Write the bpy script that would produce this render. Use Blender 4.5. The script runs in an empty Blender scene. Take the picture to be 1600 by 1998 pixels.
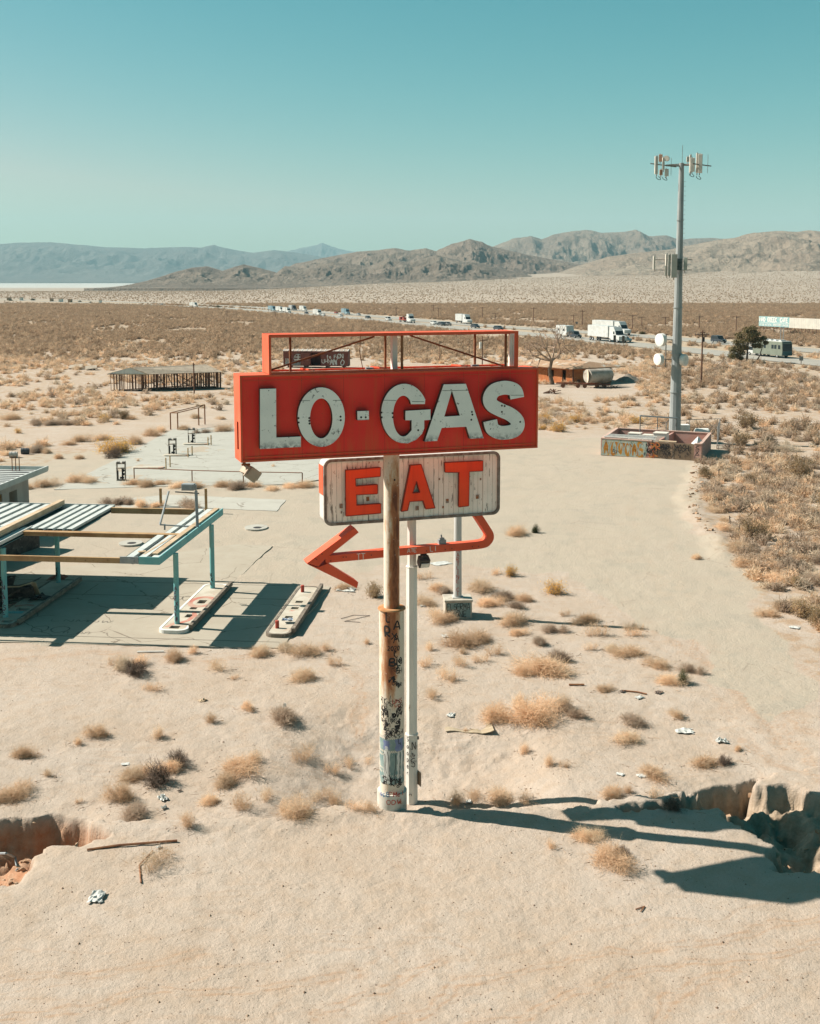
import bpy, bmesh, math, random
import numpy as np
from mathutils import Vector, Matrix
from mathutils.geometry import tessellate_polygon
from math import sin, cos, pi, radians
random.seed(7)
SC = bpy.context.scene
COL = SC.collection
# ------------------------------------------------------------------ camera
F, CX, PY, H, PITCH = 2250.0, 800.0, 798.0, 16.0, radians(6.4)
cd = bpy.data.cameras.new('camera'); cam = bpy.data.objects.new('camera', cd); COL.objects.link(cam)
cam.location = (0, 0, H); cam.rotation_euler = (pi/2 - PITCH, 0, 0)
cd.sensor_fit = 'VERTICAL'; cd.sensor_height = 36.0; cd.lens = 36.0*F/1998.0
cd.shift_y = -(999.0-PY)/1998.0; cd.shift_x = 0
cd.clip_start = 0.5; cd.clip_end = 60000
SC.camera = cam
# ------------------------------------------------------------------ sky, sun, exposure
SUN_EL, SUN_AZ = radians(41.8), radians(-14.0)          # SUN_AZ: direction the shadows run, from +x
sd = Vector((cos(SUN_AZ)*cos(SUN_EL), sin(SUN_AZ)*cos(SUN_EL), -sin(SUN_EL)))
W = bpy.data.worlds.new('World'); SC.world = W; W.use_nodes = True
nt = W.node_tree; bg = nt.nodes['Background']
sky = nt.nodes.new('ShaderNodeTexSky'); sky.sky_type = 'NISHITA'; sky.sun_disc = False
sky.sun_elevation = SUN_EL
sv = -sd; sky.sun_rotation = math.atan2(sv.x, sv.y)
sky.altitude = 500; sky.air_density = 1.0; sky.dust_density = 1.2; sky.ozone_density = 1.0
def wm(op, a, b):
    x = nt.nodes.new('ShaderNodeMath'); x.operation = op
    for k_, q in ((0, a), (1, b)):
        if hasattr(q, 'links'): nt.links.new(q, x.inputs[k_])
        else: x.inputs[k_].default_value = q
    return x.outputs[0]
# faded teal air: the red of the sky falls off faster than its green and blue towards the zenith
sp_ = nt.nodes.new('ShaderNodeSeparateColor'); nt.links.new(sky.outputs[0], sp_.inputs[0]); cm_ = nt.nodes.new('ShaderNodeCombineColor')
gg = wm('MULTIPLY', sp_.outputs[1], .64); nt.links.new(wm('MINIMUM', wm('MULTIPLY', wm('POWER', sp_.outputs[0], 2.6), .056), wm('MULTIPLY', gg, .9)), cm_.inputs[0])
nt.links.new(gg, cm_.inputs[1]); nt.links.new(wm('MULTIPLY', sp_.outputs[2], .515), cm_.inputs[2]); nt.links.new(cm_.outputs[0], bg.inputs[0])
bg.inputs[1].default_value = 0.075
sl = bpy.data.lights.new('sun', 'SUN'); sl.energy = 5.0; sl.angle = radians(0.5); sl.color = (1.0, 0.93, 0.83)
so = bpy.data.objects.new('sun', sl); COL.objects.link(so); so.rotation_euler = sd.to_track_quat('-Z', 'Y').to_euler()
so.location = (-60, 40, 80)
SC.view_settings.view_transform = 'Standard'; SC.view_settings.look = 'None'; SC.view_settings.gamma = 1
SC.view_settings.exposure = 1.08
SC.cycles.max_bounces = 5; SC.cycles.volume_bounces = 0; SC.cycles.transparent_max_bounces = 8

# ------------------------------------------------------------------ geometry helpers
def ray(px, py):
    y = -(py-PY)/F
    return Vector(((px-CX)/F, cos(PITCH)+sin(PITCH)*y, -sin(PITCH)+cos(PITCH)*y))
def gp(px, py, z=0.0):
    r = ray(px, py); t = (z-H)/r.z
    return Vector((r.x*t, r.y*t, z))
def at(px, py, Y):
    r = ray(px, py); t = Y/r.y
    return Vector((r.x*t, Y, H+r.z*t))

class MB:
    """collects shapes and links them as one mesh object"""
    def __init__(s, M=None): s.v = []; s.f = []; s.M = M or Matrix.Identity(4)
    def add(s, vs, fs):
        b = len(s.v); s.v += [tuple(s.M @ Vector(v)) for v in vs]; s.f += [tuple(b+i for i in f) for f in fs]; return s
    def box(s, c, d, rz=0, rx=0, ry=0):
        R = Matrix.Rotation(rz, 4, 'Z') @ Matrix.Rotation(ry, 4, 'Y') @ Matrix.Rotation(rx, 4, 'X')
        vs = [Vector(c)+R @ Vector((x*d[0]/2, y*d[1]/2, z*d[2]/2)) for z in (-1, 1) for y in (-1, 1) for x in (-1, 1)]
        return s.add(vs, [(0,2,3,1),(4,5,7,6),(0,1,5,4),(2,6,7,3),(0,4,6,2),(1,3,7,5)])
    def b2(s, lo, hi): return s.box([(a+b)/2 for a, b in zip(lo, hi)], [abs(b-a) for a, b in zip(lo, hi)])
    def tube(s, p0, p1, r0, r1=None, n=10, cap=True):
        p0 = Vector(p0); p1 = Vector(p1); r1 = r0 if r1 is None else r1
        d = (p1-p0).normalized(); a = d.orthogonal().normalized(); b = d.cross(a)
        if abs(d.z) > .9: a = Vector((1,0,0)); b = d.cross(a).normalized(); a = b.cross(d)
        vs = []
        for p, r in ((p0, r0), (p1, r1)):
            for i in range(n):
                t = 2*pi*i/n; vs.append(p+a*cos(t)*r+b*sin(t)*r)
        fs = [(i, (i+1) % n, n+(i+1) % n, n+i) for i in range(n)]
        if cap: fs += [tuple(range(n-1, -1, -1)), tuple(range(n, 2*n))]
        return s.add(vs, fs)
    def path(s, pts, r, n=6):
        for i, (a, b) in enumerate(zip(pts, pts[1:])):
            ra = r[i] if isinstance(r, (list, tuple)) else r; rb = r[i+1] if isinstance(r, (list, tuple)) else r
            s.tube(a, b, ra, rb, n)
        return s
    def bar(s, p0, p1, w, h):
        """square bar from p0 to p1, w across, h up"""
        p0 = Vector(p0); p1 = Vector(p1); d = (p1-p0).normalized()
        side = d.cross(Vector((0,0,1)));
        if side.length < .05: side = Vector((1,0,0))
        side.normalize(); up = side.cross(d).normalized()
        vs = [p+side*w/2*a+up*h/2*b for p in (p0, p1) for a, b in ((-1,-1),(1,-1),(1,1),(-1,1))]
        return s.add(vs, [(3,2,1,0),(4,5,6,7),(0,1,5,4),(1,2,6,5),(2,3,7,6),(3,0,4,7)])
    def prism(s, loops, fn, d0, d1):
        """loops: outer then holes of (u,v); fn(u,v,d)->point"""
        pts = [p for l in loops for p in l]
        tri = tessellate_polygon([[Vector((p[0], p[1], 0)) for p in l] for l in loops])
        n = len(pts); vs = [fn(p[0], p[1], d0) for p in pts]+[fn(p[0], p[1], d1) for p in pts]
        fs = [tuple(t) for t in tri]+[tuple(n+i for i in reversed(t)) for t in tri]
        k = 0
        for l in loops:
            m = len(l)
            for i in range(m): fs.append((k+i, k+(i+1) % m, n+k+(i+1) % m, n+k+i))
            k += m
        return s.add(vs, fs)
    def build(s, name, mat, parent=None, smooth=False, loc=None, bevel=0):
        me = bpy.data.meshes.new(name); me.from_pydata(s.v, [], s.f); me.validate()
        bm = bmesh.new(); bm.from_mesh(me); bmesh.ops.recalc_face_normals(bm, faces=bm.faces); bm.to_mesh(me); bm.free()
        if smooth:
            me.polygons.foreach_set('use_smooth', [True]*len(me.polygons))
            try: me.set_sharp_from_angle(angle=radians(40))
            except Exception: pass
        me.materials.append(mat)
        o = bpy.data.objects.new(name, me); COL.objects.link(o)
        if parent: o.parent = parent
        if loc is not None: o.location = loc
        if bevel:
            m = o.modifiers.new('bevel', 'BEVEL'); m.width = bevel; m.segments = 2; m.limit_method = 'ANGLE'
        return o
def tag(o, label=None, cat=None, group=None, kind=None):
    if label: o['label'] = label
    if cat: o['category'] = cat
    if group: o['group'] = group
    if kind: o['kind'] = kind
    return o
def thing(name, label, cat, loc=(0,0,0), rz=0, group=None):
    o = bpy.data.objects.new(name, None); COL.objects.link(o); o.empty_display_size = .3
    o.location = loc; o.rotation_euler = (0, 0, rz)
    return tag(o, label, cat, group)
def kids(o): return [c for c in bpy.data.objects if c.parent == o]
def dup(o, loc, rz=0, label=None, cat=None, group=None, sc=1, parent=None):
    c = o.copy(); COL.objects.link(c)
    if parent: c.parent = parent
    else:
        c.location = loc; c.rotation_euler = (0, 0, rz); c.scale = (sc, sc, sc) if not hasattr(sc, '__len__') else sc
        if label: c['label'] = label
        if group: c['group'] = group
    for k in kids(o): dup(k, None, parent=c)
    return c

# ------------------------------------------------------------------ material helpers
def lin(h):
    h = h.lstrip('#'); return tuple(((int(h[i:i+2], 16)/255+.055)/1.055)**2.4 if int(h[i:i+2], 16) > 10 else int(h[i:i+2], 16)/255/12.92 for i in (0, 2, 4))+(1,)
def C(r, g, b): return (r, g, b, 1)
class NT:
    def __init__(s, name):
        s.m = bpy.data.materials.new(name); s.m.use_nodes = True; s.t = s.m.node_tree; s.b = s.t.nodes['Principled BSDF']
        s.b.inputs['Specular IOR Level'].default_value = .25
    def n(s, t, **k):
        x = s.t.nodes.new('ShaderNode'+t)
        for a, b in k.items(): setattr(x, a, b)
        return x
    def l(s, a, b): s.t.links.new(a, b)
    def coord(s, kind='Object', sc=(1,1,1)):
        c = s.n('TexCoord'); m = s.n('Mapping'); m.inputs['Scale'].default_value = sc
        s.l(c.outputs[kind], m.inputs[0]); return m.outputs[0]
    def noise(s, vec, scale, detail=4, rough=.55, dist=0):
        x = s.n('TexNoise'); x.inputs['Scale'].default_value = scale; x.inputs['Detail'].default_value = detail
        x.inputs['Roughness'].default_value = rough; x.inputs['Distortion'].default_value = dist; s.l(vec, x.inputs['Vector']); return x.outputs['Fac']
    def ramp(s, fac, stops):
        r = s.n('ValToRGB'); e = r.color_ramp.elements
        while len(e) < len(stops): e.new(.5)
        for i, (p, c) in enumerate(stops): e[i].position = p; e[i].color = c if hasattr(c, '__len__') else (c, c, c, 1)
        s.l(fac, r.inputs[0]); return r.outputs[0]
    def mix(s, fac, a, b, mode='MIX'):
        x = s.n('Mix', data_type='RGBA', blend_type=mode)
        for i, q in ((0, fac), (6, a), (7, b)):
            if hasattr(q, 'links'): s.l(q, x.inputs[i])
            else: x.inputs[i].default_value = q
        return x.outputs[2]
    def math(s, op, a, b=0):
        x = s.n('Math', operation=op)
        for i, q in ((0, a), (1, b)):
            if hasattr(q, 'links'): s.l(q, x.inputs[i])
            else: x.inputs[i].default_value = q
        return x.outputs[0]
    def attr(s, name, out='Fac'):
        a = s.n('Attribute'); a.attribute_name = name; return a.outputs[out]
    def fin(s, col, rough=.8, bump=None, bs=.3, bd=.02, metal=0):
        if hasattr(col, 'links'): s.l(col, s.b.inputs['Base Color'])
        else: s.b.inputs['Base Color'].default_value = col
        s.b.inputs['Roughness'].default_value = rough; s.b.inputs['Metallic'].default_value = metal
        if bump is not None:
            b = s.n('Bump'); b.inputs['Strength'].default_value = bs; b.inputs['Distance'].default_value = bd
            s.l(bump, b.inputs['Height']); s.l(b.outputs[0], s.b.inputs['Normal'])
        return s.m
def mat(name, c1, c2=None, scale=2, lo=.4, hi=.6, c3=None, s3=8, lo3=.6, hi3=.68, rough=.75, metal=0, bs=.2, bd=.01, st=(1,1,1), detail=5):
    """paint c1 drifting to c2 by soft noise, with patches of c3"""
    t = NT(name); v = t.coord('Object', st)
    col = c1
    if c2: col = t.mix(t.ramp(t.noise(v, scale, detail), [(lo, 0), (hi, 1)]), c1, c2)
    if c3: col = t.mix(t.ramp(t.noise(v, s3, 6, .65), [(lo3, 0), (hi3, 1)]), col, c3)
    return t.fin(col, rough, t.noise(v, scale*6, 4), bs, bd, metal)

# ------------------------------------------------------------------ terrain
_rng = np.random.RandomState(3); _T = _rng.rand(256, 256)
def vnoise(x, y):
    xi = np.floor(x).astype(int); yi = np.floor(y).astype(int); fx = x-xi; fy = y-yi
    fx = fx*fx*(3-2*fx); fy = fy*fy*(3-2*fy)
    g = lambda i, j: _T[(xi+i) & 255, (yi+j) & 255]
    return (g(0,0)*(1-fx)+g(1,0)*fx)*(1-fy)+(g(0,1)*(1-fx)+g(1,1)*fx)*fy
def fbm(x, y, o=4, r=.5):
    a = 1; s = 0; t = 0
    for i in range(o): s = s+a*vnoise(x*2**i+i*17.3, y*2**i+i*9.1); t += a; a *= r
    return s/t
def inpoly(P, x, y):
    c = np.zeros(x.shape, bool)
    for (x1, y1), (x2, y2) in zip(P, P[1:]+P[:1]):
        if y1 == y2: continue
        c ^= ((y1 > y) != (y2 > y)) & (x < (x2-x1)*(y-y1)/(y2-y1)+x1)
    return c
def dseg(P, x, y, closed=False):
    d = np.full(x.shape, 1e9); sg = np.zeros(x.shape)
    Q = list(zip(P, P[1:]+P[:1])) if closed else list(zip(P, P[1:]))
    for (x1, y1), (x2, y2) in Q:
        dx, dy = x2-x1, y2-y1; L = dx*dx+dy*dy+1e-9
        t = np.clip(((x-x1)*dx+(y-y1)*dy)/L, 0, 1); e = np.hypot(x-x1-t*dx, y-y1-t*dy)
        k = e < d; d = np.where(k, e, d); sg = np.where(k, np.sign(dx*(y-y1)-dy*(x-x1)), sg)
    return d, sg
def pxpoly(L): return [tuple(gp(*q)[:2]) for q in L]
GUL_L = pxpoly([(-260,1560),(0,1572),(130,1568),(168,1580),(206,1632),(150,1648),(92,1648),(62,1680),(34,1722),(-10,1728),(-260,1770)])
GUL_R = pxpoly([(1400,1572),(1300,1582),(1225,1580),(1215,1570),(1290,1562),(1345,1545),(1372,1520),(1430,1508),(1462,1500),(1500,1530),(1545,1528),(1600,1560),(1700,1540),(1900,1580),(1900,1690),(1700,1715),(1600,1706),(1530,1702),(1506,1672),(1516,1645),(1480,1626),(1425,1598)])
CHAN = pxpoly([(180,1600),(300,1602),(420,1596),(560,1592),(700,1566),(860,1582),(1100,1572),(1250,1552),(1360,1535)])
BERM = pxpoly([(1388,905),(1362,935),(1352,965),(1362,1000),(1378,1025),(1400,1052),(1428,1085)])
ROAD_N = [(101,160),(78.4,222),(65.8,256),(54.8,288),(34.8,341),(16.8,384),(-21.2,478),(-81.3,608),(-140,702),(-319,905),(-620,1130),(-1100,1400)]
ROAD_F = [(116,195),(91.8,258),(80.5,291),(63.3,334),(38,380),(18.2,420),(-18,512),(-76,640),(-133,736),(-310,940),(-612,1166),(-1092,1438)]
def sm(x): x = np.clip(x, 0, 1); return x*x*(3-2*x)
def terr(x, y):
    """height, and how much the ground is cut into subsoil"""
    x = np.asarray(x, float); y = np.asarray(y, float)
    z = (fbm(x*.9, y*.9, 3)-.5)*.06+(fbm(x*3.3+7, y*3.3, 3)-.5)*.035*(np.abs(y) < 70)+(fbm(x*.13+5, y*.13, 2)-.5)*.12
    dig = np.zeros(x.shape)
    near = (y > 24) & (y < 50) & (np.abs(x) < 30)
    if near.any():
        X = x[near]; Y = y[near]; zz = z[near].copy(); dg = np.zeros(X.shape)
        # shallow wash with a steep near bank
        d, sg = dseg(CHAN, X+ (fbm(X*1.3, Y*1.3, 3)-.5)*.7, Y+(fbm(X*1.7+9, Y*1.7, 4)-.5)*.8)
        end = .98-.66*sm((np.abs(X-.2)-1.8)/3.6)
        side = np.where(sg > 0, 1-sm((d-2.4)/7), 1-sm(d/.14)); zz -= end*side*(.85+.3*fbm(X*.8, Y*.8, 3))
        dg = np.maximum(dg, np.where(sg > 0, 0, .0)*side)
        zz += .10*np.exp(-((d-.5)/.5)**2)*(sg < 0)
        for P, dep in ((GUL_L, 1.9), (GUL_R, 1.8)):
            jx = (fbm(X*1.1, Y*1.1, 4)-.5)*.9; jy = (fbm(X*1.1+40, Y*1.1+7, 4)-.5)*.9
            d, _ = dseg(P, X+jx, Y+jy, True); ins = inpoly(P, X+jx, Y+jy)
            sd_ = np.where(ins, d, -d)
            crum = (fbm(X*3.1+5, Y*3.1+2, 4)-.5)*.40+(np.abs(fbm(X*1.6, Y*1.6, 3)-.5))*.5; sd_ = sd_+np.where(sd_ > 0, crum*.5, 0); prof = sm(sd_/.30)*.55+sm((sd_-.15)/1.1)*.38
            rid = np.abs(fbm(X*.95+3, Y*.95+8, 4)-.5)*2
            k = dep*prof*(.50+.75*np.clip(fbm(X*.55+60, Y*.55+3, 3)*1.9-.45, 0, 1))-(.45*(1-np.clip(rid*2.2, 0, 1)))*sm((sd_-.2)/.8)*(1 if P is GUL_R else .35)
            zz -= np.maximum(k, 0); zz += (fbm(X*4.3, Y*4.3, 3)-.5)*.35*sm(sd_/.3)
            zz -= sm((sd_+.7)/.7)*.06
            dg = np.maximum(dg, sm(sd_/.12)*sm(k/.5))
        # low stony berm along the lot edge
        z[near] = zz; dig[near] = dg
    mb = (y > 46) & (y < 112) & (x > 12) & (x < 45)
    if mb.any():
        d, _ = dseg(BERM, x[mb]+(fbm(x[mb]*.5, y[mb]*.5, 3)-.5)*1.5, y[mb]); z[mb] += .20*(1-sm(d/1.6))*(.5+fbm(x[mb]*1.2, y[mb]*1.2, 3)); dig[mb] = np.maximum(dig[mb], .5*(1-sm(d/1.0))*sm((fbm(x[mb]*1.5, y[mb]*1.5, 3)-.42)/.1))
    far = sm((y-140)/200)
    z += far*(fbm(x*.05, y*.05, 3)-.5)*.7*sm((1500-y)/600)
    # raised desert hummocks east of the lot
    # alluvial fan rising towards the hills on the right
    u = x/np.maximum(y, 1)
    ry = np.clip((y-900)/2400, 0, 1.3)
    z += ry**1.5*np.clip((u+.16)/.5, 0, 1)**1.1*74
    z -= 9*sm((y-900)/2500)*sm((-.0-u)/.2)
    for P in (ROAD_N, ROAD_F):
        m = (y > 150) & (y < 1450)
        if m.any():
            d, _ = dseg(P, x[m], y[m]); z[m] = z[m]*sm((d-7)/10)+.0
    return z, dig
def gz(x, y): return float(terr(np.array([x]), np.array([y]))[0][0])
def gpt(px, py):
    p = gp(px, py)
    for _ in range(3): p = gp(px, py, gz(p.x, p.y))
    return p
def grid_mesh(name, X, Y, Z, mats, attrs=None):
    r, c = X.shape; co = np.stack([X, Y, Z], -1).reshape(-1, 3).astype(np.float32)
    i = np.arange(r*c).reshape(r, c); q = np.stack([i[:-1,:-1], i[:-1,1:], i[1:,1:], i[1:,:-1]], -1).reshape(-1, 4)
    me = bpy.data.meshes.new(name); me.vertices.add(r*c); me.vertices.foreach_set('co', co.ravel())
    me.loops.add(q.size); me.loops.foreach_set('vertex_index', q.ravel().astype(np.int32))
    me.polygons.add(len(q)); me.polygons.foreach_set('loop_start', np.arange(0, q.size, 4, dtype=np.int32))
    me.polygons.foreach_set('loop_total', np.full(len(q), 4, np.int32)); me.polygons.foreach_set('use_smooth', np.ones(len(q), bool))
    me.update(calc_edges=True)
    for k, a in (attrs or {}).items():
        at_ = me.attributes.new(k, 'FLOAT', 'POINT'); at_.data.foreach_set('value', a.ravel().astype(np.float32))
    me.materials.append(mats); o = bpy.data.objects.new(name, me); COL.objects.link(o); return o

# bare ground: the old station lot, the dirt road and the house yard
BARE = [pxpoly(l) for l in (
 [(-900,2400),(-900,985),(0,930),(110,890),(250,872),(330,838),(620,800),(1050,842),(1180,842),(1300,856),(1420,868),(1388,905),(1352,965),(1400,1050),(1480,1165),(1512,1235),(1600,1330),(2400,1500),(2400,2400)],
 [(-600,880),(-600,832),(0,838),(230,826),(460,786),(640,752),(700,765),(620,802),(330,842),(230,848),(0,872)],
 [(1040,782),(1040,752),(1100,744),(1130,758),(1215,748),(1262,742),(1235,770),(1150,785)],
 [(560,700),(720,700),(740,725),(540,730)])]
def bare(x, y, jit=3):
    m = np.zeros(x.shape, bool); jx = (fbm(x*.15, y*.15, 3)-.5)*jit; jy = (fbm(x*.15+30, y*.15, 3)-.5)*jit*1.5
    for P in BARE: m |= inpoly(P, x+jx, y+jy)
    return m
rows = [19.0]
while rows[-1] < 46: rows.append(rows[-1]*1.0019)
while rows[-1] < 16500: rows.append(rows[-1]*1.0042)
rows = np.array([-60, -20, 0, 8, 14, 17]+rows); cu = np.linspace(-1, 1, 640); cu = np.sign(cu)*(np.abs(cu)*.46+np.abs(cu)**5*.55)
YY = np.repeat(rows[:, None], len(cu), 1); XX = cu[None, :]*np.maximum(YY, 30)
ZZ, DG = terr(XX, YY)
DB = sm((YY-235+30*(fbm(XX*.02, YY*.02, 3)-.5)*2)/60)      # brown creosote flats beyond the tan brush
DB = DB*sm((900-YY)/150)
dr = np.minimum(dseg(ROAD_N, XX, YY)[0], dseg(ROAD_F, XX, YY)[0]); VG = sm((17-dr)/6)
BR = bare(XX, YY).astype(float)
PL = sm((YY-3300)/500)*sm((9800-YY)/1500)*sm((-.035-XX/np.maximum(YY, 1)-.00004*(YY-3300))/.05+.5)

def ground_material():
    t = NT('desert_sand'); v = t.coord('Object'); dist = t.attr('dist')
    big = t.noise(v, .22, 4); mid = t.noise(v, 1.6, 5, .6); fine = t.noise(v, 22, 3, .7)
    col = t.mix(t.ramp(big, [(.38, 0), (.62, 1)]), C(.388,.322,.266), C(.365,.292,.230))
    col = t.mix(t.math('MULTIPLY', t.ramp(mid, [(.45, 0), (.75, 1)]), .55), col, C(.33,.235,.16))
    col = t.mix(t.math('MULTIPLY', t.ramp(fine, [(.30, 1), (.46, 0)]), .35), col, C(.19,.14,.095))
    gr = t.noise(v, 55, 2, .8); col = t.mix(t.math('MULTIPLY', t.ramp(gr, [(.40, 1), (.52, 0)]), .22), col, C(.20,.15,.105))
    col = t.mix(t.math('MULTIPLY', t.ramp(gr, [(.58, 0), (.72, 1)]), .35), col, C(.42,.34,.26))
    # drag marks and wheel tracks raked across the foreground
    w = t.n('TexWave', wave_type='BANDS', bands_direction='Y'); w.inputs['Scale'].default_value = .9; w.inputs['Distortion'].default_value = 9; w.inputs['Detail'].default_value = 4
    vs = t.coord('Object', (.25, 1, 1)); t.l(vs, w.inputs['Vector'])
    trk = t.math('MULTIPLY', t.ramp(w.outputs['Fac'], [(.55, 0), (.95, 1)]), t.ramp(t.noise(v, .35, 2), [(.55, 0), (.7, .16)]))
    col = t.mix(trk, col, C(.27,.16,.088))
    trk2 = t.math('MULTIPLY', t.attr('track'), t.ramp(t.noise(t.coord('Object', (.5, 2, 1)), 2.6, 7, .8), [(.38, 0), (.58, 1)])); col = t.mix(trk2, col, C(.325,.215,.14))
    vg = t.n('TexVoronoi'); vg.inputs['Scale'].default_value = 9; t.l(v, vg.inputs['Vector']); sg = t.n('SeparateColor'); t.l(vg.outputs['Color'], sg.inputs[0])
    gmask = t.math('MULTIPLY', t.math('LESS_THAN', vg.outputs['Distance'], .16), t.ramp(t.noise(v, .6, 4), [(.42, 0), (.6, 1)]))
    col = t.mix(t.math('MULTIPLY', t.math('MULTIPLY', gmask, t.math('GREATER_THAN', sg.outputs[0], .7)), .75), col, C(.16,.11,.075))
    col = t.mix(t.math('MULTIPLY', t.math('MULTIPLY', gmask, t.math('LESS_THAN', sg.outputs[0], .12)), .6), col, C(.52,.46,.38))
    # scattered dark pebbles
    vo = t.n('TexVoronoi'); vo.inputs['Scale'].default_value = 2.6; t.l(v, vo.inputs['Vector'])
    sepc = t.n('SeparateColor'); t.l(vo.outputs['Color'], sepc.inputs[0])
    peb = t.math('MULTIPLY', t.math('LESS_THAN', vo.outputs['Distance'], .075), t.math('GREATER_THAN', sepc.outputs[0], .55))
    col = t.mix(t.math('MULTIPLY', peb, .7), col, C(.10,.068,.045))
    # hard grey-beige surface of the old lot
    lot = t.attr('lot'); col = t.mix(t.math('MULTIPLY', lot, t.ramp(t.noise(v, .5, 4), [(.2, .55), (.7, 1)])), col, C(.335,.285,.222))
    ap = t.ramp(t.noise(v, .35, 7, .7), [(.545, 0), (.57, 1)]); col = t.mix(t.math('MULTIPLY', t.math('MULTIPLY', lot, ap), .55), col, C(.30,.262,.208))
    cr = t.n('TexVoronoi', feature='DISTANCE_TO_EDGE'); cr.inputs['Scale'].default_value = .32; vv = t.mix(.25, v, t.noise(v, 1.2, 5)); t.l(vv, cr.inputs['Vector'])
    crk = t.math('MULTIPLY', t.math('MULTIPLY', t.math('LESS_THAN', cr.outputs['Distance'], .006), lot), t.ramp(t.noise(v, .2, 2), [(.58, 0), (.62, .3)]))
    col = t.mix(crk, col, C(.12,.085,.06))
    # litter and low straw between the shrubs
    br = t.attr('brush'); lit = t.ramp(t.noise(v, .8, 6, .7), [(.46, 0), (.6, 1)])
    col = t.mix(t.math('MULTIPLY', t.math('MULTIPLY', br, lit), .6), col, C(.29,.185,.105))
    # brown creosote flats
    db = t.attr('flats'); vd = t.coord('Object', (1, .45, 1))
    sp = t.ramp(t.noise(vd, .28, 6, .75), [(.40, 1), (.56, 0)])
    fl = t.mix(sp, C(.33,.25,.18), C(.22,.155,.10))
    col = t.mix(t.math('MULTIPLY', db, .92), col, fl)
    # far slopes with single dots of shrub
    vo2 = t.n('TexVoronoi'); vo2.inputs['Scale'].default_value = .13; vo2.inputs['Randomness'].default_value = .9; vs2 = t.coord('Object', (1, .5, 1)); t.l(vs2, vo2.inputs['Vector'])
    dots = t.ramp(vo2.outputs['Distance'], [(.24, 1), (.42, 0)])
    fan = t.mix(t.ramp(t.noise(v, .0016, 4), [(.4, 0), (.6, 1)]), C(.275,.22,.17), C(.32,.262,.207))
    fan = t.mix(t.math('MULTIPLY', dots, .2), fan, C(.12,.085,.058))
    col = t.mix(t.attr('fan'), col, fan)
    col = t.mix(t.attr('verge'), col, C(.34,.265,.19))
    col = t.mix(t.attr('playa'), col, C(.36,.35,.32))
    sub = t.mix(t.ramp(t.noise(v, 2.5, 6, .7), [(.35, 0), (.65, 1)]), C(.30,.145,.078), C(.38,.245,.16))
    sx = t.n('SeparateXYZ'); t.l(v, sx.inputs[0]); sub = t.mix(t.math('GREATER_THAN', sx.outputs[0], 0), sub, t.mix(t.ramp(t.noise(v, 2.1, 6, .7), [(.35, 0), (.6, 1)]), C(.23,.165,.11), C(.36,.28,.205)))
    col = t.mix(t.attr('dig'), col, sub)
    hgt = t.math('ADD', t.math('MULTIPLY', t.noise(v, 7, 6, .7), 1.0), t.math('MULTIPLY', fine, .25))
    return t.fin(col, .95, hgt, .8, .06)
FAN = sm((YY-690+60*(fbm(XX*.01,YY*.01,3)-.5))/70)*(1-PL)
TRK = np.zeros(XX.shape)
for L in ([(760,1990),(900,1930),(1000,1905),(1200,1850),(1400,1832),(1650,1780)],[(900,2010),(1080,1960),(1250,1895),(1450,1870),(1650,1835)],[(700,1890),(500,1930),(300,1935),(100,1975),(-50,2000)],[(380,1860),(200,1900),(0,1900)],[(1290,1990),(1310,1950),(1350,1925),(1420,1900)],[(1500,1300),(1520,1360),(1570,1420),(1650,1440)],[(1530,1280),(1600,1330)],[(1440,1430),(1530,1480),(1600,1530)],[(620,1980),(800,1900),(860,1880)],[(640,1270),(700,1330),(700,1420)],[(1180,1130),(1280,1230),(1390,1300),(1480,1400)],[(1060,1075),(1150,1050),(1250,1085),(1300,1140)],[(900,1000),(1050,960),(1200,960)],[(1350,905),(1300,1000),(1330,1150),(1420,1300),(1600,1480)],[(1250,920),(1230,1000),(1270,1120),(1380,1290),(1540,1450)],[(640,1100),(560,1060),(420,1050)],[(0,1290),(200,1275),(420,1290),(620,1265)]):
    d_ = dseg(pxpoly(L), XX+(fbm(XX*.8, YY*.8, 3)-.5)*.8, YY+(fbm(XX*.8+5, YY*.8, 3)-.5)*.8)[0]; TRK = np.maximum(TRK, (.35*(1-sm(d_/.6))+.65*np.maximum(1-sm(np.abs(d_-.12)/.08), .6*(1-sm(np.abs(d_-.95)/.10))))*(YY < 115))
LOT = inpoly(pxpoly([(-600,1120),(-600,960),(200,880),(640,860),(1060,850),(1400,870),(1350,960),(1400,1050),(1480,1170),(1620,1380),(1500,1400),(1330,1260),(1150,1120),(900,1100),(640,1110),(600,1180),(0,1240)]), XX+(fbm(XX*.2, YY*.2, 3)-.5)*6, YY+(fbm(XX*.2+9, YY*.2, 3)-.5)*8).astype(float)
from_near = (YY < 220) & (BR < .5)
g = grid_mesh('ground', XX, YY, ZZ, ground_material(), dict(dig=DG, flats=DB, verge=VG*(YY > 150), playa=PL, fan=FAN, lot=LOT, track=TRK, brush=from_near.astype(float)))
tag(g, kind='structure')

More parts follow.
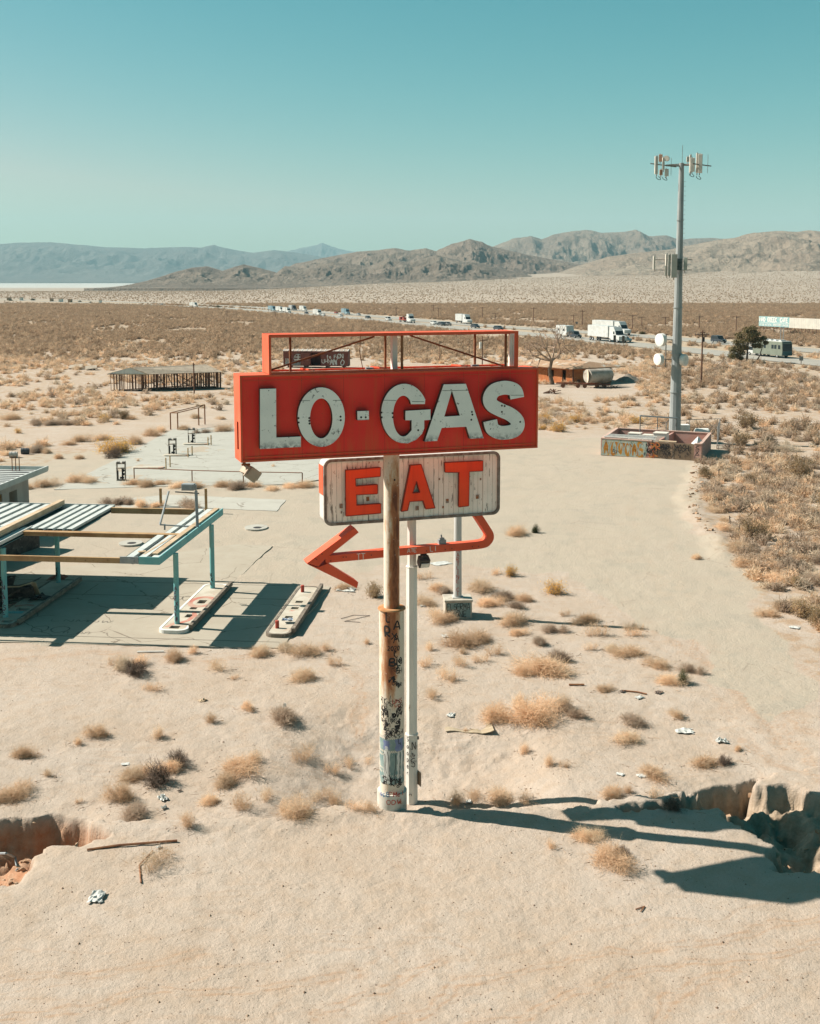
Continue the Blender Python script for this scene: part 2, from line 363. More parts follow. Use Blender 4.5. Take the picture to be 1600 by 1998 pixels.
# distant hills and mountains: height sheets whose crests follow each range's skyline
def hills(name, sky_pts, D, W, colr, seed, amp=.35, n=700, m=130, base=0, freq=1.0, Dn=None):
    xs = np.array([p[0] for p in sky_pts], float); ys = np.array([p[1] for p in sky_pts], float)
    px = np.linspace(xs[0], xs[-1], n); py = np.interp(px, xs, ys)
    u = (px-CX)/F/cos(PITCH)
    Dn = np.interp(px, xs, Dn) if Dn is not None else np.full(n, D)
    Hs = np.array([at(a, b, d).z for a, b, d in zip(px, py, Dn)])
    t = np.linspace(-1, .6, m)[:, None]
    Yg = Dn[None, :]+t*W; Xg = u[None, :]*Dn[None, :]*(1+t*W/D*.5)
    prof = np.where(t < 0, sm(1+t)**1.15, 1-sm(t/.6))
    ds = freq*6.0/W
    a = fbm(Xg*ds*1.0+seed, Yg*ds*.8+seed*2, 6, .55); rid = 1-np.abs(2*a-1)*1.0
    b = 1-np.abs(2*fbm(Xg*ds*2.3+seed*3, Yg*ds*1.6, 5, .55)-1)
    e = np.clip(np.minimum(1, (1-prof)*3.0), 0, 1)
    Z = Hs[None, :]*prof*(1-amp*e*(1.6*(1-rid**1.2)+.9*(1-b)))+ (b-.6)*Hs[None, :]*.05*prof
    Z = base+np.maximum(Z-0, -2)
    Z[0] = -30; Z[-1] = -30
    o = grid_mesh(name, Xg, Yg, Z, colr); tag(o, kind='structure'); return o
def rock(name, c1, c2, c3, sc):
    t = NT(name); v = t.coord('Object')
    col = t.mix(t.ramp(t.noise(v, sc, 6, .65), [(.38, 0), (.6, 1)]), c1, c2)
    col = t.mix(t.ramp(t.noise(v, sc*3.1, 6, .7), [(.55, 0), (.68, 1)]), col, c3)
    vo2 = t.n('TexVoronoi'); vo2.inputs['Scale'].default_value = .05; t.l(v, vo2.inputs['Vector'])
    col = t.mix(t.math('MULTIPLY', t.ramp(vo2.outputs['Distance'], [(.2, 1), (.4, 0)]), .35), col, C(.08,.06,.045))
    return t.fin(col, .95, t.noise(v, sc*14, 8, .72), 1.0, 22)
R1 = rock('dark_hill_rock', C(.14,.105,.078), C(.22,.172,.13), C(.29,.23,.18), .004)
R2 = rock('tan_hill_rock', C(.28,.21,.155), C(.33,.265,.20), C(.21,.16,.12), .0035)
R3 = rock('brown_ridge_rock', C(.16,.118,.09), C(.215,.165,.125), C(.27,.215,.16), .003)
R4 = rock('blue_brown_mountain_rock', C(.07,.06,.055), C(.10,.085,.075), C(.13,.11,.095), .0015)
hills('hills', [(250,560),(300,547),(350,531),(380,523),(410,520),(440,529),(480,516),(515,524),(545,533),(560,520),(600,524),(650,512),(690,516),(720,520),(760,505),(800,512),(850,498),(890,508),(940,515),(1000,530),(1060,545)], 2750, 620, R1, 11.3, .55, n=620, m=120, freq=1.3)
hills('hills', [(520,545),(580,515),(640,503),(700,492),(740,489),(770,485),(800,490),(830,485),(850,491),(870,480),(900,472),(915,468),(940,474),(965,484),(1000,492),(1060,505),(1120,515),(1200,530)], 3400, 800, R3, 23.7, .50, n=600, m=120, freq=1.2)
hills('hills', [(850,520),(940,490),(970,478),(1000,466),(1030,462),(1050,468),(1080,458),(1110,452),(1135,449),(1165,456),(1200,455),(1232,450),(1255,462),(1290,461),(1312,468),(1345,467),(1380,466),(1410,468),(1500,480),(1700,500)], 5600, 1500, R3, 37.1, .45, n=640, m=120)
hills('hills', [(1050,545),(1120,520),(1180,502),(1240,494),(1300,488),(1345,478),(1390,470),(1430,462),(1460,455),(1500,453),(1530,454),(1560,452),(1600,455),(1680,458),(1800,445),(2000,440),(2300,450)], 3050, 1250, R2, 51.9, .36, n=820, m=150, freq=1.3)
hills('mountains', [(-900,500),(-500,470),(-200,478),(0,479),(50,475),(110,474),(160,478),(220,484),(300,485),(370,483),(400,484),(425,479),(440,484),(470,490),(500,494),(540,489),(575,493),(620,500),(680,515),(760,545)], 10800, 2600, R4, 5.1, .4, n=620, m=100)
hills('mountains', [(440,520),(520,497),(560,492),(590,485),(612,480),(632,475),(650,482),(675,489),(720,494),(800,510),(900,545)], 14200, 1800, R4, 71.2, .3, n=320, m=70)
# the air: thin desert haze
hz = MB().b2((-17400, -90, -41), (17400, 16900, 900))
t = NT('haze_air'); t.t.nodes.remove(t.b); pv = t.n('VolumePrincipled'); pv.inputs['Color'].default_value = C(.46,.76,.84); pv.inputs['Density'].default_value = 6.2e-5
t.l(pv.outputs[0], t.t.nodes['Material Output'].inputs['Volume'])
ho = hz.build('haze', t.m); tag(ho, kind='stuff')
# ------------------------------------------------------------------ single-stroke lettering for graffiti and signs
GL = {
'A': [[(0,0),(.5,1),(1,0)],[(.2,.38),(.8,.38)]], 'B': [[(0,0),(0,1),(.7,.95),(.75,.6),(0,.52),(.85,.42),(.85,.08),(0,0)]],
'C': [[(.95,.85),(.6,1),(.15,.8),(0,.45),(.2,.1),(.6,0),(.95,.18)]], 'D': [[(0,0),(0,1),(.6,.9),(.95,.5),(.6,.08),(0,0)]],
'E': [[(.9,1),(0,1),(0,0),(.9,0)],[(0,.5),(.7,.5)]], 'F': [[(.9,1),(0,1),(0,0)],[(0,.52),(.7,.52)]],
'G': [[(.95,.85),(.5,1),(.1,.75),(0,.4),(.3,.03),(.9,.05),(.95,.45),(.55,.45)]], 'H': [[(0,0),(0,1)],[(.9,0),(.9,1)],[(0,.5),(.9,.5)]],
'I': [[(.5,0),(.5,1)]], 'K': [[(0,0),(0,1)],[(.85,1),(0,.45),(.9,0)]], 'L': [[(0,1),(.05,.05),(.8,0)]],
'M': [[(0,0),(.1,1),(.5,.35),(.9,1),(1,0)]], 'N': [[(0,0),(0,1),(.9,0),(.9,1)]], 'O': [[(.5,1),(.1,.8),(0,.45),(.2,.08),(.6,0),(.95,.3),(.9,.8),(.5,1)]],
'P': [[(0,0),(0,1),(.75,.95),(.8,.55),(0,.48)]], 'R': [[(0,0),(0,1),(.75,.95),(.75,.55),(0,.5),(.9,0)]],
'S': [[(.9,.88),(.5,1),(.08,.8),(.2,.56),(.8,.42),(.9,.15),(.5,0),(0,.12)]], 'T': [[(0,1),(1,1)],[(.5,1),(.5,0)]], 'U': [[(0,1),(0,.2),(.4,0),(.9,.15),(.9,1)]],
'V': [[(0,1),(.45,0),(.95,1)]], 'W': [[(0,1),(.25,0),(.5,.7),(.75,0),(1,1)]], 'X': [[(0,0),(1,1)],[(0,1),(1,0)]], 'Y': [[(0,1),(.5,.5),(1,1)],[(.5,.5),(.4,0)]],
'2': [[(0,.8),(.4,1),(.85,.8),(.6,.4),(0,0),(.9,.03)]], '0': [[(.45,1),(.05,.7),(.05,.2),(.45,0),(.85,.3),(.85,.75),(.45,1)]], '#': [[(.3,0),(.4,1)],[(.65,0),(.75,1)],[(0,.35),(1,.4)],[(0,.68),(1,.72)]],
'o': [[(.4,.6),(.05,.4),(.1,.05),(.6,0),(.75,.35),(.4,.6)]], 'e': [[(.05,.32),(.75,.36),(.6,.62),(.2,.58),(0,.25),(.3,0),(.75,.08)]], 'a': [[(.7,.6),(.2,.55),(.05,.15),(.5,.02),(.7,.5),(.78,0)]],
'p': [[(.05,-.35),(.05,.6),(.6,.6),(.75,.3),(.5,0),(.05,.05)]], 'r': [[(.05,.6),(.1,0)],[(.1,.4),(.6,.62)]], 'n': [[(.05,.6),(.05,0)],[(.05,.45),(.5,.62),(.7,.4),(.7,0)]], 't': [[(.35,1),(.3,.1),(.65,0)],[(.05,.65),(.7,.65)]], '/': [[(0,0),(.8,1)]], '.': [[(.4,0),(.5,.08)]]}
def scrawl(mb, text, fn, u, v, h, w=None, pen=.02, jit=.06, adv=1.25, rnd=None, skew=0, vert=False):
    """write text with fn(u,v)->point on a surface (outward of the wall), as flat pen ribbons"""
    rn = rnd or random; w = w or h*.62
    for ch in text:
        if ch != ' ':
            for st in GL.get(ch, []):
                P = [(u+(a+rn.uniform(-jit, jit))*w+skew*b*h, v+(b+rn.uniform(-jit, jit))*h) for a, b in st]
                Q = catm(P, 5) if jit > .03 else catm(P, 1)
                ribbon(mb, Q, fn, pen*rn.uniform(.85, 1.2) if jit > .03 else pen)
        if vert: v -= h*1.25
        else: u += w*adv
def catm(P, n):
    Q = []
    for i in range(len(P)-1):
        p0, p1, p2, p3 = P[max(i-1,0)], P[i], P[i+1], P[min(i+2,len(P)-1)]
        for k in range(n):
            s = k/n; Q.append(tuple(.5*((2*p1[j])+(-p0[j]+p2[j])*s+(2*p0[j]-5*p1[j]+4*p2[j]-p3[j])*s*s+(-p0[j]+3*p1[j]-3*p2[j]+p3[j])*s**3) for j in (0,1)))
    return Q+[P[-1]]
def mess(b, fn, u0, u1, v0, v1, n, pen, rn, size=.12):
    """overlapping hand scribbles"""
    for _ in range(n):
        u, v = rn.uniform(u0, u1), rn.uniform(v0, v1); a = rn.uniform(0, 6); P = []
        for k in range(rn.randint(4, 8)):
            P.append((min(max(u, u0-.02), u1+.02), v)); a += rn.choice((1.9, -1.7, 2.4, .9, -2.6)); s = size*rn.uniform(.5, 1.3); u += cos(a)*s*.8; v += sin(a)*s
        ribbon(b, catm(P, 6), fn, pen*rn.uniform(.6, 1.5))
def ribbon(mb, Q, fn, pen, th=.0):
    n = len(Q); L = []
    for i, p in enumerate(Q):
        a = Q[max(i-1, 0)]; b = Q[min(i+1, n-1)]; dx, dy = b[0]-a[0], b[1]-a[1]; q = math.hypot(dx, dy) or 1
        nx, ny = -dy/q*pen/2, dx/q*pen/2; L.append(((p[0]+nx, p[1]+ny), (p[0]-nx, p[1]-ny)))
    vs = [fn(*x) for l in L for x in l]
    mb.add(vs, [(2*i, 2*i+1, 2*i+3, 2*i+2) for i in range(n-1)])

# ------------------------------------------------------------------ paints
def rusty(name, c, rust=C(.20,.075,.03), sc=1.6, lo=.55, hi=.7, rough=.6, st=(1,1,.35)): return mat(name, c, None, sc, c3=rust, s3=sc, lo3=lo, hi3=hi, rough=rough, st=st, bs=.15)
def red_paint(name, c1, c2, streak, panels=0):
    t = NT(name); v = t.coord('Object'); vz = t.coord('Object', (3.2, 3.2, .28))
    col = t.mix(t.ramp(t.noise(v, .9, 4), [(.35, 0), (.7, 1)]), c1, c2)
    col = t.mix(t.math('MULTIPLY', t.ramp(t.noise(vz, 1.6, 6, .6), [(.52, 0), (.72, 1)]), .55), col, streak)
    if panels:
        s_ = t.n('SeparateXYZ'); t.l(v, s_.inputs[0]); wn = t.n('TexWhiteNoise', noise_dimensions='1D'); t.l(t.math('FLOOR', t.math('DIVIDE', t.math('ADD', s_.outputs['X'], .35), 1.22)), wn.inputs['W'])
        col = t.mix(t.math('MULTIPLY', wn.outputs['Value'], .22), col, C(.60,.045,.03)); fr_ = t.math('FRACT', t.math('DIVIDE', t.math('ADD', s_.outputs['X'], .35), 1.22))
        col = t.mix(t.math('MULTIPLY', t.math('LESS_THAN', fr_, .009), .55), col, C(.25,.03,.02))
        gz_ = t.n('MapRange'); gz_.inputs[1].default_value = 11.6; gz_.inputs[2].default_value = 10.9; t.l(s_.outputs['Z'], gz_.inputs[0])
        col = t.mix(t.math('MULTIPLY', t.math('MULTIPLY', gz_.outputs[0], t.ramp(t.noise(vz, 2.6, 6, .7), [(.42, 0), (.62, 1)])), .5), col, C(.55,.16,.05))
        col = t.mix(t.ramp(t.noise(v, 7, 7, .75), [(.64, 0), (.67, .7)]), col, C(.30,.07,.04))
    col = t.mix(t.ramp(t.noise(v, 26, 4, .6), [(.70, 0), (.74, .8)]), col, C(.12,.035,.02))
    return t.fin(col, .62, t.noise(vz, 5, 4), .12, .02)
RED = red_paint('faded_red_board', C(.80,.034,.026), C(.84,.055,.036), C(.66,.10,.035), 1)
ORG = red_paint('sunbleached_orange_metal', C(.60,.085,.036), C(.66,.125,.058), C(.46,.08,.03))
LETO = red_paint('orange_letter_face', C(.78,.062,.020), C(.82,.09,.026), C(.52,.05,.02))
def white_letter():
    t = NT('chalky_white_letter_face'); v = t.coord('Object')
    col = t.mix(t.ramp(t.noise(v, 1.3, 5), [(.35, 0), (.7, 1)]), C(.87,.85,.79), C(.76,.75,.70))
    col = t.mix(t.ramp(t.noise(v, 5.5, 8, .72), [(.60, 0), (.67, 1)]), col, C(.13,.12,.115))
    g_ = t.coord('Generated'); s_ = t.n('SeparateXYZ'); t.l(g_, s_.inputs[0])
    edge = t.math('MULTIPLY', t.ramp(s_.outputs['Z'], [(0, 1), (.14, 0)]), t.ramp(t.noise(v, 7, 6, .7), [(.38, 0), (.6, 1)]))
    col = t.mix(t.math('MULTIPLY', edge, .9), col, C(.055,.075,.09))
    return t.fin(col, .7, t.noise(v, 14, 4), .15, .01)
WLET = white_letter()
DARKRIM = mat('rusted_letter_return', C(.13,.07,.045), C(.06,.045,.04), 4)
def corrugated():
    t = NT('peeling_white_ribbed_panel'); v = t.coord('Object'); vz = t.coord('Object', (5.5, 1, .55))
    col = t.mix(t.ramp(t.noise(v, 1.5, 5), [(.3, 0), (.7, 1)]), C(.86,.83,.76), C(.76,.73,.66))
    col = t.mix(t.ramp(t.noise(vz, 2.6, 4, .6), [(.62, 0), (.63, 1)]), col, C(.26,.24,.21))
    col = t.mix(t.ramp(t.noise(v, 9, 5, .6), [(.68, 0), (.72, 1)]), col, C(.30,.13,.05))
    return t.fin(col, .7, t.noise(v, 20, 3), .1, .01)
RIBP = corrugated()
def column_rust(name, x0, w, zlo, zhi, k):
    """off-white paint with a broad rust stain centred at x0, w wide, fading below zlo"""
    t = NT(name); v = t.coord('Object'); vz = t.coord('Object', (3.0, 3.0, .7)); s_ = t.n('SeparateXYZ'); t.l(v, s_.inputs[0])
    def mr(src, a, b):
        q = t.n('MapRange'); q.inputs[1].default_value = a; q.inputs[2].default_value = b; t.l(src, q.inputs[0]); return q.outputs[0]
    xx = t.math('ADD', s_.outputs['X'], t.math('MULTIPLY', t.math('SUBTRACT', t.noise(v, 1.3, 4), .5), .25))
    band = mr(t.math('ABSOLUTE', t.math('SUBTRACT', xx, x0)), w, w*.25)
    fade = t.math('MULTIPLY', mr(s_.outputs['Z'], zlo, zlo+1.4), mr(s_.outputs['Z'], zhi, zhi-1.6))
    r = t.math('ADD', t.math('MULTIPLY', t.math('MULTIPLY', band, fade), .38), t.math('MULTIPLY', t.noise(vz, 1.9, 7, .68, .2), k))
    col = t.mix(t.ramp(r, [(.40, 0), (.52, 1)]), C(.62,.53,.43), C(.50,.285,.165))
    col = t.mix(t.ramp(r, [(.53, 0), (.62, 1)]), col, C(.36,.135,.06))
    col = t.mix(t.ramp(r, [(.66, 0), (.78, 1)]), col, C(.16,.055,.03))
    col = t.mix(t.math('MULTIPLY', t.ramp(t.noise(v, 13, 7, .75), [(.58, 0), (.66, 1)]), .6), col, C(.20,.085,.05))
    col = t.mix(t.math('MULTIPLY', t.ramp(t.noise(v, 4.5, 7, .75), [(.62, 0), (.66, 1)]), .75), col, C(.66,.60,.52))
    return t.fin(col, .8, t.noise(v, 9, 6, .7), .35, .015)
CRUST = column_rust('rusted_upper_column', .05, .26, -9, 11.2, .72); CRUSTL = column_rust('rusted_lower_column', -.12, .30, 3.0, 99, .66)
WPOLE = mat('dull_white_pole_paint', C(.70,.68,.62), C(.60,.58,.53), 1.4, c3=C(.27,.20,.15), s3=7, lo3=.66, hi3=.72, st=(1,1,.3))
GALV = mat('galvanised_grey', C(.30,.32,.32), C(.24,.26,.27), 3, metal=.2, rough=.55)
RUSTM = mat('brown_rust', C(.17,.07,.035), C(.24,.11,.05), 5)
BLK = mat('black_marker', C(.022,.02,.022), C(.04,.035,.035), 6)
REDM = mat('red_marker', C(.42,.05,.03), C(.33,.05,.03), 6)
BLUEM = mat('blue_marker', C(.05,.12,.36), C(.05,.18,.30), 6)
TEALP = mat('sprayed_teal', C(.13,.21,.21), C(.24,.30,.28), 2.2, c3=C(.42,.40,.36), s3=5)
WHP = mat('white_paint', C(.66,.65,.60), C(.56,.55,.52), 3)
GREYT = mat('grey_trim_metal', C(.23,.22,.20), C(.15,.12,.10), 6)

# ------------------------------------------------------------------ the road sign
TH = radians(18.5); base = gp(765, 1575); SX, SY = base.x, base.y
S0 = gz(SX, SY)-.02
sgn = thing('roadside_sign', 'long red LO GAS sign box with open top frame on a thick rusty column', 'roadside sign', (SX, SY, 0), TH)
eu = Vector((cos(TH), sin(TH), 0)); en = Vector((-sin(TH), cos(TH), 0)); ORI = Vector((SX, SY, 0))
def pl(px, py, n):
    """pixel of the photograph -> (u, v) on the sign's plane at depth n"""
    r = ray(px, py); P0 = Vector((0, 0, H)); t_ = ((ORI+en*n-P0).dot(en))/r.dot(en); p = P0+r*t_-ORI
    return (p.dot(eu), p.z)
def zq(x, y): return (430+x/2.4615, 620+y/2.4615)
def P1(pts, n): return [pl(*zq(*q), n) for q in pts]
SF = lambda u, v, d: (u, d, v)
NF, NB = -.45, .50
(uL, vB) = pl(470, 902, NF); (uR, vT) = pl(1050, 718, NF); vB2 = pl(1050, 874, NF)[1]; vT2 = pl(469, 732, NF)[1]
vB = (vB+vB2)/2; vT = (vT+vT2)/2
# red cabinet: face sheets with seams, lit orange sides, and a raised edge angle
b = MB(); b.prism([[(uL, vB), (uR, vB), (uR, vT), (uL, vT)]], SF, NF, NF+.03); face = b.build('red_face', RED, sgn)
b = MB()
b.b2((uL+.003, NF+.031, vB), (uL+.03, NB, vB+.30)); b.b2((uL+.003, NF+.031, vB+1.10), (uL+.03, NB, vT))        # side with an open slot
b.b2((uL+.003, NF+.031, vB+.30), (uL+.03, NF+.30, vB+1.10)); b.b2((uL+.003, NF+.55, vB+.30), (uL+.03, NB, vB+1.10))
b.b2((uR-.03, NF+.031, vB), (uR-.003, NB, vT)); b.b2((uL+.031, NF+.031, vT-.03), (uR-.031, NB-.031, vT-.003))
b.b2((uL+.031, NF+.031, vB+.003), (uR-.031, NB-.031, vB+.03)); b.b2((uL+.031, NB-.03, vB+.003), (uR-.031, NB-.001, vT-.003))
b.build('cabinet', ORG, sgn)
b = MB()
e = .055
b.b2((uL, NF-.035, vB), (uR, NF-.002, vB+e)); b.b2((uL, NF-.035, vT-e), (uR, NF-.002, vT)); b.b2((uL, NF-.035, vB+e), (uL+e, NF-.002, vT-e)); b.b2((uR-e, NF-.035, vB+e), (uR, NF-.002, vT-e))
b.b2((uL+.12, NF-.02, vB+.13), (uR-.12, NF-.002, vB+.155))
for q in (610, 1100, 1240, 1390):
    a = P1([(q, 280)], NF)[0][0]; b.b2((a, NF-.008, vT-.16 if q in (610, 1100) else vB+.17), (a+.012, NF-.002, vT-e))
b.b2((uL+.1, NF-.010, vT-.16), (uR-.1, NF-.002, vT-.148))
b.build('edge_trim', ORG, sgn)
def arc(cx, cy, rx, ry, a0, a1, n=24): return [(cx+rx*cos(radians(a0+(a1-a0)*i/n)), cy-ry*sin(radians(a0+(a1-a0)*i/n))) for i in range(n+1)]
def spine(pts, w, n=6):
    """thick stroke outline along a smooth path of points"""
    Q = []
    for i in range(len(pts)-1):
        p0 = pts[max(i-1, 0)]; p1 = pts[i]; p2 = pts[i+1]; p3 = pts[min(i+2, len(pts)-1)]
        for k in range(n):
            s = k/n; Q.append(tuple(.5*((2*p1[j])+(-p0[j]+p2[j])*s+(2*p0[j]-5*p1[j]+4*p2[j]-p3[j])*s*s+(-p0[j]+3*p1[j]-3*p2[j]+p3[j])*s**3) for j in (0, 1)))
    Q.append(pts[-1]); A = []; B = []
    for i, p in enumerate(Q):
        a = Q[max(i-1, 0)]; c = Q[min(i+1, len(Q)-1)]; dx, dy = c[0]-a[0], c[1]-a[1]; q = math.hypot(dx, dy)
        A.append((p[0]-dy/q*w/2, p[1]+dx/q*w/2)); B.append((p[0]+dy/q*w/2, p[1]-dx/q*w/2))
    return A+B[::-1]
LET = {
 'L': [[(190,342),(267,340),(268,575),(386,570),(386,620),(190,630)]],
 'O': [arc(484,477,113,143,0,354,40), arc(484,483,54,96,0,354,36)],
 'dot': [[(657,448),(712,447),(713,490),(658,492)]],
 'G': [[(915,415)]+[(981,414)]+arc(884,460,112,143,28,262,40)+[(900,603),(940,585),(968,556),(978,530),(978,492),(1008,490),(1008,440),(888,447),(888,492),(918,492),(918,540)]+arc(878,472,50,98,300,50,28)],
 'A': [[(1072,320),(1178,317),(1263,578),(1198,581),(1181,523),(1062,529),(1040,591),(980,595)], [(1111,348),(1150,470),(1074,475)]],
 'S': [spine([(1425,386),(1416,352),(1388,338),(1352,337),(1312,352),(1293,388),(1305,420),(1345,443),(1388,462),(1420,488),(1427,515),(1412,540),(1376,551),(1337,550),(1306,532),(1295,494)], 66)]}
def pz(b, k, ls, d0, d1):
    if k != 'S': return b.prism(ls, SF, d0, d1)
    L = ls[0]; n = len(L)//2; A, B = L[:n], L[n:][::-1]
    V = [SF(p[0], p[1], d) for i in range(n) for d in (d0, d1) for p in (A[i], B[i])]
    fs = [(0, 1, 3, 2), (4*n-4, 4*n-2, 4*n-1, 4*n-3)]
    for i in range(n-1):
        a = 4*i; c = a+4; fs += [(a, c, c+1, a+1), (a+2, a+3, c+3, c+2), (a, a+2, c+2, c), (a+1, c+1, c+3, a+3)]
    b.add(V, fs)
for k, loops in LET.items():
    ls = [P1(l, NF-.16) for l in loops]
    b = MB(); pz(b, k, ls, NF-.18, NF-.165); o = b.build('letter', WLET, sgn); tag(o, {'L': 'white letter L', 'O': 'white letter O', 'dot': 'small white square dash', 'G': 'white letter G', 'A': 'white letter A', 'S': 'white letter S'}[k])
    cx = sum(p[0] for p in ls[0])/len(ls[0]); cy = sum(p[1] for p in ls[0])/len(ls[0])
    b = MB(); pz(b, k, ls, NF-.164, NF-.003); b.build('letter_return', DARKRIM, o)
# thin dark outline groove on the letter faces: bulb holes and seams
b = MB()
for q in [(375,482),(376,503),(427,482),(427,495),(428,508),(577,475),(578,492),(676,478),(698,478),(774,455),(775,478),(827,458),(828,478),(1208,452),(1210,465),(1352,422),(1365,424),(1352,452),(1412,325),(1108,345),(1205,490),(232,350),(465,357),(880,340),(950,540),(1440,500)]:
    p = P1([q], NF-.18)[0]; b.tube((p[0], NF-.184, p[1]), (p[0], NF-.181, p[1]), .030 if q[1] > 360 else .014, n=10)
for l in [[(376,398),(430,398)],[(540,397),(590,396)],[(782,396),(845,397)],[(920,402),(978,403)],[(1066,350),(1190,348)],[(1395,372),(1455,372)]]:
    ribbon(b, P1(l, NF-.18), lambda u, v: (u, NF-.183, v), .012)
b.build('bulb_sockets', BLK, face)
# upper open frame
FU0, FU1 = P1([(237, 240)], NF)[0][0], P1([(1430, 240)], NF)[0][0]
FT = (P1([(237, 72)], NF)[0][1]+P1([(1430, 72)], NF)[0][1])/2; FBm = vT+.012
b = MB()
b.b2((FU0, NF, FT-.085), (FU1, NF+.12, FT)); b.b2((FU0, NB-.12, FT-.085), (FU1, NB, FT)); b.b2((FU0+.02, NF+.121, FT-.02), (FU1-.02, NB-.121, FT-.006))
b.b2((FU0, NF+.01, FBm), (FU1, NF+.09, FBm+.05)); b.b2((FU0, NB-.09, FBm), (FU1, NB-.01, FBm+.05))
b.b2((FU1-.09, NF, FBm+.05), (FU1, NF+.10, FT-.086)); b.b2((FU0, NF+.001, FBm+.05), (FU0+.05, NF+.06, FT-.086))
b.b2((FU0-.02, NF+.01, FBm), (FU0-.003, NB-.01, FT-.01))                                  # solid left end sheet
for q in (420, 760, 1150): a = P1([(q, 240)], 0)[0][0]; b.box((a, (NF+NB)/2, FBm+.075), (.06, .70, .04), rz=.35)
b.build('open_top_frame', ORG, sgn)
b = MB()
for q, n_ in ((792, .38), (872, -.34), (1370, -.1), (1222, .4), (336, .36)):
    a = P1([(q, 200)], n_)[0][0]; b.b2((a-.03, n_-.03, FBm), (a+.03, n_+.03, FT-.09))
for l, n_ in (([(245,250),(740,90)], .3), ([(910,85),(1360,232)], .25)):
    p, q = P1(l, n_); b.bar((p[0], n_, p[1]), (q[0], n_, q[1]), .03, .05)
p, q = P1([(245,250),(500,170)], -.2); 
b.path([(P1([(690,243)], 0)[0][0], .1, FBm), (P1([(672,190)], 0)[0][0], .05, FBm+.5), (P1([(672,95)], 0)[0][0], 0, FT-.1)], .012)
b.build('rusty_brace', RUSTM, sgn)
b = MB(); a = P1([(834, 200)], 0)[0][0]; b.b2((a-.075, -.10, FBm+.01), (a+.075, .10, FT-.09)); b.build('post_top', WPOLE, sgn)
b = MB()
for i in range(4):
    a = P1([(1385+9*i, 200)], .1)[0][0]; b.b2((a, .05+.02*(i % 2), FBm+.02), (a+.045, .12+.02*(i % 2), FT-.12))
b.build('ribbed_white_panel', RIBP, sgn)
b = MB(); b.box((P1([(718, 244)], 0)[0][0], .05, FBm+.06), (.22, .14, .05)); b.build('junction_box', GALV, sgn); b = MB(); b.box((P1([(1228, 236)], 0)[0][0], .1, FBm+.06), (.22, .12, .05)); b.build('junction_box', GALV, sgn)
# EAT board, arrow and their own pole stand two metres behind the column
es = thing('eat_sign', 'white EAT board with orange letters above a red bent arrow on a white pole', 'roadside sign', (SX, SY, 0), TH)
EN = 1.80
def rrect(x0, y0, x1, y1, r, n=6):
    L = []
    for cx, cy, a in ((x1-r, y1-r, 0), (x0+r, y1-r, 90), (x0+r, y0+r, 180), (x1-r, y0+r, 270)): L += [(cx+r*cos(radians(a+90*i/n)), cy+r*sin(radians(a+90*i/n))) for i in range(n+1)]
    return L
pa = P1([(497, 1005), (1342, 940), (497, 680), (1342, 640)], EN)
e0, e1 = (pa[0][0]+pa[2][0])/2, (pa[1][0]+pa[3][0])/2; f0 = (pa[0][1]+pa[1][1])/2; f1 = (pa[2][1]+pa[3][1])/2
b = MB(); b.prism([rrect(e0, f0, e1, f1, .24), rrect(e0+.085, f0+.085, e1-.085, f1-.085, .17)], SF, EN-.03, EN+.05); b.build('grey_rim', GREYT, es)
b = MB(); b.prism([rrect(e0+.02, f0+.02, e1-.02, f1-.02, .22)], SF, EN+.051, EN+.62); o = b.build('eat_cabinet', mat('eat_cabinet_sides', C(.52,.50,.46), C(.46,.44,.41), 2), es)
b = MB(); b.b2((e0-.006, EN+.10, f0+.95), (e0+.016, EN+.60, f1-.22)); b.build('orange_side_patch', ORG, es)
b = MB(); n_ = 34; w_ = (e1-e0-.16)/n_
vs = []; fs = []
for i in range(n_):
    x0 = e0+.08+w_*i; d_ = (EN+.03, EN+.010)[i % 4 == 3]
    b.b2((x0+.006, d_, f0+.085+.0), (x0+w_-.006, EN+.049, f1-.085))
ribs = b.build('ribbed_face', RIBP, es)
EL = {'E': [[(602,732),(766,718),(766,762),(648,772),(650,808),(752,800),(752,845),(650,850),(652,900),(768,892),(768,938),(604,952)]],
 'A': [[(912,708),(963,704),(1030,913),(985,918),(972,878),(908,882),(898,925),(868,930)], [(941,785),(957,838),(922,842)]],
 'T': [[(1078,695),(1258,686),(1258,735),(1193,738),(1190,903),(1145,908),(1147,742),(1080,742)]]}
for k, loops in EL.items():
    ls = [P1(l, EN-.10) for l in loops]
    b = MB(); b.prism(ls, SF, EN-.13, EN-.10); o = b.build('letter', LETO, es); tag(o, 'orange letter '+k)
    b = MB()
    for l in ls:
        for p, q in zip(l, l[1:]+l[:1]): b.bar((p[0], EN-.115, p[1]), (q[0], EN-.115, q[1]), .05, .022)
    b.build('letter_edge', mat('deep_red_letter_edge', C(.30,.035,.02), C(.20,.04,.025), 3), o)
    b = MB(); b.prism(ls, SF, EN-.099, EN+.009); b.build('letter_return', DARKRIM, o)
b = MB()
for q in [(705,750),(1052,775),(1070,910),(582,935),(1250,775),(708,870),(1090,880),(945,915),(580,905),(1235,860)]:
    p = P1([q], EN)[0]; s_ = .045 if q[1] < 800 or q[0] in (1070, 582) else .09
    b.box((p[0], EN+.003, p[1]), (s_*1.1, .008, s_*1.5))
b.build('peeled_patches', mat('dull_patch', C(.25,.23,.20), C(.30,.12,.05), 9), ribs)
# arrow
AN0, AN1 = EN+.02, EN+.33
sp = spine([(505,1162),(700,1143),(865,1126),(1100,1106),(1250,1092),(1287,1075),(1297,1045),(1275,1005),(1238,948)], 34, 5)
b = MB(); b.prism([P1(sp, AN0)], SF, AN0, AN1+.02); arw = b.build('arrow_shaft', ORG, es)
b = MB()
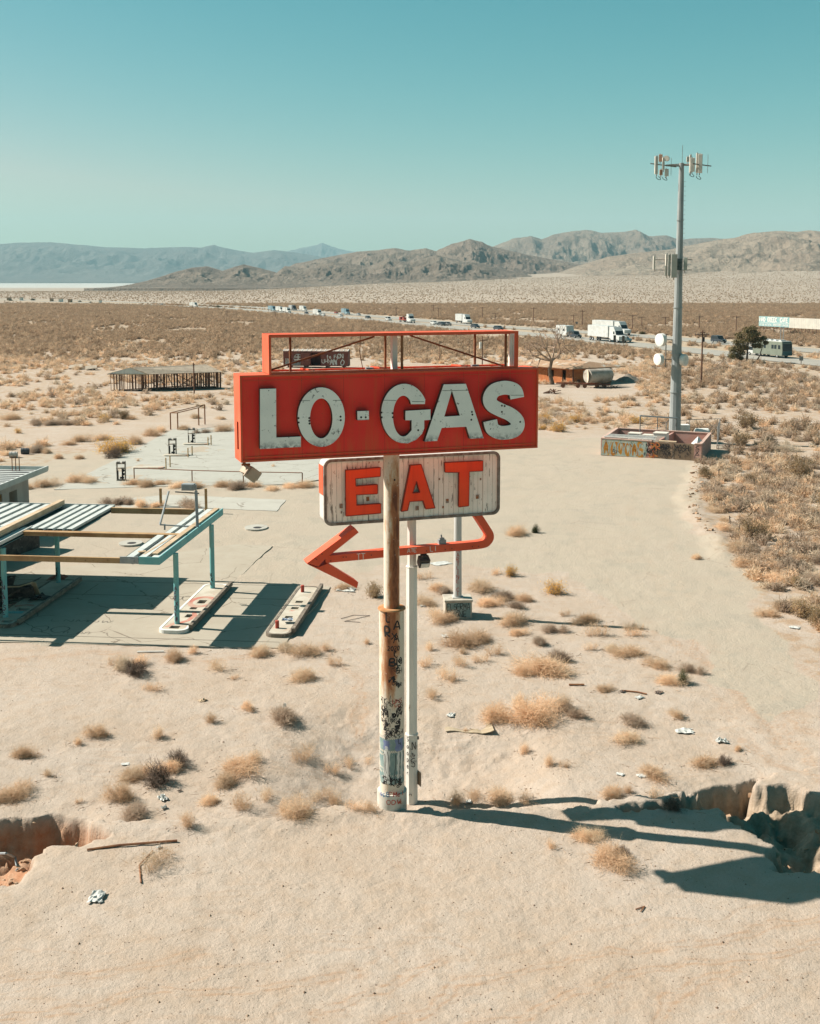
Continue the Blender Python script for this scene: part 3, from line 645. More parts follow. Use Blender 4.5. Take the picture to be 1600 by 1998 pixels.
# head: two heavy arms meeting at the tip
b.prism([P1([(416,1178),(645,1008),(664,1030),(500,1160),(470,1195)], AN0)], SF, AN0-.02, AN1+.18)
b.prism([P1([(419,1184),(468,1199),(515,1180),(662,1270),(655,1298)], AN0)], SF, AN0-.017, AN1+.17)
b.build('arrow_head', ORG, es)
b = MB()
for q in [(455,1155),(462,1160),(488,1135),(530,1168),(590,1150),(604,1149),(725,1140),(990,1120),(1080,1113),(1112,1108),(1210,1100),(1240,1098)]:
    p = P1([q], AN0-.02)[0]; b.tube((p[0], AN0-.024, p[1]), (p[0], AN0-.021, p[1]), .018, n=8)
b.build('bulb_sockets', BLK, arw)
b = MB()
scrawl(b, 'ATE', lambda u, v: (u, AN0-.004, v), *P1([(898,1128)], AN0)[0], .13, .09, .02); scrawl(b, 'TT', lambda u, v: (u, AN0-.004, v), *P1([(655,1165)], AN0)[0], .2, .12, .022)
scrawl(b, 'LI', lambda u, v: (u, AN0-.004, v), *P1([(1008,1122)], AN0)[0], .16, .1, .018)
b.build('white_scribbles', WHP, arw)
# floodlights fixed to the sign
def flood(c, rx, s, name='floodlight', m=None, ry=0):
    b = MB(); b.box(c, (.34*s, .26*s, .30*s), rx=rx, ry=ry); b.box((c[0], c[1]-.02, c[2]+.19*s), (.20*s, .14*s, .10*s), rx=rx, ry=ry)
    b.tube((c[0], c[1], c[2]+.2*s), (c[0], c[1]+.05, c[2]+.36*s), .025)
    return b.build(name, m or GALV, es)
p = P1([(1063, 1078)], EN+.2)[0]; flood((p[0], EN+.2, p[1]-.02), 0, .7)
p = P1([(978, 1172)], EN+.05)[0]; o = flood((p[0], EN+.09, p[1]), .5, 1.0, m=mat('dark_lamp_housing', C(.05,.05,.05), C(.10,.08,.07), 4)); 
b = MB(); b.box((p[0], EN-.05, p[1]-.10), (.26, .02, .16), rx=.5); b.build('lens', WHP, o)
p = P1([(145, 742)], .1)[0]
TANM = mat('tan_lamp_box', C(.42,.34,.26), C(.34,.27,.20), 3)
b = MB(); b.box((p[0], .1, p[1]), (.36, .62, .26), ry=radians(38), rz=radians(12)); b.box((p[0]-.02, -.16, p[1]-.03), (.40, .06, .30), ry=radians(38), rz=radians(12)); b.build('hanging_lamp_box', TANM, sgn)
q = P1([(112, 700)], .1)[0]; b = MB(); b.bar((q[0], .1, vB-.01), (q[0]+.02, .1, vB-.16), .08, .08); b.box((q[0]+.06, .1, vB-.15), (.24, .10, .05)); b.build('lamp_bracket', RUSTM, sgn)
# stepped main column
zs1 = at(765, 1187, SY).z; zs0 = at(765, 1540, SY).z; zc = at(765, 735+0, SY).z
b = MB(); b.tube((0, 0, zs1-.02), (0, 0, vB-.002), .235, .235, 40); col_up = b.build('upper_column', CRUST, sgn, True)
b = MB(); b.tube((0, 0, zs0), (0, 0, zs1), .375, .375, 48); col_lo = b.build('lower_column', CRUSTL, sgn, True)
b = MB(); b.tube((0, 0, zs1), (0, 0, zs1+.045), .42, .40, 48); b.build('column_collar', mat('rusted_collar', C(.36,.16,.06), C(.45,.26,.13), 3), sgn, True)
b = MB(); b.tube((0, 0, -1.7), (0, 0, zs0), .45, .45, 48); col_b = b.build('column_base', mat('painted_base', C(.55,.52,.46), C(.44,.40,.35), 2, c3=C(.34,.16,.08), s3=3), sgn, True)
b = MB()
for i in range(3): b.tube((-.0+.0*i, -.24, vB-.5-.6*i*0), (0, -.25, vB-.5), .0, .03)
b = MB(); b.tube((.02, -.245, P1([(830, 778)], -.2)[0][1]), (.02, -.225, P1([(830, 778)], -.2)[0][1]), .03); b.build('plugged_hole', BLK, col_up)
def cyl(R, cx=0, cy=0, off=.004):
    def f(u, v):  # u: metres around the cylinder from the side facing the viewer
        a = -pi/2+u/R-TH*0+radians(-18.5+1.0); return (cx+(R+off)*cos(a), cy+(R+off)*sin(a), v)
    return f
def zc4(y): return at(765, 1150+y/4, SY-.38).z
rr = random.Random(5); fc = cyl(.375)
def uu(x): return .375*math.asin(max(-.97, min(.97, (x-657)/100.0)))      # zoom-4 pixel column -> metres around
b = MB()
for txt, x, y, h, w, pen in (('L',612,260,.30,.14,.05),('A',672,320,.26,.22,.048),('R',604,375,.30,.18,.048),('X',655,395,.20,.16,.036),('A',672,418,.26,.18,.036),('2020',625,480,.14,.075,.026),('BL',640,600,.22,.17,.045),('S',688,660,.17,.13,.03),('H',716,662,.16,.1,.02),('#',662,730,.20,.07,.028),('BR',704,765,.10,.07,.016),
        ('TK',572,900,.18,.10,.02),('O',580,945,.11,.09,.018),('M',590,1000,.20,.16,.04),('V',690,1000,.20,.13,.035),('Y',572,1040,.10,.07,.016),('SIN',600,1035,.10,.07,.014),('O',612,1145,.18,.12,.022),('K',650,1150,.18,.12,.022),('E',700,1140,.18,.10,.022),('TXT',602,1530,.16,.1,.02),('KN',650,1535,.22,.12,.03),('V',710,1525,.16,.1,.02)):
    scrawl(b, txt, fc, uu(x), zc4(y), h, w, pen, .07, 1.3, rr)
mess(b, fc, uu(575), uu(738), zc4(1160), zc4(880), 34, .017, rr, .13); mess(b, fc, uu(640), uu(742), zc4(770), zc4(500), 9, .024, rr, .12); mess(b, fc, uu(600), uu(735), zc4(1120), zc4(940), 5, .04, rr, .10); mess(b, fc, uu(575), uu(740), zc4(1540), zc4(1470), 8, .02, rr, .10)
b.build('graffiti', BLK, col_lo); b = MB()
for txt, x, y, h, w, pen in (('UNS',664,893,.13,.09,.018),('V',680,925,.1,.08,.014),('F',710,935,.12,.08,.018)): scrawl(b, txt, fc, uu(x), zc4(y), h, w, pen, .07, 1.3, rr)
b.build('graffiti', REDM, col_lo); b = MB()
def patch(b, fn, us, v0, v1, nv=14, wob=.04):
    """a painted area with a ragged outline following a curved surface"""
    n = 16; ph = [rr.uniform(0, 6) for _ in range(3)]
    vs = []
    for j in range(nv+1):
        v = v0+(v1-v0)*j/nv; l = us[0]+wob*sin(j*1.3+ph[0]); r = us[1]+wob*sin(j*1.7+ph[1])
        for i in range(n+1): vs.append(fn(l+(r-l)*i/n, v+wob*.6*sin(i*1.1+ph[2])*(j in (0, nv))))
    m = n+1; b.add(vs, [(j*m+i, j*m+i+1, (j+1)*m+i+1, (j+1)*m+i) for j in range(nv) for i in range(n)])
fp = cyl(.375, off=.0015); patch(b, fp, (-.50, .50), zc4(1525), zc4(1150)); b.build('sprayed_patch', TEALP, col_lo)
b = MB(); f2 = cyl(.375, off=.0028)
for x0, x1, y0, y1 in ((592,640,1265,1520),(700,718,1275,1480),(728,742,1270,1480),(600,625,1230,1262)):
    patch(b, f2, (uu(x0), uu(x1)), zc4(y1), zc4(y0), 12, .012)
b.build('white_drip', WHP, col_lo)
b = MB(); patch(b, f2, (uu(590), uu(640)), zc4(1255), zc4(1185), 8, .02); patch(b, f2, (uu(685), uu(742)), zc4(1270), zc4(1175), 8, .02); b.build('sprayed_patch', mat('violet_blue_spray', C(.14,.16,.30), C(.20,.24,.36), 4), col_lo)
b = MB(); f3 = cyl(.375, off=.0035)
for x0, y0, x1, y1 in ((590,1275,606,1480),(620,1270,648,1520),(684,1290,682,1520),(719,1280,716,1490),(745,1275,738,1470),(600,1290,612,1440)):
    ribbon(b, [(uu(x0+(x1-x0)*k/8+4*sin(k*.8)), zc4(y0+(y1-y0)*k/8)) for k in range(9)], f3, .017)
b.build('graffiti', BLK, col_lo)
fb = cyl(.45); b = MB()
def ub(x): return .45*math.asin(max(-.97, min(.97, (x-655)/120.0)))
scrawl(b, 'FMeI', fb, ub(632), zc4(1612), .14, .10, .022, .05, 1.3, rr); scrawl(b, 'ODW', fb, ub(612), zc4(1672), .14, .12, .022, .05, 1.35, rr); b.build('graffiti', REDM, col_b)
b = MB(); scrawl(b, 'apB', fb, ub(562), zc4(1612), .13, .09, .02, .05, 1.3, rr); b.build('graffiti', BLUEM, col_b)
# white support pole beside the column
WXu, WXn = P1([(919, 1150)], EN+.44)[0][0], EN+.44
wz1 = pl(803, 1105, WXn)[1]; wz0 = pl(803, 1432, WXn)[1]
b = MB(); b.tube((WXu, WXn, wz1), (WXu, WXn, f0+.05), .150, .150, 8); b.tube((WXu, WXn, wz0), (WXu, WXn, wz1), .185, .185, 8); b.tube((WXu, WXn, -1.8), (WXu, WXn, wz0), .205, .205, 8)
b.tube((WXu, WXn, wz0-.02), (WXu, WXn, wz0+.02), .22, .22, 8); b.tube((WXu, WXn, wz1-.015), (WXu, WXn, wz1+.015), .20, .20, 8)
wp = b.build('white_support_pole', WPOLE, es)
fw = cyl(.218, WXu, WXn, .006); b = MB()
def zw(y): return pl(803, 1150+y/4, WXn-.2)[1]
def uw(x): return .205*math.asin(max(-.95, min(.95, (x-808)/54.0)))
for i, ch in enumerate('Sooper'): scrawl(b, ch, fw, uw(768), zw(1190+i*52), .15, .07, .022, .05, 1, rr)
mess(b, fw, uw(775), uw(850), zw(1380), zw(1160), 5, .010, rr, .12)
scrawl(b, 'N', fw, uw(812), zw(1250), .26, .12, .022, .05, 1, rr); scrawl(b, 'S', fw, uw(800), zw(1385), .30, .15, .022, .05, 1, rr); scrawl(b, 'n', fw, uw(785), zw(1612), .10, .12, .016, .05, 1, rr)
b.build('graffiti', BLK, wp)
b = MB(); c = pl(820, 1514, WXn); b.box((WXu+.20, WXn-.12, c[1]), (.03, .34, .46), rz=.1); b.build('meter_panel', mat('brown_panel', C(.20,.145,.10), C(.26,.19,.13), 5), wp)
b = MB(); b.box((WXu+.17, WXn-.1, wz0-.12), (.07, .06, .09)); b.build('small_bracket', BLK, wp)
es.location = ORI+eu*WXu+en*WXn
for c_ in kids(es): c_.location = (-WXu, -WXn, 0)

# ------------------------------------------------------------------ grey lamp post on a concrete block, behind the sign
LPp = gpt(895, 1208)
lp = thing('pole_on_block', 'slim pale grey pole standing on a graffitied concrete block right of the sign column', 'pole', (LPp.x, LPp.y, LPp.z), radians(4))
b = MB(); b.box((0, .55, .40), (1.28, 1.05, .86)); b.box((0, .55, .87), (1.36, 1.12, .10)); CONC = mat('weathered_concrete', C(.42,.38,.31), C(.33,.29,.24), 2.5, c3=C(.24,.19,.15), s3=5)
blk = b.build('concrete_block', CONC, lp, bevel=.02)
b = MB(); b.b2((-.57, .018, .08), (.57, .023, .78)); b.build('painted_panel', TEALP, blk)
b = MB()
scrawl(b, 'ELSERMA', lambda u, v: (u, .016, v), -.54, .44, .30, .13, .028, .08, 1.2, rr); scrawl(b, 'VIANE', lambda u, v: (u, .016, v), -.54, .10, .28, .16, .028, .08, 1.2, rr)
b.build('graffiti', BLK, blk)
b = MB(); b.tube((0, .55, .90), (0, .55, 7.75), .20, .165, 14); b.box((0, .55, .94), (.5, .5, .04)); lpole = b.build('pole', mat('pale_grey_pole', C(.46,.45,.43), C(.40,.39,.37), 2, st=(1,1,.3)), lp, True)
b = MB(); fl_ = cyl(.19, 0, .55, .012)
for i, ch in enumerate('SMARTLINE CI'): scrawl(b, ch, fl_, -.01, 3.35-i*.21, .17, .12, .022, .06, 1, rr)
b.build('graffiti', REDM, lpole)
# ------------------------------------------------------------------ ruined pump canopy
CO = Vector((-10.76, 51.86, 0)); CTH = math.atan2(.9955, .0952)-pi/2      # local: x = right, y = away
can = thing('ruined_canopy', 'ruined filling station canopy with turquoise posts and half its roof panels gone', 'canopy', CO, CTH)
CMI = Matrix.Rotation(-CTH, 4, 'Z') @ Matrix.Translation(-CO)
def c3(x, y, z): return CMI @ gp(x/3.478, 880+y/3.478, z)          # canopy-local point at height z
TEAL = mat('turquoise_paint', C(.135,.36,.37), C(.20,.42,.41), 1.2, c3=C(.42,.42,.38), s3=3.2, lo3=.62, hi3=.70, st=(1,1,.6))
WOOD = mat('bare_tan_timber', C(.36,.23,.115), C(.27,.15,.07), 1.1, c3=C(.15,.08,.04), s3=6, st=(1,1,1))
WOODP = mat('pale_timber', C(.48,.36,.24), C(.38,.27,.17), 1.5, c3=C(.2,.13,.08), s3=7)
PANEL = mat('white_roof_panel', C(.46,.48,.45), C(.39,.415,.40), 1.5, c3=C(.26,.22,.18), s3=4, lo3=.64)
TOPZ, UND = 3.88, 3.52
b = MB()
for x, y in ((0,0),(0,6.2),(-8.35,.25),(-8.35,6.5)):
    m = MB(); m.tube((x, y, -.02), (x, y, UND), .125, .125, 12); pst = m.build('post', TEAL, can, True)
    g_ = MB(); fn = cyl(.125, x, y, .004); 
    for i in range(7 if y < 1 else 3): scrawl(g_, rr.choice('SAEKNRX#'), fn, rr.uniform(-.12, .02), .35+i*.24, .2, .12, .035, .1, 1, rr)
    g_.build('graffiti', bpy.data.materials.get('purple_marker') or mat('purple_marker', C(.14,.06,.10), C(.08,.05,.08), 5) if y < 1 else BLK, pst)
# right hand strip with its fascia
b = MB(); b.b2((-.10, -2.15, UND), (-.05, 8.75, TOPZ)); b.b2((-1.0, -2.20, UND), (-.05, -2.151, TOPZ-.02)); b.build('turquoise_fascia', TEAL, can)
b = MB(); b.b2((-1.85, -2.20, UND+.02), (-1.02, -2.14, TOPZ-.03)); b.box((-1.35, -2.22, 3.66), (.30, .03, .22), ry=.2); b.build('bent_fascia_sheet', GALV, can)
NAVY = mat('dark_roof_trough', C(.035,.05,.065), C(.06,.075,.04), 2)
def pans(x0, x1, y0, y1, n, name='roof_panel'):
    """standing-seam roof: white pans with raised ribs, gaps showing dark between"""
    w = (x1-x0)/n
    for i in range(n):
        m = MB(); a = x0+w*i; m.b2((a+w*.40, y0, TOPZ-.075), (a+w*.97, y1, TOPZ-.045)); m.b2((a+w*.40, y0+.01, TOPZ-.17), (a+w*.43, y1-.01, TOPZ-.076)); m.b2((a+w*.94, y0+.01, TOPZ-.17), (a+w*.97, y1-.01, TOPZ-.076))
        m.build(name, PANEL, can)
    m = MB(); m.b2((x0, y0+.02, TOPZ-.20), (x1, y1-.02, TOPZ-.171)); m.build('roof_trough', NAVY, can)
pans(-1.80, -.12, -2.1, 2.3, 3); pans(-1.55, -.12, 2.75, 8.7, 3)
yb0 = c3(560,518,TOPZ).y; yb1 = c3(700,362,TOPZ).y; xr = c3(780,362,TOPZ).x; xd = c3(465,352,TOPZ).x
pans(xr-2.45, xr, yb0-.2, yb1, 5); pans(-17.5, xd-.25, yb0+.1, yb1, 14)
yf0, yf1 = -1.6, yb0+.05
pans(-17.5, -8.4, yf0, yf1, 16)
b = MB(); b.b2((-8.38, yf0, TOPZ-.16), (-8.34, yf1+.1, TOPZ)); b.build('panel_edge_strip', WHP, can)
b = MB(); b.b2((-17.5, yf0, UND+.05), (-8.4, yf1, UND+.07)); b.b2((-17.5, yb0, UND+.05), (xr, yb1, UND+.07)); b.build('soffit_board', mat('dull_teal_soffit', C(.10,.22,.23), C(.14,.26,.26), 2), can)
b = MB(); b.b2((-18, yb1+.01, UND), (xr, yb1+.06, TOPZ)); b.build('rear_fascia', PANEL, can)
# timbers
b = MB(); b.b2((-18, -2.19, UND+.02), (-1.86, -2.06, TOPZ-.10)); b.build('front_beam', WOOD, can)
b = MB(); b.b2((-8.3, 2.42, UND+.1), (-.35, 2.58, TOPZ-.08)); b.b2((-18, 2.42, UND+.1), (-9.0, 2.58, TOPZ+.02)); b.b2((-8.3, 2.32, TOPZ-.079), (-.35, 2.68, TOPZ-.03)); b.build('middle_beam', WOOD, can)
b = MB(); b.b2((xr+.01, 8.55, UND+.0), (-1.6, 8.72, TOPZ-.06)); b.build('rear_beam', WOOD, can)
b = MB(); b.bar((-8.95, -2.6, TOPZ+.14), (-9.0, 8.9, TOPZ+.14), .30, .26); b.build('ridge_beam', WOODP, can)
b = MB(); b.bar((-.42, -1.7, TOPZ+.0), (-.35, 8.6, TOPZ+.0), .26, .07); b.build('fallen_plank', WOODP, can)
b = MB(); b.bar((-.95, -1.6, TOPZ-.06), (-.75, 2.2, TOPZ-.06), .10, .05); b.box((-1.2, -1.1, TOPZ-.05), (.35, .25, .05), rz=.5); b.build('loose_board', WOODP, can)
# bent lamp frame standing on the roof
fr = thing('lamp_frame', 'bent metal lamp frame with a grey floodlight standing on the canopy roof', 'lamp frame', CO+Matrix.Rotation(CTH, 3, 'Z') @ Vector((-2.3, 4.6, TOPZ)), CTH)
p0 = c3(1085,500,TOPZ); p1 = c3(1340,515,TOPZ); OR = Vector((-2.3, 4.6, TOPZ))
b = MB(); A_ = p0-OR; B_ = p1-OR; A_.z = B_.z = .0
b.bar(A_, B_, .05, .06); b.bar(A_, A_+Vector((.35, .45, 1.62)), .09, .07); b.bar(B_, B_+Vector((-.12, .3, 1.75)), .14, .08); b.bar(A_+Vector((.18,.2,0)), A_+Vector((.18,.2,-.3)), .07, .07)
b.build('frame', GALV, fr)
b = MB(); T_ = B_+Vector((-.12, .3, 1.62)); b.bar(T_+Vector((-1.05, 0, .06)), T_+Vector((.15, 0, 0)), .06, .06); b.build('cross_bar', GREYT, fr)
b = MB(); b.box(T_+Vector((-.38, .0, .32)), (.62, .36, .32)); b.box(T_+Vector((-.40, -.19, .32)), (.56, .02, .26)); b.bar(T_+Vector((0,0,0)), T_+Vector((0,0,.45)), .07, .07); b.build('floodlight', GALV, fr, bevel=.02)
for q in ((1092, 330, 250), (1400, 378, 250)):
    g0 = gpt(q[0]/3.478, 880+(q[1]+45)/3.478); h_ = (q[1]+45-q[2])/3.478/F*g0.y
    b = MB(); b.bar((0,0,0), (0,0,h_), .16, .16); o = b.build('bare_post', mat('ochre_post', C(.42,.28,.13), C(.32,.18,.08), 3), loc=g0)
    tag(o, 'square ochre post standing behind the canopy, '+('left' if q[0] < 1200 else 'right')+' of the pair', 'post', 'ochre posts behind the canopy')

# concrete slabs
def slab(poly, z0, z1, name, m, label, kind='structure', chip=.12):
    P = []; rn = random.Random(len(poly)*7+int(poly[0][0]*10) % 97)
    for (x1, y1), (x2, y2) in zip(poly, poly[1:]+poly[:1]):
        L = math.hypot(x2-x1, y2-y1); k = max(1, int(L/.7))
        for i in range(k): s = i/k; P.append((x1+(x2-x1)*s+rn.uniform(-chip, chip)*.5*(i > 0), y1+(y2-y1)*s+rn.uniform(-chip, chip)*.5*(i > 0)))
    b = MB(); b.prism([P], lambda u, v, d: (u, v, d), z0, z1); o = b.build(name, m)
    tag(o, kind=kind); return o
def conc_mat(name, c1, c2, js=3.0, joint=True):
    t = NT(name); v = t.coord('Object')
    col = t.mix(t.ramp(t.noise(v, .7, 6, .65), [(.35, 0), (.65, 1)]), c1, c2)
    col = t.mix(t.ramp(t.noise(v, 3.2, 6, .75), [(.58, 0), (.72, .55)]), col, C(.24,.185,.13))
    cr = t.n('TexVoronoi', feature='DISTANCE_TO_EDGE'); cr.inputs['Scale'].default_value = .42; vv = t.mix(.3, v, t.noise(v, 1.6, 5)); t.l(vv, cr.inputs['Vector'])
    col = t.mix(t.math('MULTIPLY', t.math('LESS_THAN', cr.outputs['Distance'], .007), t.ramp(t.noise(v, .5, 2), [(.45, 0), (.5, .7)])), col, C(.12,.09,.065))
    return t.fin(col, .9, t.noise(v, 12, 5), .3, .015)
SLAB1 = conc_mat('pale_concrete_slab', C(.345,.335,.295), C(.31,.30,.262)); SLAB2 = conc_mat('dusty_concrete_slab', C(.335,.295,.235), C(.305,.262,.205)); SLAB3 = conc_mat('bleached_patch', C(.37,.355,.31), C(.33,.315,.275))
def cw(a, b_): p = CO+Matrix.Rotation(CTH, 3, 'Z') @ Vector((a, b_, 0)); return (p.x, p.y)
slab(pxpoly([(105,956),(238,892),(300,858),(338,838),(470,834),(700,838),(760,860),(700,925),(560,946),(300,950)]), -.3, .04, 'old_pump_pavement', SLAB1, '')
slab([cw(-19, -3.3), cw(5.4, -2.6), cw(5.9, 7.6), cw(.6, 7.75), cw(.9, 16.5), cw(-1.4, 16.7), cw(-6.5, 12.5), cw(-11.5, 8.9), cw(-19, 9)], -.3, .052, 'canopy_pavement', SLAB2, '')
slab(pxpoly([(225,975),(330,966),(558,976),(540,998),(350,990),(240,992)]), -.3, .035, 'bleached_pavement', SLAB3, '')
for k, q in enumerate([(255,1062,40,8),(500,1031,40,9),(512,985,30,6)][:2]):
    c = gpt(q[0], q[1]); r_ = q[2]/F*c.y*.5
    b = MB(); b.prism([[(c.x+r_*1.15*cos(a/20*2*pi), c.y+r_*1.25*sin(a/20*2*pi)) for a in range(20)]], lambda u, v, d: (u, v, d), -.2, .115); o = b.build('filler_pad', SLAB3)
    tag(o, 'pale round concrete pad with a dark filler hole, '+('seen through the open canopy roof' if k == 0 else 'on bare ground right of the canopy'), 'tank pad', 'tank filler pads')
    b = MB(); b.tube((c.x+.1, c.y-.15, .11), (c.x+.1, c.y-.15, .119), .28, n=16); b.build('filler_hole', BLK, o)
# expansion joints of the canopy pavement
b = MB()
for y in (-1.9, 7.45, 4.9):
    b.bar((-18, y, .0535), (5.2, y+.1, .0535), .05, .003)
o = b.build('pavement_joints', mat('dark_joint', C(.09,.07,.05)), loc=CO); o.rotation_euler = (0, 0, CTH); tag(o, kind='structure')
# painted scribble on the pavement in the shade
b = MB(); cwf = lambda u, v: (*cw(u, v), .0575)
scrawl(b, 'OO', cwf, -6.6, -1.35, .9, .8, .07, .05, 1.2, rr); scrawl(b, 'nunn', cwf, -4.9, -1.5, .5, .3, .05, .1, 1.1, rr); scrawl(b, 'SUNNOe', cwf, -2.9, 4.4, .7, .4, .05, .1, 1.1, rr); scrawl(b, 'LNMNW', cwf, -6.2, .3, .3, .5, .05, .1, 1.2, rr)
o = b.build('pavement_scribble', mat('faded_ground_paint', C(.13,.11,.09), C(.2,.17,.13), 3)); tag(o, kind='structure')
# pump islands
ISM = mat('island_concrete', C(.44,.40,.33), C(.37,.32,.25), 1.2, c3=C(.40,.20,.15), s3=1.3, lo3=.6, hi3=.66)
KERB = mat('grimy_kerb_edge', C(.21,.17,.13), C(.12,.095,.075), 3, c3=C(.33,.28,.22), s3=5)
REDG = mat('faded_red_ground_paint', C(.40,.15,.11), C(.40,.25,.19), 1.6)
def island(label, x0, x1, y0, y1, holes, extra=0):
    o = thing('pump_island', label, 'pump island', (*cw((x0+x1)/2, y0), .052), CTH, 'pump islands'); w = x1-x0; L = y1-y0; r = .42
    pr = rrect(-w/2, 0, w/2, L, r, 6)
    b = MB(); b.prism([pr, rrect(-w/2+.12, .12, w/2-.12, L-.12, r-.1, 6)], lambda u, v, d: (u, v, d), 0, .17); b.build('kerb', WHP if extra else KERB, o)
    hl = []
    for hx, hy, hw, hh in holes: hl.append([(hx-hw/2, hy-hh/2), (hx+hw/2, hy-hh/2), (hx+hw/2, hy+hh/2), (hx-hw/2, hy+hh/2)])
    b = MB(); b.prism([rrect(-w/2+.12, .12, w/2-.12, L-.12, r-.1, 6)]+hl, lambda u, v, d: (u, v, d), .0, .155); b.build('slab', ISM, o)
    b = MB()
    for hx, hy, hw, hh in holes: b.b2((hx-hw/2+.002, hy-hh/2+.002, .001), (hx+hw/2-.002, hy+hh/2-.002, .012))
    b.build('pit', mat('pit_dirt', C(.10,.07,.05), C(.18,.12,.08), 5), o)
    b = MB(); b.bar((w/2+.07, .5, .19), (w/2+.03, L+.1, .19), .16, .22); b.build('edge_board', KERB, o)
    return o
i1 = island('pump island under the right canopy strip with red ring painted round a pit', -.62, .72, -1.1, 7.0, [(0, .55, .45, .4), (.15, 2.35, .34, .5), (.0, 3.6, .34, .35), (.1, 4.75, .4, .6)], 1)
i2 = island('grimy pump island beside the wreckage under the left canopy roof', -8.95, -7.45, -1.0, 7.1, [(.2, .6, .5, .4), (.1, 2.6, .6, .5)])
i3 = island('bare pump island with two red bollards right of the canopy', 4.35, 5.5, -1.2, 7.0, [(0, 5.3, .36, .35), (.0, 4.2, .36, .35), (0, 2.7, .36, .35)])
fi = lambda u, v: (u, v, .158)
b = MB()
for cx_, cy_, r_ in ((.1, 4.75, .62), (.1, 4.75, .50)): ribbon(b, [(cx_+r_*cos(a/24*2*pi), cy_+r_*1.5*sin(a/24*2*pi)) for a in range(25)], fi, .13)
ribbon(b, [(-.05, 1.0), (.3, 1.6), (.42, 2.4), (.2, 3.0), (-.2, 2.9)], fi, .24); ribbon(b, [(-.4, .5), (-.1, 1.3)], fi, .2)
b.build('red_ground_paint', REDG, i1)
b = MB(); ribbon(b, [(-.5, 3.0), (0, 3.3), (.4, 3.2)], fi, .25); ribbon(b, [(-.4, 4.8), (.3, 4.9)], fi, .28); b.build('red_ground_paint', REDG, i2)
b = MB(); ribbon(b, [(-.5, 2.0), (.35, 2.05)], fi, .4); b.build('turquoise_ground_paint', TEAL, i2)
for y, l in ((.95, 'short red bollard at the near end of the right pump island'), (7.1, 'short red bollard at the far end of the right pump island')):
    b = MB(); b.tube((0,0,0), (0,0,.36), .09, n=14); b.tube((0,0,.36), (0,0,.38), .09, .05, n=14)
    o = b.build('bollard', mat('red_bollard_paint', C(.36,.06,.04), C(.28,.05,.03), 4), loc=(*cw(4.75, -1.2+y), .19)); o.rotation_euler = (0,0,0); tag(o, l, 'bollard', 'red bollards')

# wreckage under the canopy
rk = random.Random(11)
dk = mat('charred_debris', C(.035,.03,.028), C(.08,.065,.055), 4, c3=C(.28,.25,.22), s3=3.5, lo3=.6, hi3=.66)
wr = thing('wreckage_heap', 'heap of charred sheet metal and boards lying under the left canopy roof', 'debris heap', (*cw(-11.3, 2.2), .1), CTH)
b = MB()
for i in range(46):
    x, y = rk.uniform(-3.4, 2.0), rk.uniform(-2.6, 3.2); b.box((x, y, rk.uniform(.05, .55)), (rk.uniform(.4, 2.0), rk.uniform(.2, 1.1), .03), rz=rk.uniform(0, 3), rx=rk.uniform(-.6, .6), ry=rk.uniform(-.5, .5))
b.build('sheet', dk, wr); b = MB()
for i in range(26):
    x, y = rk.uniform(-3.2, 1.8), rk.uniform(-2.4, 3); a = rk.uniform(0, 3); b.bar((x, y, .1), (x+cos(a)*1.9, y+sin(a)*1.9, rk.uniform(.1, .7)), .07, .05)
b.build('charred_timber', mat('charred_wood', C(.05,.035,.028), C(.16,.11,.08), 5), wr)
b = MB(); rows_ = []
for i in range(9):
    for j in range(5): rows_.append((-1.7+i*.24+rk.uniform(-.05,.05), 1.0+j*.22+i*.12+rk.uniform(-.05,.05), .62+rk.uniform(-.14,.14)-j*.07))
b.add(rows_, [(i*5+j, i*5+j+1, i*5+j+6, i*5+j+5) for i in range(8) for j in range(4)]); o = b.build('torn_pale_sheet', mat('dirty_pale_cloth', C(.36,.36,.33), C(.26,.25,.23), 3), wr)
o = thing('wrecked_bench_seat', 'overturned burnt trough with a pale rim on the left pump island edge', 'wrecked trough', (*cw(-9.55, 3.2), .1), CTH+.15)
b = MB(); b.box((0, 0, .40), (2.3, .08, .62), rx=.35); b.box((0, .5, .38), (2.3, .08, .60), rx=-.2); b.box((1.15, .25, .38), (.06, .6, .6)); b.box((-1.15, .25, .3), (.06, .6, .5)); b.build('body', dk, o)
b = MB(); b.bar((-1.15, .02, .72), (.55, .0, .74), .09, .05); b.bar((.55, 0, .74), (1.2, .1, .92), .09, .05); b.bar((1.2, .1, .92), (1.32, .4, .2), .3, .04); b.build('pale_rim', WOODP, o)
for (x, y, c_, lb) in ((-8.7, 7.3, C(.26,.09,.06), 'crumpled reddish rag beside the rear left canopy post'), (-8.0, 3.4, C(.06,.055,.05), 'black rubber flap lying on the left pump island')):
    b = MB(); k = []
    for i in range(7):
        for j in range(6): k.append((i*.16-.5, j*.15-.4, .16+rk.uniform(0, .26)*sin(i*.5)))
    b.add(k, [(i*6+j, i*6+j+1, i*6+j+7, i*6+j+6) for i in range(6) for j in range(5)]); o = b.build('crumpled_rag', mat('rag', c_, C(c_[0]*.6, c_[1]*.6, c_[2]*.6), 5), loc=(*cw(x, y), .06)); tag(o, lb, 'rag')
b = MB(); k = [(i*.1-.25, j*.1-.2, .02+rk.uniform(0, .14)) for i in range(6) for j in range(5)]; b.add(k, [(i*5+j, i*5+j+1, i*5+j+6, i*5+j+5) for i in range(5) for j in range(4)])
o = b.build('crumpled_bag', mat('blue_cloth', C(.10,.16,.26), C(.3,.33,.36), 6), loc=(*cw(5.05, .6), .27)); tag(o, 'small crumpled blue bag near the front of the right pump island', 'bag')

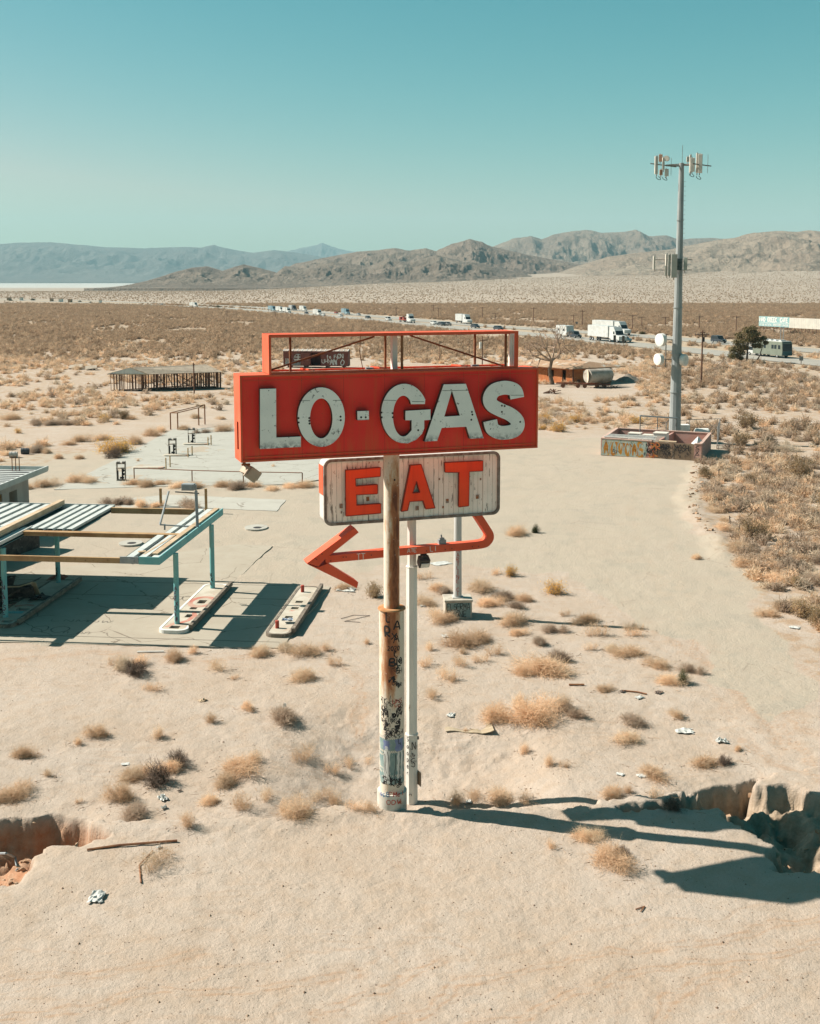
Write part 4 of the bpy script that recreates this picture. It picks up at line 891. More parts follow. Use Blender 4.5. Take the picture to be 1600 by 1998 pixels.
# ------------------------------------------------------------------ station building, its corner at the left edge
bl = thing('station_building', 'grey walled station building with a striped sheet roof at the left edge', 'building', (-26.3, 70, 0), CTH)
GW = mat('grimy_grey_wall', C(.36,.35,.32), C(.27,.26,.24), .8, c3=C(.14,.10,.08), s3=2.5, st=(1,1,.3))
b = MB(); b.prism([[(0,0),(6.6,0),(6.6,3.05),(0,3.05)], [(1.4,1.0),(1.4,2.4),(2.6,2.4),(2.6,1.0)], [(3.6,.1),(3.6,2.3),(4.8,2.3),(4.8,.1)]], lambda u, v, d: (d, u, v), -.2, 0); b.build('side_wall', GW, bl)
b = MB(); b.b2((-8, 6.41, 0), (-.201, 6.6, 3.05)); b.b2((-8, 0, 0), (-.201, .2, 1.1)); b.b2((-8, 0, 2.5), (-.201, .2, 3.05)); b.b2((-8, .2, 0), (-.2, 6.4, .05)); b.build('wall', GW, bl)
b = MB()
for y in (1.4, 2.0, 2.6): b.b2((-.15, y-.03, 1.0), (-.05, y+.03, 2.4))
b.b2((-.15, 3.6, .1), (-.05, 3.68, 2.3)); b.b2((-.15, 3.68, 1.3), (-.05, 4.72, 1.38)); b.build('window_frame', WOOD, bl)
b = MB(); b.b2((-9, -.9, 3.06), (1.0, 7.5, 3.16)); b.b2((.95, -.9, 3.161), (1.05, 7.5, 3.45)); b.b2((-9, 7.45, 3.161), (.949, 7.5, 3.40)); b.b2((-9, -.9, 3.161), (.949, -.85, 3.40)); rf = b.build('roof', PANEL, bl)
b = MB()
for i in range(11): b.b2((-9, -.4+i*.72, 3.162), (.9, -.06+i*.72, 3.172))
b.build('roof_rib', BLK, rf)
b = MB(); b.prism([[(-3.2,-9.3),(2.2,-9.3),(4.2,-1.6),(-3.2,-1.6)]], lambda u, v, d: (u, v, d), 0, 2.1); b.build('burnt_annex', dk, bl)
b = MB()
for x in (-.0, -.25, -.5): b.tube((x-.6, 6.6, 3.2), (x-.6, 6.6, 4.2), .03)
b.build('vent_pipe', RUSTM, bl)

# ------------------------------------------------------------------ old pump skeletons, rails and posts on the pale pavement
PMM = mat('rusted_white_pump_frame', C(.33,.28,.22), C(.14,.10,.08), 4, c3=C(.45,.42,.36), s3=6)
pump = thing('pump_skeleton', 'rusted skeleton of a fuel pump at the near left corner of the pale pavement', 'fuel pump', gp(237, 937, .04), .1, 'gutted fuel pumps')
b = MB()
for x in (-.32, .32):
    for y in (-.2, .2): b.bar((x, y, .0), (x, y, 1.5), .05, .05)
b.b2((-.36, -.24, 1.34), (.36, .24, 1.40)); b.b2((-.36, -.24, .95), (.36, .24, 1.0)); b.b2((-.36, -.24, 0), (.36, .24, .06)); b.build('frame', PMM, pump)
b = MB(); b.tube((.1, 0, .06), (.1, 0, .9), .07); b.tube((.1, 0, .45), (.25, .1, .5), .09); b.tube((.12, 0, .75), (.22, -.05, .82), .11); b.box((-.27, 0, .4), (.08, .3, .8)); b.box((.05, 0, .2), (.3, .3, .12)); b.build('inner_works', BLK, pump)
b = MB(); b.box((-.22, 0, 1.46), (.2, .4, .1)); b.box((.22, .02, 1.47), (.22, .42, .12)); b.build('top_bracket', GREYT, pump)
b = MB(); b.b2((-.7, -.35, -.0), (.9, .35, -.0)); 
dup(pump, gp(337, 887, .04), .05, 'rusted skeleton of a fuel pump with tall wire loop, nearer of the middle two'); dup(pump, gp(374, 865, .04), .2, 'rusted skeleton of a fuel pump farthest back on the pale pavement')
for i, (x, y, w) in enumerate(((290, 913, 62), (344, 889, 50), (382, 867, 50))):
    c = gp(x, y, .04); r_ = w/F*c.y/2
    b = MB(); b.prism([rrect(-r_, -.45, r_, .45, .35)], lambda u, v, d: (u, v, d), 0, .10); o = b.build('low_kerb_island', ISM, loc=c)
    tag(o, ('low empty kerb island right of the nearest pump skeleton', 'low kerb island under the middle pump skeleton', 'low kerb island under the farthest pump skeleton')[i], 'kerb island')
BP = mat('yellowish_pipe_post', C(.46,.33,.17), C(.36,.22,.10), 4)
pst_lab = ['front left pipe post by the nearest pump skeleton', 'front right pipe post by the nearest pump skeleton', 'left pipe post beside the middle pump skeleton', 'right pipe post beside the middle pump skeleton', 'left pipe post beside the farthest pump skeleton', 'right pipe post beside the farthest pump skeleton']
for (x, y, h), l in zip(((324,915,.95),(332,911,.95),(367,892,.85),(375,888,.85),(406,869,.8),(412,868,.95)), pst_lab):
    b = MB(); b.tube((0,0,0), (0,0,h), .055, n=8); o = b.build('pipe_post', BP, loc=gp(x, y, .04)); tag(o, 'short yellowish '+l, 'post', 'short pipe posts between the pumps')
ra = thing('low_rail', 'long low rusty pipe rail running along shrubs at the pavement front', 'rail', gp(262, 935, .02), 0)
R0 = gp(262, 935, .02); b = MB(); P_ = [gp(x, y, .02)-R0 for x, y in ((262, 935), (375, 940), (475, 943), (590, 945))]
b.path([Vector((p.x, p.y, .92)) for p in P_], .035, 8); b.build('top_rail', RUSTM, ra)
for p in P_: m = MB(); m.tube((p.x, p.y, 0), (p.x, p.y, .91), .045, n=8); m.build('post', RUSTM, ra)
gf = thing('pipe_goalpost', 'rusty goalpost-like pipe frame with four legs behind the pump skeletons', 'pipe frame', gp(335, 838), 0)
G0 = gp(335, 838); qs = [(333,838,805),(347,839,805),(388,830,795),(400,828,789)]; b = MB(); tp = []
for x, y, yt in qs:
    p = gp(x, y)-G0; h_ = (y-yt)/F*(G0.y+p.y); m = MB(); m.tube((p.x, p.y, 0), (p.x, p.y, h_), .07, n=8); m.build('leg', RUSTM, gf); tp.append(Vector((p.x, p.y, h_)))
b.path([tp[1], tp[2]], .05, 8); b.path([tp[0], tp[3]], .05, 8); b.path([tp[0], tp[1]], .05, 8); b.path([tp[2], tp[3]], .05, 8); b.build('top_pipe', RUSTM, gf)
for x, y, l, c_ in ((26, 893, 'white plastic drum lying by a tan shrub at the far left', C(.5,.48,.44)), (49, 886, 'dark tyre-like bundle lying right of the white drum', C(.08,.09,.10))):
    p = gpt(x, y); b = MB(); b.tube((-.35, 0, .28), (.35, 0.1, .28), .28, .27, 14); b.tube((-.15, 0.03, .28), (-.1, .03, .28), .30, n=14); b.tube((.12, 0.07, .28), (.17, .08, .28), .30, n=14); o = b.build('drum', mat('drum_shell', c_, C(c_[0]*.7, c_[1]*.7, c_[2]*.7), 5), loc=p, smooth=True); tag(o, l, 'drum')

# ------------------------------------------------------------------ burnt timber house
hA, hB_, hC = gpt(222, 757), gpt(290, 763), gpt(412, 745)
ang = math.atan2(hC.y-hB_.y, hC.x-hB_.x)
Lh = (hC-hB_).length; Wh = 7.0; ang = radians(22); Lh = 10.5
hs = thing('burnt_house', 'burnt out house of bare brown studs under a sagging grey roof', 'house frame', hB_, ang)
BS = mat('scorched_stud', C(.15,.07,.042), C(.09,.045,.03), 4, c3=C(.30,.20,.13), s3=7)
GR = mat('grey_roof_felt', C(.34,.28,.215), C(.27,.22,.17), 1.5, c3=C(.10,.075,.06), s3=3, lo3=.62)
hh = 2.45
def wallrow(x0, y0, x1, y1, gaps=(), br=()):
    b = MB(); L = math.hypot(x1-x0, y1-y0); k = int(L/.42); d = ((x1-x0)/L, (y1-y0)/L)
    for i in range(k+1):
        if rk.random() < .08: continue
        s = L*i/k; lean = rk.uniform(-.06, .06); w = rk.choice((.07, .10, .14, .24))
        b.bar((x0+d[0]*s, y0+d[1]*s, .0), (x0+d[0]*s+d[0]*lean, y0+d[1]*s+d[1]*lean, hh), w, .09)
    b.bar((x0, y0, .06), (x1, y1, .06), .12, .12); b.bar((x0, y0, hh), (x1, y1, hh), .12, .12)
    for s0, s1, z0, z1 in br: b.bar((x0+d[0]*s0, y0+d[1]*s0, z0), (x0+d[0]*s1, y0+d[1]*s1, z1), .05, .10)
    b.build('stud_wall', BS, hs)
Wd = 5.2
wallrow(0, 0, Lh, 0, br=((4.2, 7.0, .4, 2.3), (4.2, 7.2, 2.2, .5), (7.6, 9.6, 2.3, .9))); wallrow(0, 0, -Wd*cos(0)*.96, 2.2); wallrow(-Wd*.96, 2.2, Lh-Wd*.96+1.2, 2.2+3.4); wallrow(Lh, 0, Lh-Wd*.96+1.2, 5.6)
b = MB()
for i in range(9): b.bar((i*1.2, .3+i*.1, .5), (i*1.2-.4, 2.5, rk.uniform(.6, 2.2)), .05, .1)
b.b2((.4, .4, 0), (Lh-.5, 1.6, .25)); b.b2((-1.5, .2, 0.02), (.3, .7, .2)); b.build('fallen_timber', mat('charcoal_floor', C(.04,.035,.035), C(.07,.055,.05), 4), hs)
r0 = Vector((-.15, -.35, hh+.05)); r1 = Vector((Lh+.3, -.35, hh+.05)); r2 = Vector((Lh-3.9, 5.9, hh+.05)); r3 = Vector((-5.4, 2.5, hh+.05)); g0 = Vector((-2.4, .95, hh+.95)); g1 = Vector((Lh-1.5, 2.7, hh+1.0))
b = MB(); b.add([r0, r1, g1, g0, g0+Vector((0,.02,-.08)), g1+Vector((0,.02,-.08)), r1+Vector((0,0,-.08)), r0+Vector((0,0,-.08))], [(0,1,2,3),(4,5,6,7),(0,7,6,1),(1,6,5,2),(3,2,5,4),(0,3,4,7)])
b.add([g0, g1, r2, r3, g0+Vector((0,0,-.09)), g1+Vector((0,0,-.09)), r2+Vector((0,0,-.08)), r3+Vector((0,0,-.08))], [(0,1,2,3),(7,6,5,4),(2,6,7,3),(1,5,6,2),(0,3,7,4)]); rf = b.build('roof', GR, hs)
b = MB(); b.add([r0+Vector((-.02,-.02,-.02)), g0+Vector((-.02,-.02,-.02)), r3+Vector((-.02,-.02,-.02))], [(0,1,2)]); b.add([r1+Vector((.02,0,-.02)), g1+Vector((.02,0,-.02)), r2+Vector((.02,0,-.02))], [(0,1,2)]); b.build('gable', WHP, hs)
b = MB(); b.bar(r0+Vector((-.05,0,-.06)), r3+Vector((-.05,0,-.06)), .08, .12); b.bar(r0+Vector((-.05,0,0)), g0+Vector((-.05,0,.04)), .06, .08); b.bar(r1, g1, .06, .08); b.bar(g1, r2, .06, .08); b.build('barge_board', WOODP, hs)
p = gpt(379, 768); b = MB(); b.tube((0,0,0), (0,0,4.4), .10, .08, 8); b.box((0,0,4.1), (.3, .12, .12)); o = b.build('utility_pole', BS, loc=p); tag(o, 'bare dark pole standing in front of the burnt house', 'utility pole')
for i, (x, y, w) in enumerate(((148, 720, 26), (178, 722, 22), (268, 713, 40))):
    p = gpt(x, y); o = thing('collapsed_roof', ('collapsed plank roof lying left of the burnt house, farther left of two', 'small collapsed dark roof lying just left of the burnt house', 'fallen grey roof slab lying behind the burnt house')[i], 'collapsed roof', p, rk.uniform(-.2, .3))
    L = w/F*p.y; b = MB(); b.box((0, 0, .5), (L, 1.6, .08), ry=-.08, rx=.3); b.box((L*.2, .5, .3), (L*.7, 1.2, .06), ry=.15); b.build('roof_sheet', GR, o)
    b = MB(); [b.bar((rk.uniform(-L/2, L/2), -.6, .05), (rk.uniform(-L/2, L/2), .8, rk.uniform(.1, .5)), .08, .08) for _ in range(7)]; b.build('broken_timber', BS, o)

# ------------------------------------------------------------------ boxcar
bp = gpt(553, 717.5); bq = gpt(683, 719.5); ba = math.atan2(bq.y-bp.y, bq.x-bp.x)*.5; BL_ = 11.9
bx = thing('boxcar', 'derelict maroon boxcar covered in white graffiti seen through the sign frame', 'boxcar', bp, ba)
MAR = mat('faded_maroon_steel', C(.155,.045,.038), C(.20,.07,.05), 1, c3=C(.09,.04,.03), s3=3)
b = MB(); b.b2((0, 0, .35), (5.0, .08, 3.05)); b.b2((6.9, 0, .35), (BL_, .08, 3.05)); b.b2((5.0, 0, 2.75), (6.9, .08, 3.05)); b.b2((0, .08, .35), (.08, 2.9, 3.05)); b.b2((BL_-.08, .08, .35), (BL_, 2.9, 3.05)); b.b2((.08, 2.8, .35), (BL_-.08, 2.88, 3.05)); b.b2((.08, .08, .35), (BL_-.08, 2.8, .5))
body = b.build('body', MAR, bx)
b = MB()
for i in range(1, 18):
    x = i*BL_/18
    if not 4.9 < x < 7: b.b2((x-.03, -.03, .4), (x+.03, -.003, 3.0))
b.b2((BL_-.1, -.04, .3), (BL_+.04, 2.9, .34)); b.build('side_rib', MAR, body)
b = MB(); b.add([(-.1,-.1,3.06),(BL_+.1,-.1,3.06),(BL_+.1,1.45,3.35),(-.1,1.45,3.35),(BL_+.1,3.0,3.06),(-.1,3.0,3.06)], [(0,1,2,3),(3,2,4,5),(0,3,5),(1,4,2),(0,5,4,1)]); rf = b.build('roof', mat('dusty_roof_steel', C(.28,.21,.16), C(.38,.34,.30), 1, c3=C(.12,.06,.05), s3=2), bx)
b = MB(); [b.bar((x, -.1, 3.09), (x, 1.45, 3.38), .08, .06) for x in [i*BL_/14 for i in range(15)]]; b.build('roof_rib', WHP, rf)
b = MB(); b.b2((5.02, .02, .36), (5.08, .04, 2.74)); b.b2((3.2, -.12, .5), (4.9, -.05, 2.8)); b.build('sliding_door', MAR, bx)
b = MB(); fbx = lambda u, v: (u, -.045, v)
for a0 in (0, 1):
    ribbon(b, [(2.75+(.80-.0*a0)*cos(a*pi/16), 1.55+.95*sin(a*pi/16)) for a in range(17)], fbx, .14)
b.b2((2.0, -.05, 1.45), (3.5, -.045, 1.60)); b.b2((2.66, -.05, 1.6), (2.84, -.045, 2.45)); b.b2((2.15, -.05, 1.9), (3.35, -.045, 2.05)); b.build('round_cross_emblem', WHP, body)
b = MB(); scrawl(b, 'SANTA FE', fbx, 2.05, 1.20, .2, .13, .05, .0, 1.25, rr); scrawl(b, 'ta Fe', fbx, 8.0, 1.75, .62, .40, .13, .0, 1.15, rr)
scrawl(b, 'ON', lambda u, v: (u, -.05, v), 10.0, 1.8, .8, .5, .14, .05, 1.1, rr); scrawl(b, 'UHNWY', lambda u, v: (u, -.05, v), 7.1, .9, .7, .55, .10, .1, 1.05, rr); scrawl(b, 'ANZO', lambda u, v: (u, -.05, v), 8.6, .6, .9, .6, .16, .1, 1.1, rr)
scrawl(b, 'MW', lambda u, v: (u, -.05, v), .4, .9, .8, .5, .06, .1, 1.1, rr)
b.build('white_lettering', WHP, body)
b = MB(); [b.box((x, y, .2), (.5, .25, .32)) for x in (1, 4, 8, 11) for y in (.3, 2.5)]; b.build('timber_block', BS, bx)
b = MB(); scrawl(b, 'MMWWM', lambda u, v: (u, -.040, v), .5, .5, .6, .8, .30, .15, .9, rr); b.build('grey_spray', GALV, body)
for x, yb, yt, l, tr in ((941, 713, 656, 'utility pole with a pale transformer seen through the right of the sign frame', 1), (927, 713, 664, 'thin bare pole just left of the transformer pole', 0), (915, 700, 665, 'short thin pole farther left of the transformer pole', 0), (858, 706, 672, 'thin grey pole near the middle of the sign frame opening', 0), (800, 700, 664, 'thin grey pole right of the white post of the sign frame', 0)):
    p = gpt(x, yb); h_ = (yb-yt)/F*p.y; o = thing('utility_pole', l, 'utility pole', p, 0)
    b = MB(); b.tube((0,0,0), (0,0,h_), .11 if tr else .07, .08 if tr else .05, 8)
    pm = b.build('shaft', BS, o)
    if tr: b = MB(); b.tube((-.38, -.1, h_*.58), (-.38, -.1, h_*.80), .22, n=10); b.build('transformer', WHP, o); b = MB(); b.bar((-.5, 0, h_*.86), (.6, 0, h_*.86), .1, .1); b.build('crossarm', BS, o)

# ------------------------------------------------------------------ orange house, tank trailer, gravel heap
oh = thing('orange_house', 'abandoned orange house with a wide tan roof and graffiti beside a dead tree', 'house', gpt(1118, 750), radians(22))
ORW = mat('orange_stucco', C(.40,.145,.05), C(.33,.11,.04), 1.5, c3=C(.5,.30,.17), s3=2.5)
q = [(-4.2, 13.5), (0, 0), (7.6, 1.6), (4.0, 14.5)]
def wall(p0, p1, holes, name='wall', h=2.45, m=None, th=.15):
    L = math.hypot(p1[0]-p0[0], p1[1]-p0[1]); dx, dy = (p1[0]-p0[0])/L, (p1[1]-p0[1])/L
    b = MB(); b.prism([[(0,0),(L,0),(L,h),(0,h)]]+[[(a,c),(a,d),(b_,d),(b_,c)] for a, b_, c, d in holes], lambda u, v, d: (p0[0]+dx*u-dy*d, p0[1]+dy*u+dx*d, v), 0, th); return b.build(name, m or ORW, oh)
wall((-3.4, 10), (0, 0), [(2.0, 3.2, .9, 1.9), (5.2, 6.6, .9, 2.0), (8.3, 9.1, .1, 2.1)]); wall((0, 0), (7.4, .9), [(1.9, 3.2, 1.0, 2.0)]); w3 = wall((4.4, .40), (9.8, 1.0), [], m=TEALP, h=2.40) if False else None
wall((7.4, .9), (4.5, 11), []); wall((4.5, 11), (-3.4, 10), [])
b = MB(); b.b2((5.6, .5, .3), (7.3, .66, 2.2)); 
b = MB(); fo = lambda u, v: (u, .12*u-.03, v); scrawl(b, 'SM', fo, 5.3, .7, 1.1, .8, .14, .1, 1.1, rr); b.build('teal_graffiti', TEALP, oh)
b = MB(); b.add([(4.9,.56,.2),(7.3,.85,.2),(7.3,.85,2.3),(4.9,.56,2.3)], [(0,1,2,3)]); b.build('dark_panel', mat('dark_teal_wall', C(.06,.10,.10), C(.09,.14,.14), 3), oh)
b = MB(); b.b2((1.9, .16, 1.0), (1.97, .32, 2.0)); b.b2((3.13, .3, 1.0), (3.2, .5, 2.0)); b.b2((2.5, .2, 1.0), (2.57, .42, 2.0)); b.b2((1.97, .22, .95), (3.13, .4, 1.0)); b.build('window_frame', WHP, oh)
b = MB(); b.b2((-.12, -.12, 0), (.05, .05, 2.45)); b.b2((.75, .0, .7), (1.3, .08, .02)); b.b2((-3.6, 9.9, 0), (-3.4, 10.1, 2.4)); b.build('porch_post', BS, oh)
ROOFT = mat('tan_gravel_roof', C(.36,.235,.15), C(.30,.19,.12), 1, c3=C(.40,.36,.30), s3=.6, lo3=.55, hi3=.6)
b = MB(); ep = [(-4.6, 11.2, 2.5), (-.7, -1.0, 2.5), (9.6, .4, 2.5), (5.6, 12.3, 2.5)]; rg = [(-1.5, 9.8, 3.4), (3.6, 1.4, 3.35)]
b.add(ep+rg+[(p_[0], p_[1], 2.38) for p_ in ep], [(0,1,5,4),(1,2,5),(2,3,4,5),(3,0,4),(0,6,7,1),(1,7,8,2),(2,8,9,3),(3,9,6,0),(6,9,8,7)]); b.build('roof', ROOFT, oh)
tk = thing('tank_trailer', 'white cylindrical tank trailer with black graffiti in front of the orange house', 'tank trailer', gpt(1146, 757), radians(-2))
sc_ = gpt(1146, 757).y/F; b = MB(); r_ = 13.5*sc_; b.tube((0, 0, r_+.75), (46*sc_, 2.2, r_+.75), r_, r_, 28); tb = b.build('tank', mat('dirty_white_tank', C(.40,.36,.31), C(.28,.24,.20), 1, c3=C(.20,.12,.08), s3=2), tk, True)
b = MB(); b.tube((-.03, -.002, r_+.75), (.0, 0, r_+.75), r_*.93, n=28); b.build('end_cap', mat('tank_end', C(.60,.52,.42), C(.5,.38,.28), 2), tb)
b = MB()
def ft(u, v): a_ = v; return (u, 2.2*u/(46*sc_)-(r_+.02)*cos(a_), r_+.75+(r_+.02)*sin(a_))
for i, ch in enumerate('GUOLN'): scrawl(b, ch, ft, .6+i*.55, -.4, 1.0, .5, .13, .08, 1, rr)
b.build('graffiti', BLK, tb)
b = MB(); b.bar((-4.6, .8, .62), (3.4, -.3, .50), .12, .16); b.bar((-4.4, 1.8, .62), (3.6, 1.2, .5), .12, .16); [b.bar((x, .2-x*.13, .55), (x, 1.5, .55), .08, .1) for x in (-4, -2, 0, 2)]; b.build('trailer_frame', mat('rust_red_frame', C(.27,.09,.05), C(.18,.07,.04), 4), tk)
for x in (-3.6, -1.4, -.4, 1.4, 2.4): m = MB(); m.tube((x, -.25-x*.1, .32), (x, -.05-x*.1, .32), .32, n=16); m.build('wheel', mat('rusty_wheel', C(.10,.045,.03), C(.2,.08,.04), 6), tk)
b = MB(); [b.bar((rk.uniform(.5, 4.4), rk.uniform(-1.2, .6), .1), (rk.uniform(1.5, 6), rk.uniform(-1.5, .2), rk.uniform(.1, .6)), .1, .06) for _ in range(14)]; b.build('scrap_part', dk, tk)
p = gpt(1078, 768); o = thing('broken_timber_pile', 'pile of broken dark timber on bare ground left of the tank trailer', 'timber pile', p, 0)
b = MB(); [b.bar((rk.uniform(-1.4, .6), rk.uniform(-.6, .6), .05), (rk.uniform(-.4, 1.4), rk.uniform(-.6, .6), rk.uniform(.1, .7)), .14, .08) for _ in range(12)]; b.build('timber', BS, o)
def mound(px, py, w, h, label, m):
    p = gpt(px, py); R_ = w/F*p.y/2; n, mm = 28, 10; vs = [(0, 0, h)]; fs = []
    for j in range(1, mm+1):
        for i in range(n):
            a = 2*pi*i/n; r_ = R_*j/mm*(1+.12*sin(a*3+1)); vs.append((r_*cos(a), r_*sin(a)*.8, h*(1-j/mm)*(1+.15*rk.uniform(-1, 1))-.05*(j == mm)))
    fs += [(0, 1+i, 1+(i+1) % n) for i in range(n)]
    for j in range(mm-1): fs += [(1+j*n+i, 1+(j+1)*n+i, 1+(j+1)*n+(i+1) % n, 1+j*n+(i+1) % n) for i in range(n)]
    b = MB(); b.add(vs, fs); o = b.build('gravel_mound', m, loc=p, smooth=True); tag(o, label, 'gravel mound')
mound(1226, 744, 54, 1.25, 'grey gravel mound right of the orange house', mat('grey_gravel', C(.27,.235,.19), C(.20,.17,.14), 3, bs=.6, bd=.1))

# ------------------------------------------------------------------ cell tower
tp_ = gpt(1316, 862); TX, TY = tp_.x, tp_.y; ct = thing('cell_tower', 'tall tapered steel cell tower with antennas and drum dishes behind the pink walls', 'cell tower', (TX, TY, 0), radians(-8))
def tz(y): return at(1320, y, TY).z
ZT = tz(318); TWR = mat('pale_galvanised_tower', C(.30,.315,.31), C(.25,.265,.265), .5, rough=.5, metal=.15)
b = MB(); zz_ = [0, tz(540), tz(345), ZT]; rr_ = [.60, .36, .26, .22]
for i in range(3): b.tube((0,0,zz_[i]), (0,0,zz_[i+1]), rr_[i], rr_[i+1], 12, cap=True)
for z in (tz(765), tz(690), tz(600), tz(430)): b.tube((0,0,z-.03), (0,0,z+.03), .62-.38*z/ZT+.05, n=12)
b.box((0,0,.03), (1.6, 1.6, .1)); b.build('tower_pole', TWR, ct)
b = MB(); [b.bar((.2, -.62+.36*z/ZT, z), (.45, -.62+.36*z/ZT, z), .03, .03) for z in [2+.45*i for i in range(int((ZT-3)/.45))]]; b.build('climbing_peg', TWR, ct)
px2m = TY/F
ANT = mat('cream_antenna_cover', C(.56,.52,.45), C(.50,.46,.40), 2); TANA = mat('tan_antenna_cover', C(.42,.24,.16), C(.36,.21,.14), 2)
def panel(x, y, z0, z1, w, d, rz, m=ANT, name='panel_antenna'):
    b = MB(); b.box((x, y, (z0+z1)/2), (w, d, z1-z0), rz=rz); o = b.build(name, m, ct, bevel=.03)
    b = MB(); b.tube((x-sin(rz)*-.2, y+.2*cos(rz), z0-.2), (x+sin(rz)*.2, y+.2*cos(rz), z1+.1), .04, n=6); b.box((x, y+.12*cos(rz), z0+.3), (.12, .2, .12)); b.box((x, y+.12*cos(rz), z1-.3), (.12, .2, .12)); b.build('mount_pipe', GREYT, o); return o
def tx(x): return (x-1327)*px2m
b = MB(); zt = tz(322); 
b.bar((tx(1267), -.9, tz(320)), (tx(1315), -1.3, tz(328)), .08, .1); b.bar((tx(1297), -.6, tz(324)), (0, 0, tz(324)), .1, .12); b.bar((tx(1298), .4, tz(321)), (0, 0, tz(320)), .08, .1)
b.bar((0, 0, tz(321)), (tx(1350), -.5, tz(322)), .1, .12); b.bar((tx(1345), -1.2, tz(322)), (tx(1384), .9, tz(323)), .08, .1); b.bar((tx(1310), 1.9, tz(319)), (tx(1350), 1.6, tz(320)), .07, .08); b.bar((0, 0, tz(319)), (tx(1332), 1.7, tz(319)), .1, .1)
b.build('antenna_platform', GREYT, ct)
panel(tx(1278), -1.0, tz(341), tz(306), .30, .18, .3); panel(tx(1286.5), -.6, tz(316), tz(302), .34, .22, -.2, TANA); panel(tx(1291), -1.1, tz(333), tz(309), .22, .2, .2)
panel(tx(1298), -.9, tz(345), tz(331), .36, .25, -.2); panel(tx(1289), .2, tz(341), tz(330), .3, .2, 0, TANA)
panel(tx(1342), -.8, tz(339), tz(304), .20, .16, .2); panel(tx(1346), -.9, tz(337), tz(310), .40, .18, -.15); panel(tx(1355.5), -.3, tz(338), tz(300), .22, .2, .1); panel(tx(1361), -.5, tz(339), tz(302), .38, .2, -.2); panel(tx(1340.5), .9, tz(314), tz(304), .30, .2, 0)
b = MB(); b.tube((tx(1296), -1.25, tz(311)), (tx(1298), -.9, tz(311)), .26, n=18); b.build('small_drum_dish', ANT, ct)
b = MB()
for x, y0, y1 in ((1275, 340, 305), (1306, 344, 310), (1374, 340, 304), (1328, 320, 283)): b.tube((tx(x), -.9 if x != 1328 else 0, tz(y0)), (tx(x), -.9 if x != 1328 else 0, tz(y1)), .022, n=5)
b.build('whip_aerial', GREYT, ct)
b = MB()
for x, y in ((1283, 345), (1295, 346), (1345, 340), (1358, 345)):
    c = Vector((tx(x), -.8, tz(y))); b.path([c+Vector((.22*sin(a*.7), .02*a, -.32*sin(a*.45))) for a in range(8)], .03, 5)
b.build('cable_loop', mat('dark_cable', C(.03,.05,.05)), ct)
# middle tier
b = MB()
for yy in (507, 527): b.bar((tx(1280), -.5, tz(yy)), (tx(1320), -.5, tz(yy)), .06, .06); b.bar((tx(1324), -.3, tz(yy)), (tx(1352), .4, tz(yy-.5)), .06, .06); b.bar((tx(1310), -1.1, tz(yy)), (tx(1322), 0, tz(yy)), .06, .06)
b.tube((-.28, 0, tz(505)), (-.28, 0, tz(503)), .3, n=10); b.build('antenna_bracket', GREYT, ct)
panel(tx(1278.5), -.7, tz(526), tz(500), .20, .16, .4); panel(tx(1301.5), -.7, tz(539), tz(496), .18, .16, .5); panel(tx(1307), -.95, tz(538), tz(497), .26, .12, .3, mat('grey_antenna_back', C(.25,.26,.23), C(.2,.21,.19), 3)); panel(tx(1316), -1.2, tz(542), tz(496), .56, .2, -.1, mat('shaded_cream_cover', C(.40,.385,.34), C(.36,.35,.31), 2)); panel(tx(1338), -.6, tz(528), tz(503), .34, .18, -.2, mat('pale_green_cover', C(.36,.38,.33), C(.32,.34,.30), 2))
b = MB(); b.box((tx(1326), -.6, tz(516)), (.5, .3, 1.1)); b.box((tx(1329), -.5, tz(508)), (.2, .3, .3)); b.build('radio_unit', mat('dark_radio_unit', C(.05,.07,.07), C(.09,.12,.12), 4), ct)
# drum dishes
def dish(x, y, r, rz):
    b = MB(); c = Vector((tx(x), -.2, tz(y))); d = Vector((sin(rz), -cos(rz), 0)); b.tube(c, c+d*.42, r, r*.98, 26); b.tube(c+d*.42, c+d*.47, r*.98, r*.6, 26); b.tube(c-d*.25, c, .12, r*.6, 20); o = b.build('drum_dish', WHP, ct, True)
    b = MB(); b.bar(c-d*.2, Vector((0, 0, c.z)), .09, .09); b.build('dish_arm', GREYT, o)
dish(1299, 663, .64, -.9); dish(1296, 701, .58, -.95); dish(1337, 702, .58, 1.0)
b = MB(); b.tube((tx(1306), -.1, tz(716)), (tx(1306), -.1, tz(652)), .05, n=6); b.tube((0,0,tz(705)), (0,0,tz(701)), .46, n=12); b.build('dish_mount', GREYT, ct)

# ------------------------------------------------------------------ walled equipment yard at the foot of the tower
PINK = mat('pink_block_wall', C(.38,.205,.165), C(.42,.25,.21), 1.5, c3=C(.30,.19,.15), s3=4, lo3=.62)
yA, yB, yC = gp(1172, 888), gp(1368, 901), gp(1387, 877); yD = yA+(yC-yB); yaw = math.atan2(yB.y-yA.y, yB.x-yA.x)
yd = thing('walled_yard', 'low pink block walled yard covered in graffiti at the foot of the tower', 'walled yard', yA, yaw)
RY = Matrix.Rotation(-yaw, 3, 'Z'); lB = RY @ (yB-yA); lC = RY @ (yC-yA); lD = RY @ (yD-yA); WX_, WH = lB.x, 1.55; 
def ywall(p0, p1, name='wall', h=WH, holes=[], m=PINK, off=0):
    L = math.hypot(p1[0]-p0[0], p1[1]-p0[1]); dx, dy = (p1[0]-p0[0])/L, (p1[1]-p0[1])/L
    b = MB(); b.prism([[(0,0),(L,0),(L,h),(0,h)]]+holes, lambda u, v, d: (p0[0]+dx*u-dy*d, p0[1]+dy*u+dx*d, v), off, off+.2); return b.build(name, m, yd)
gx0, gx1 = WX_*.515, WX_*.93
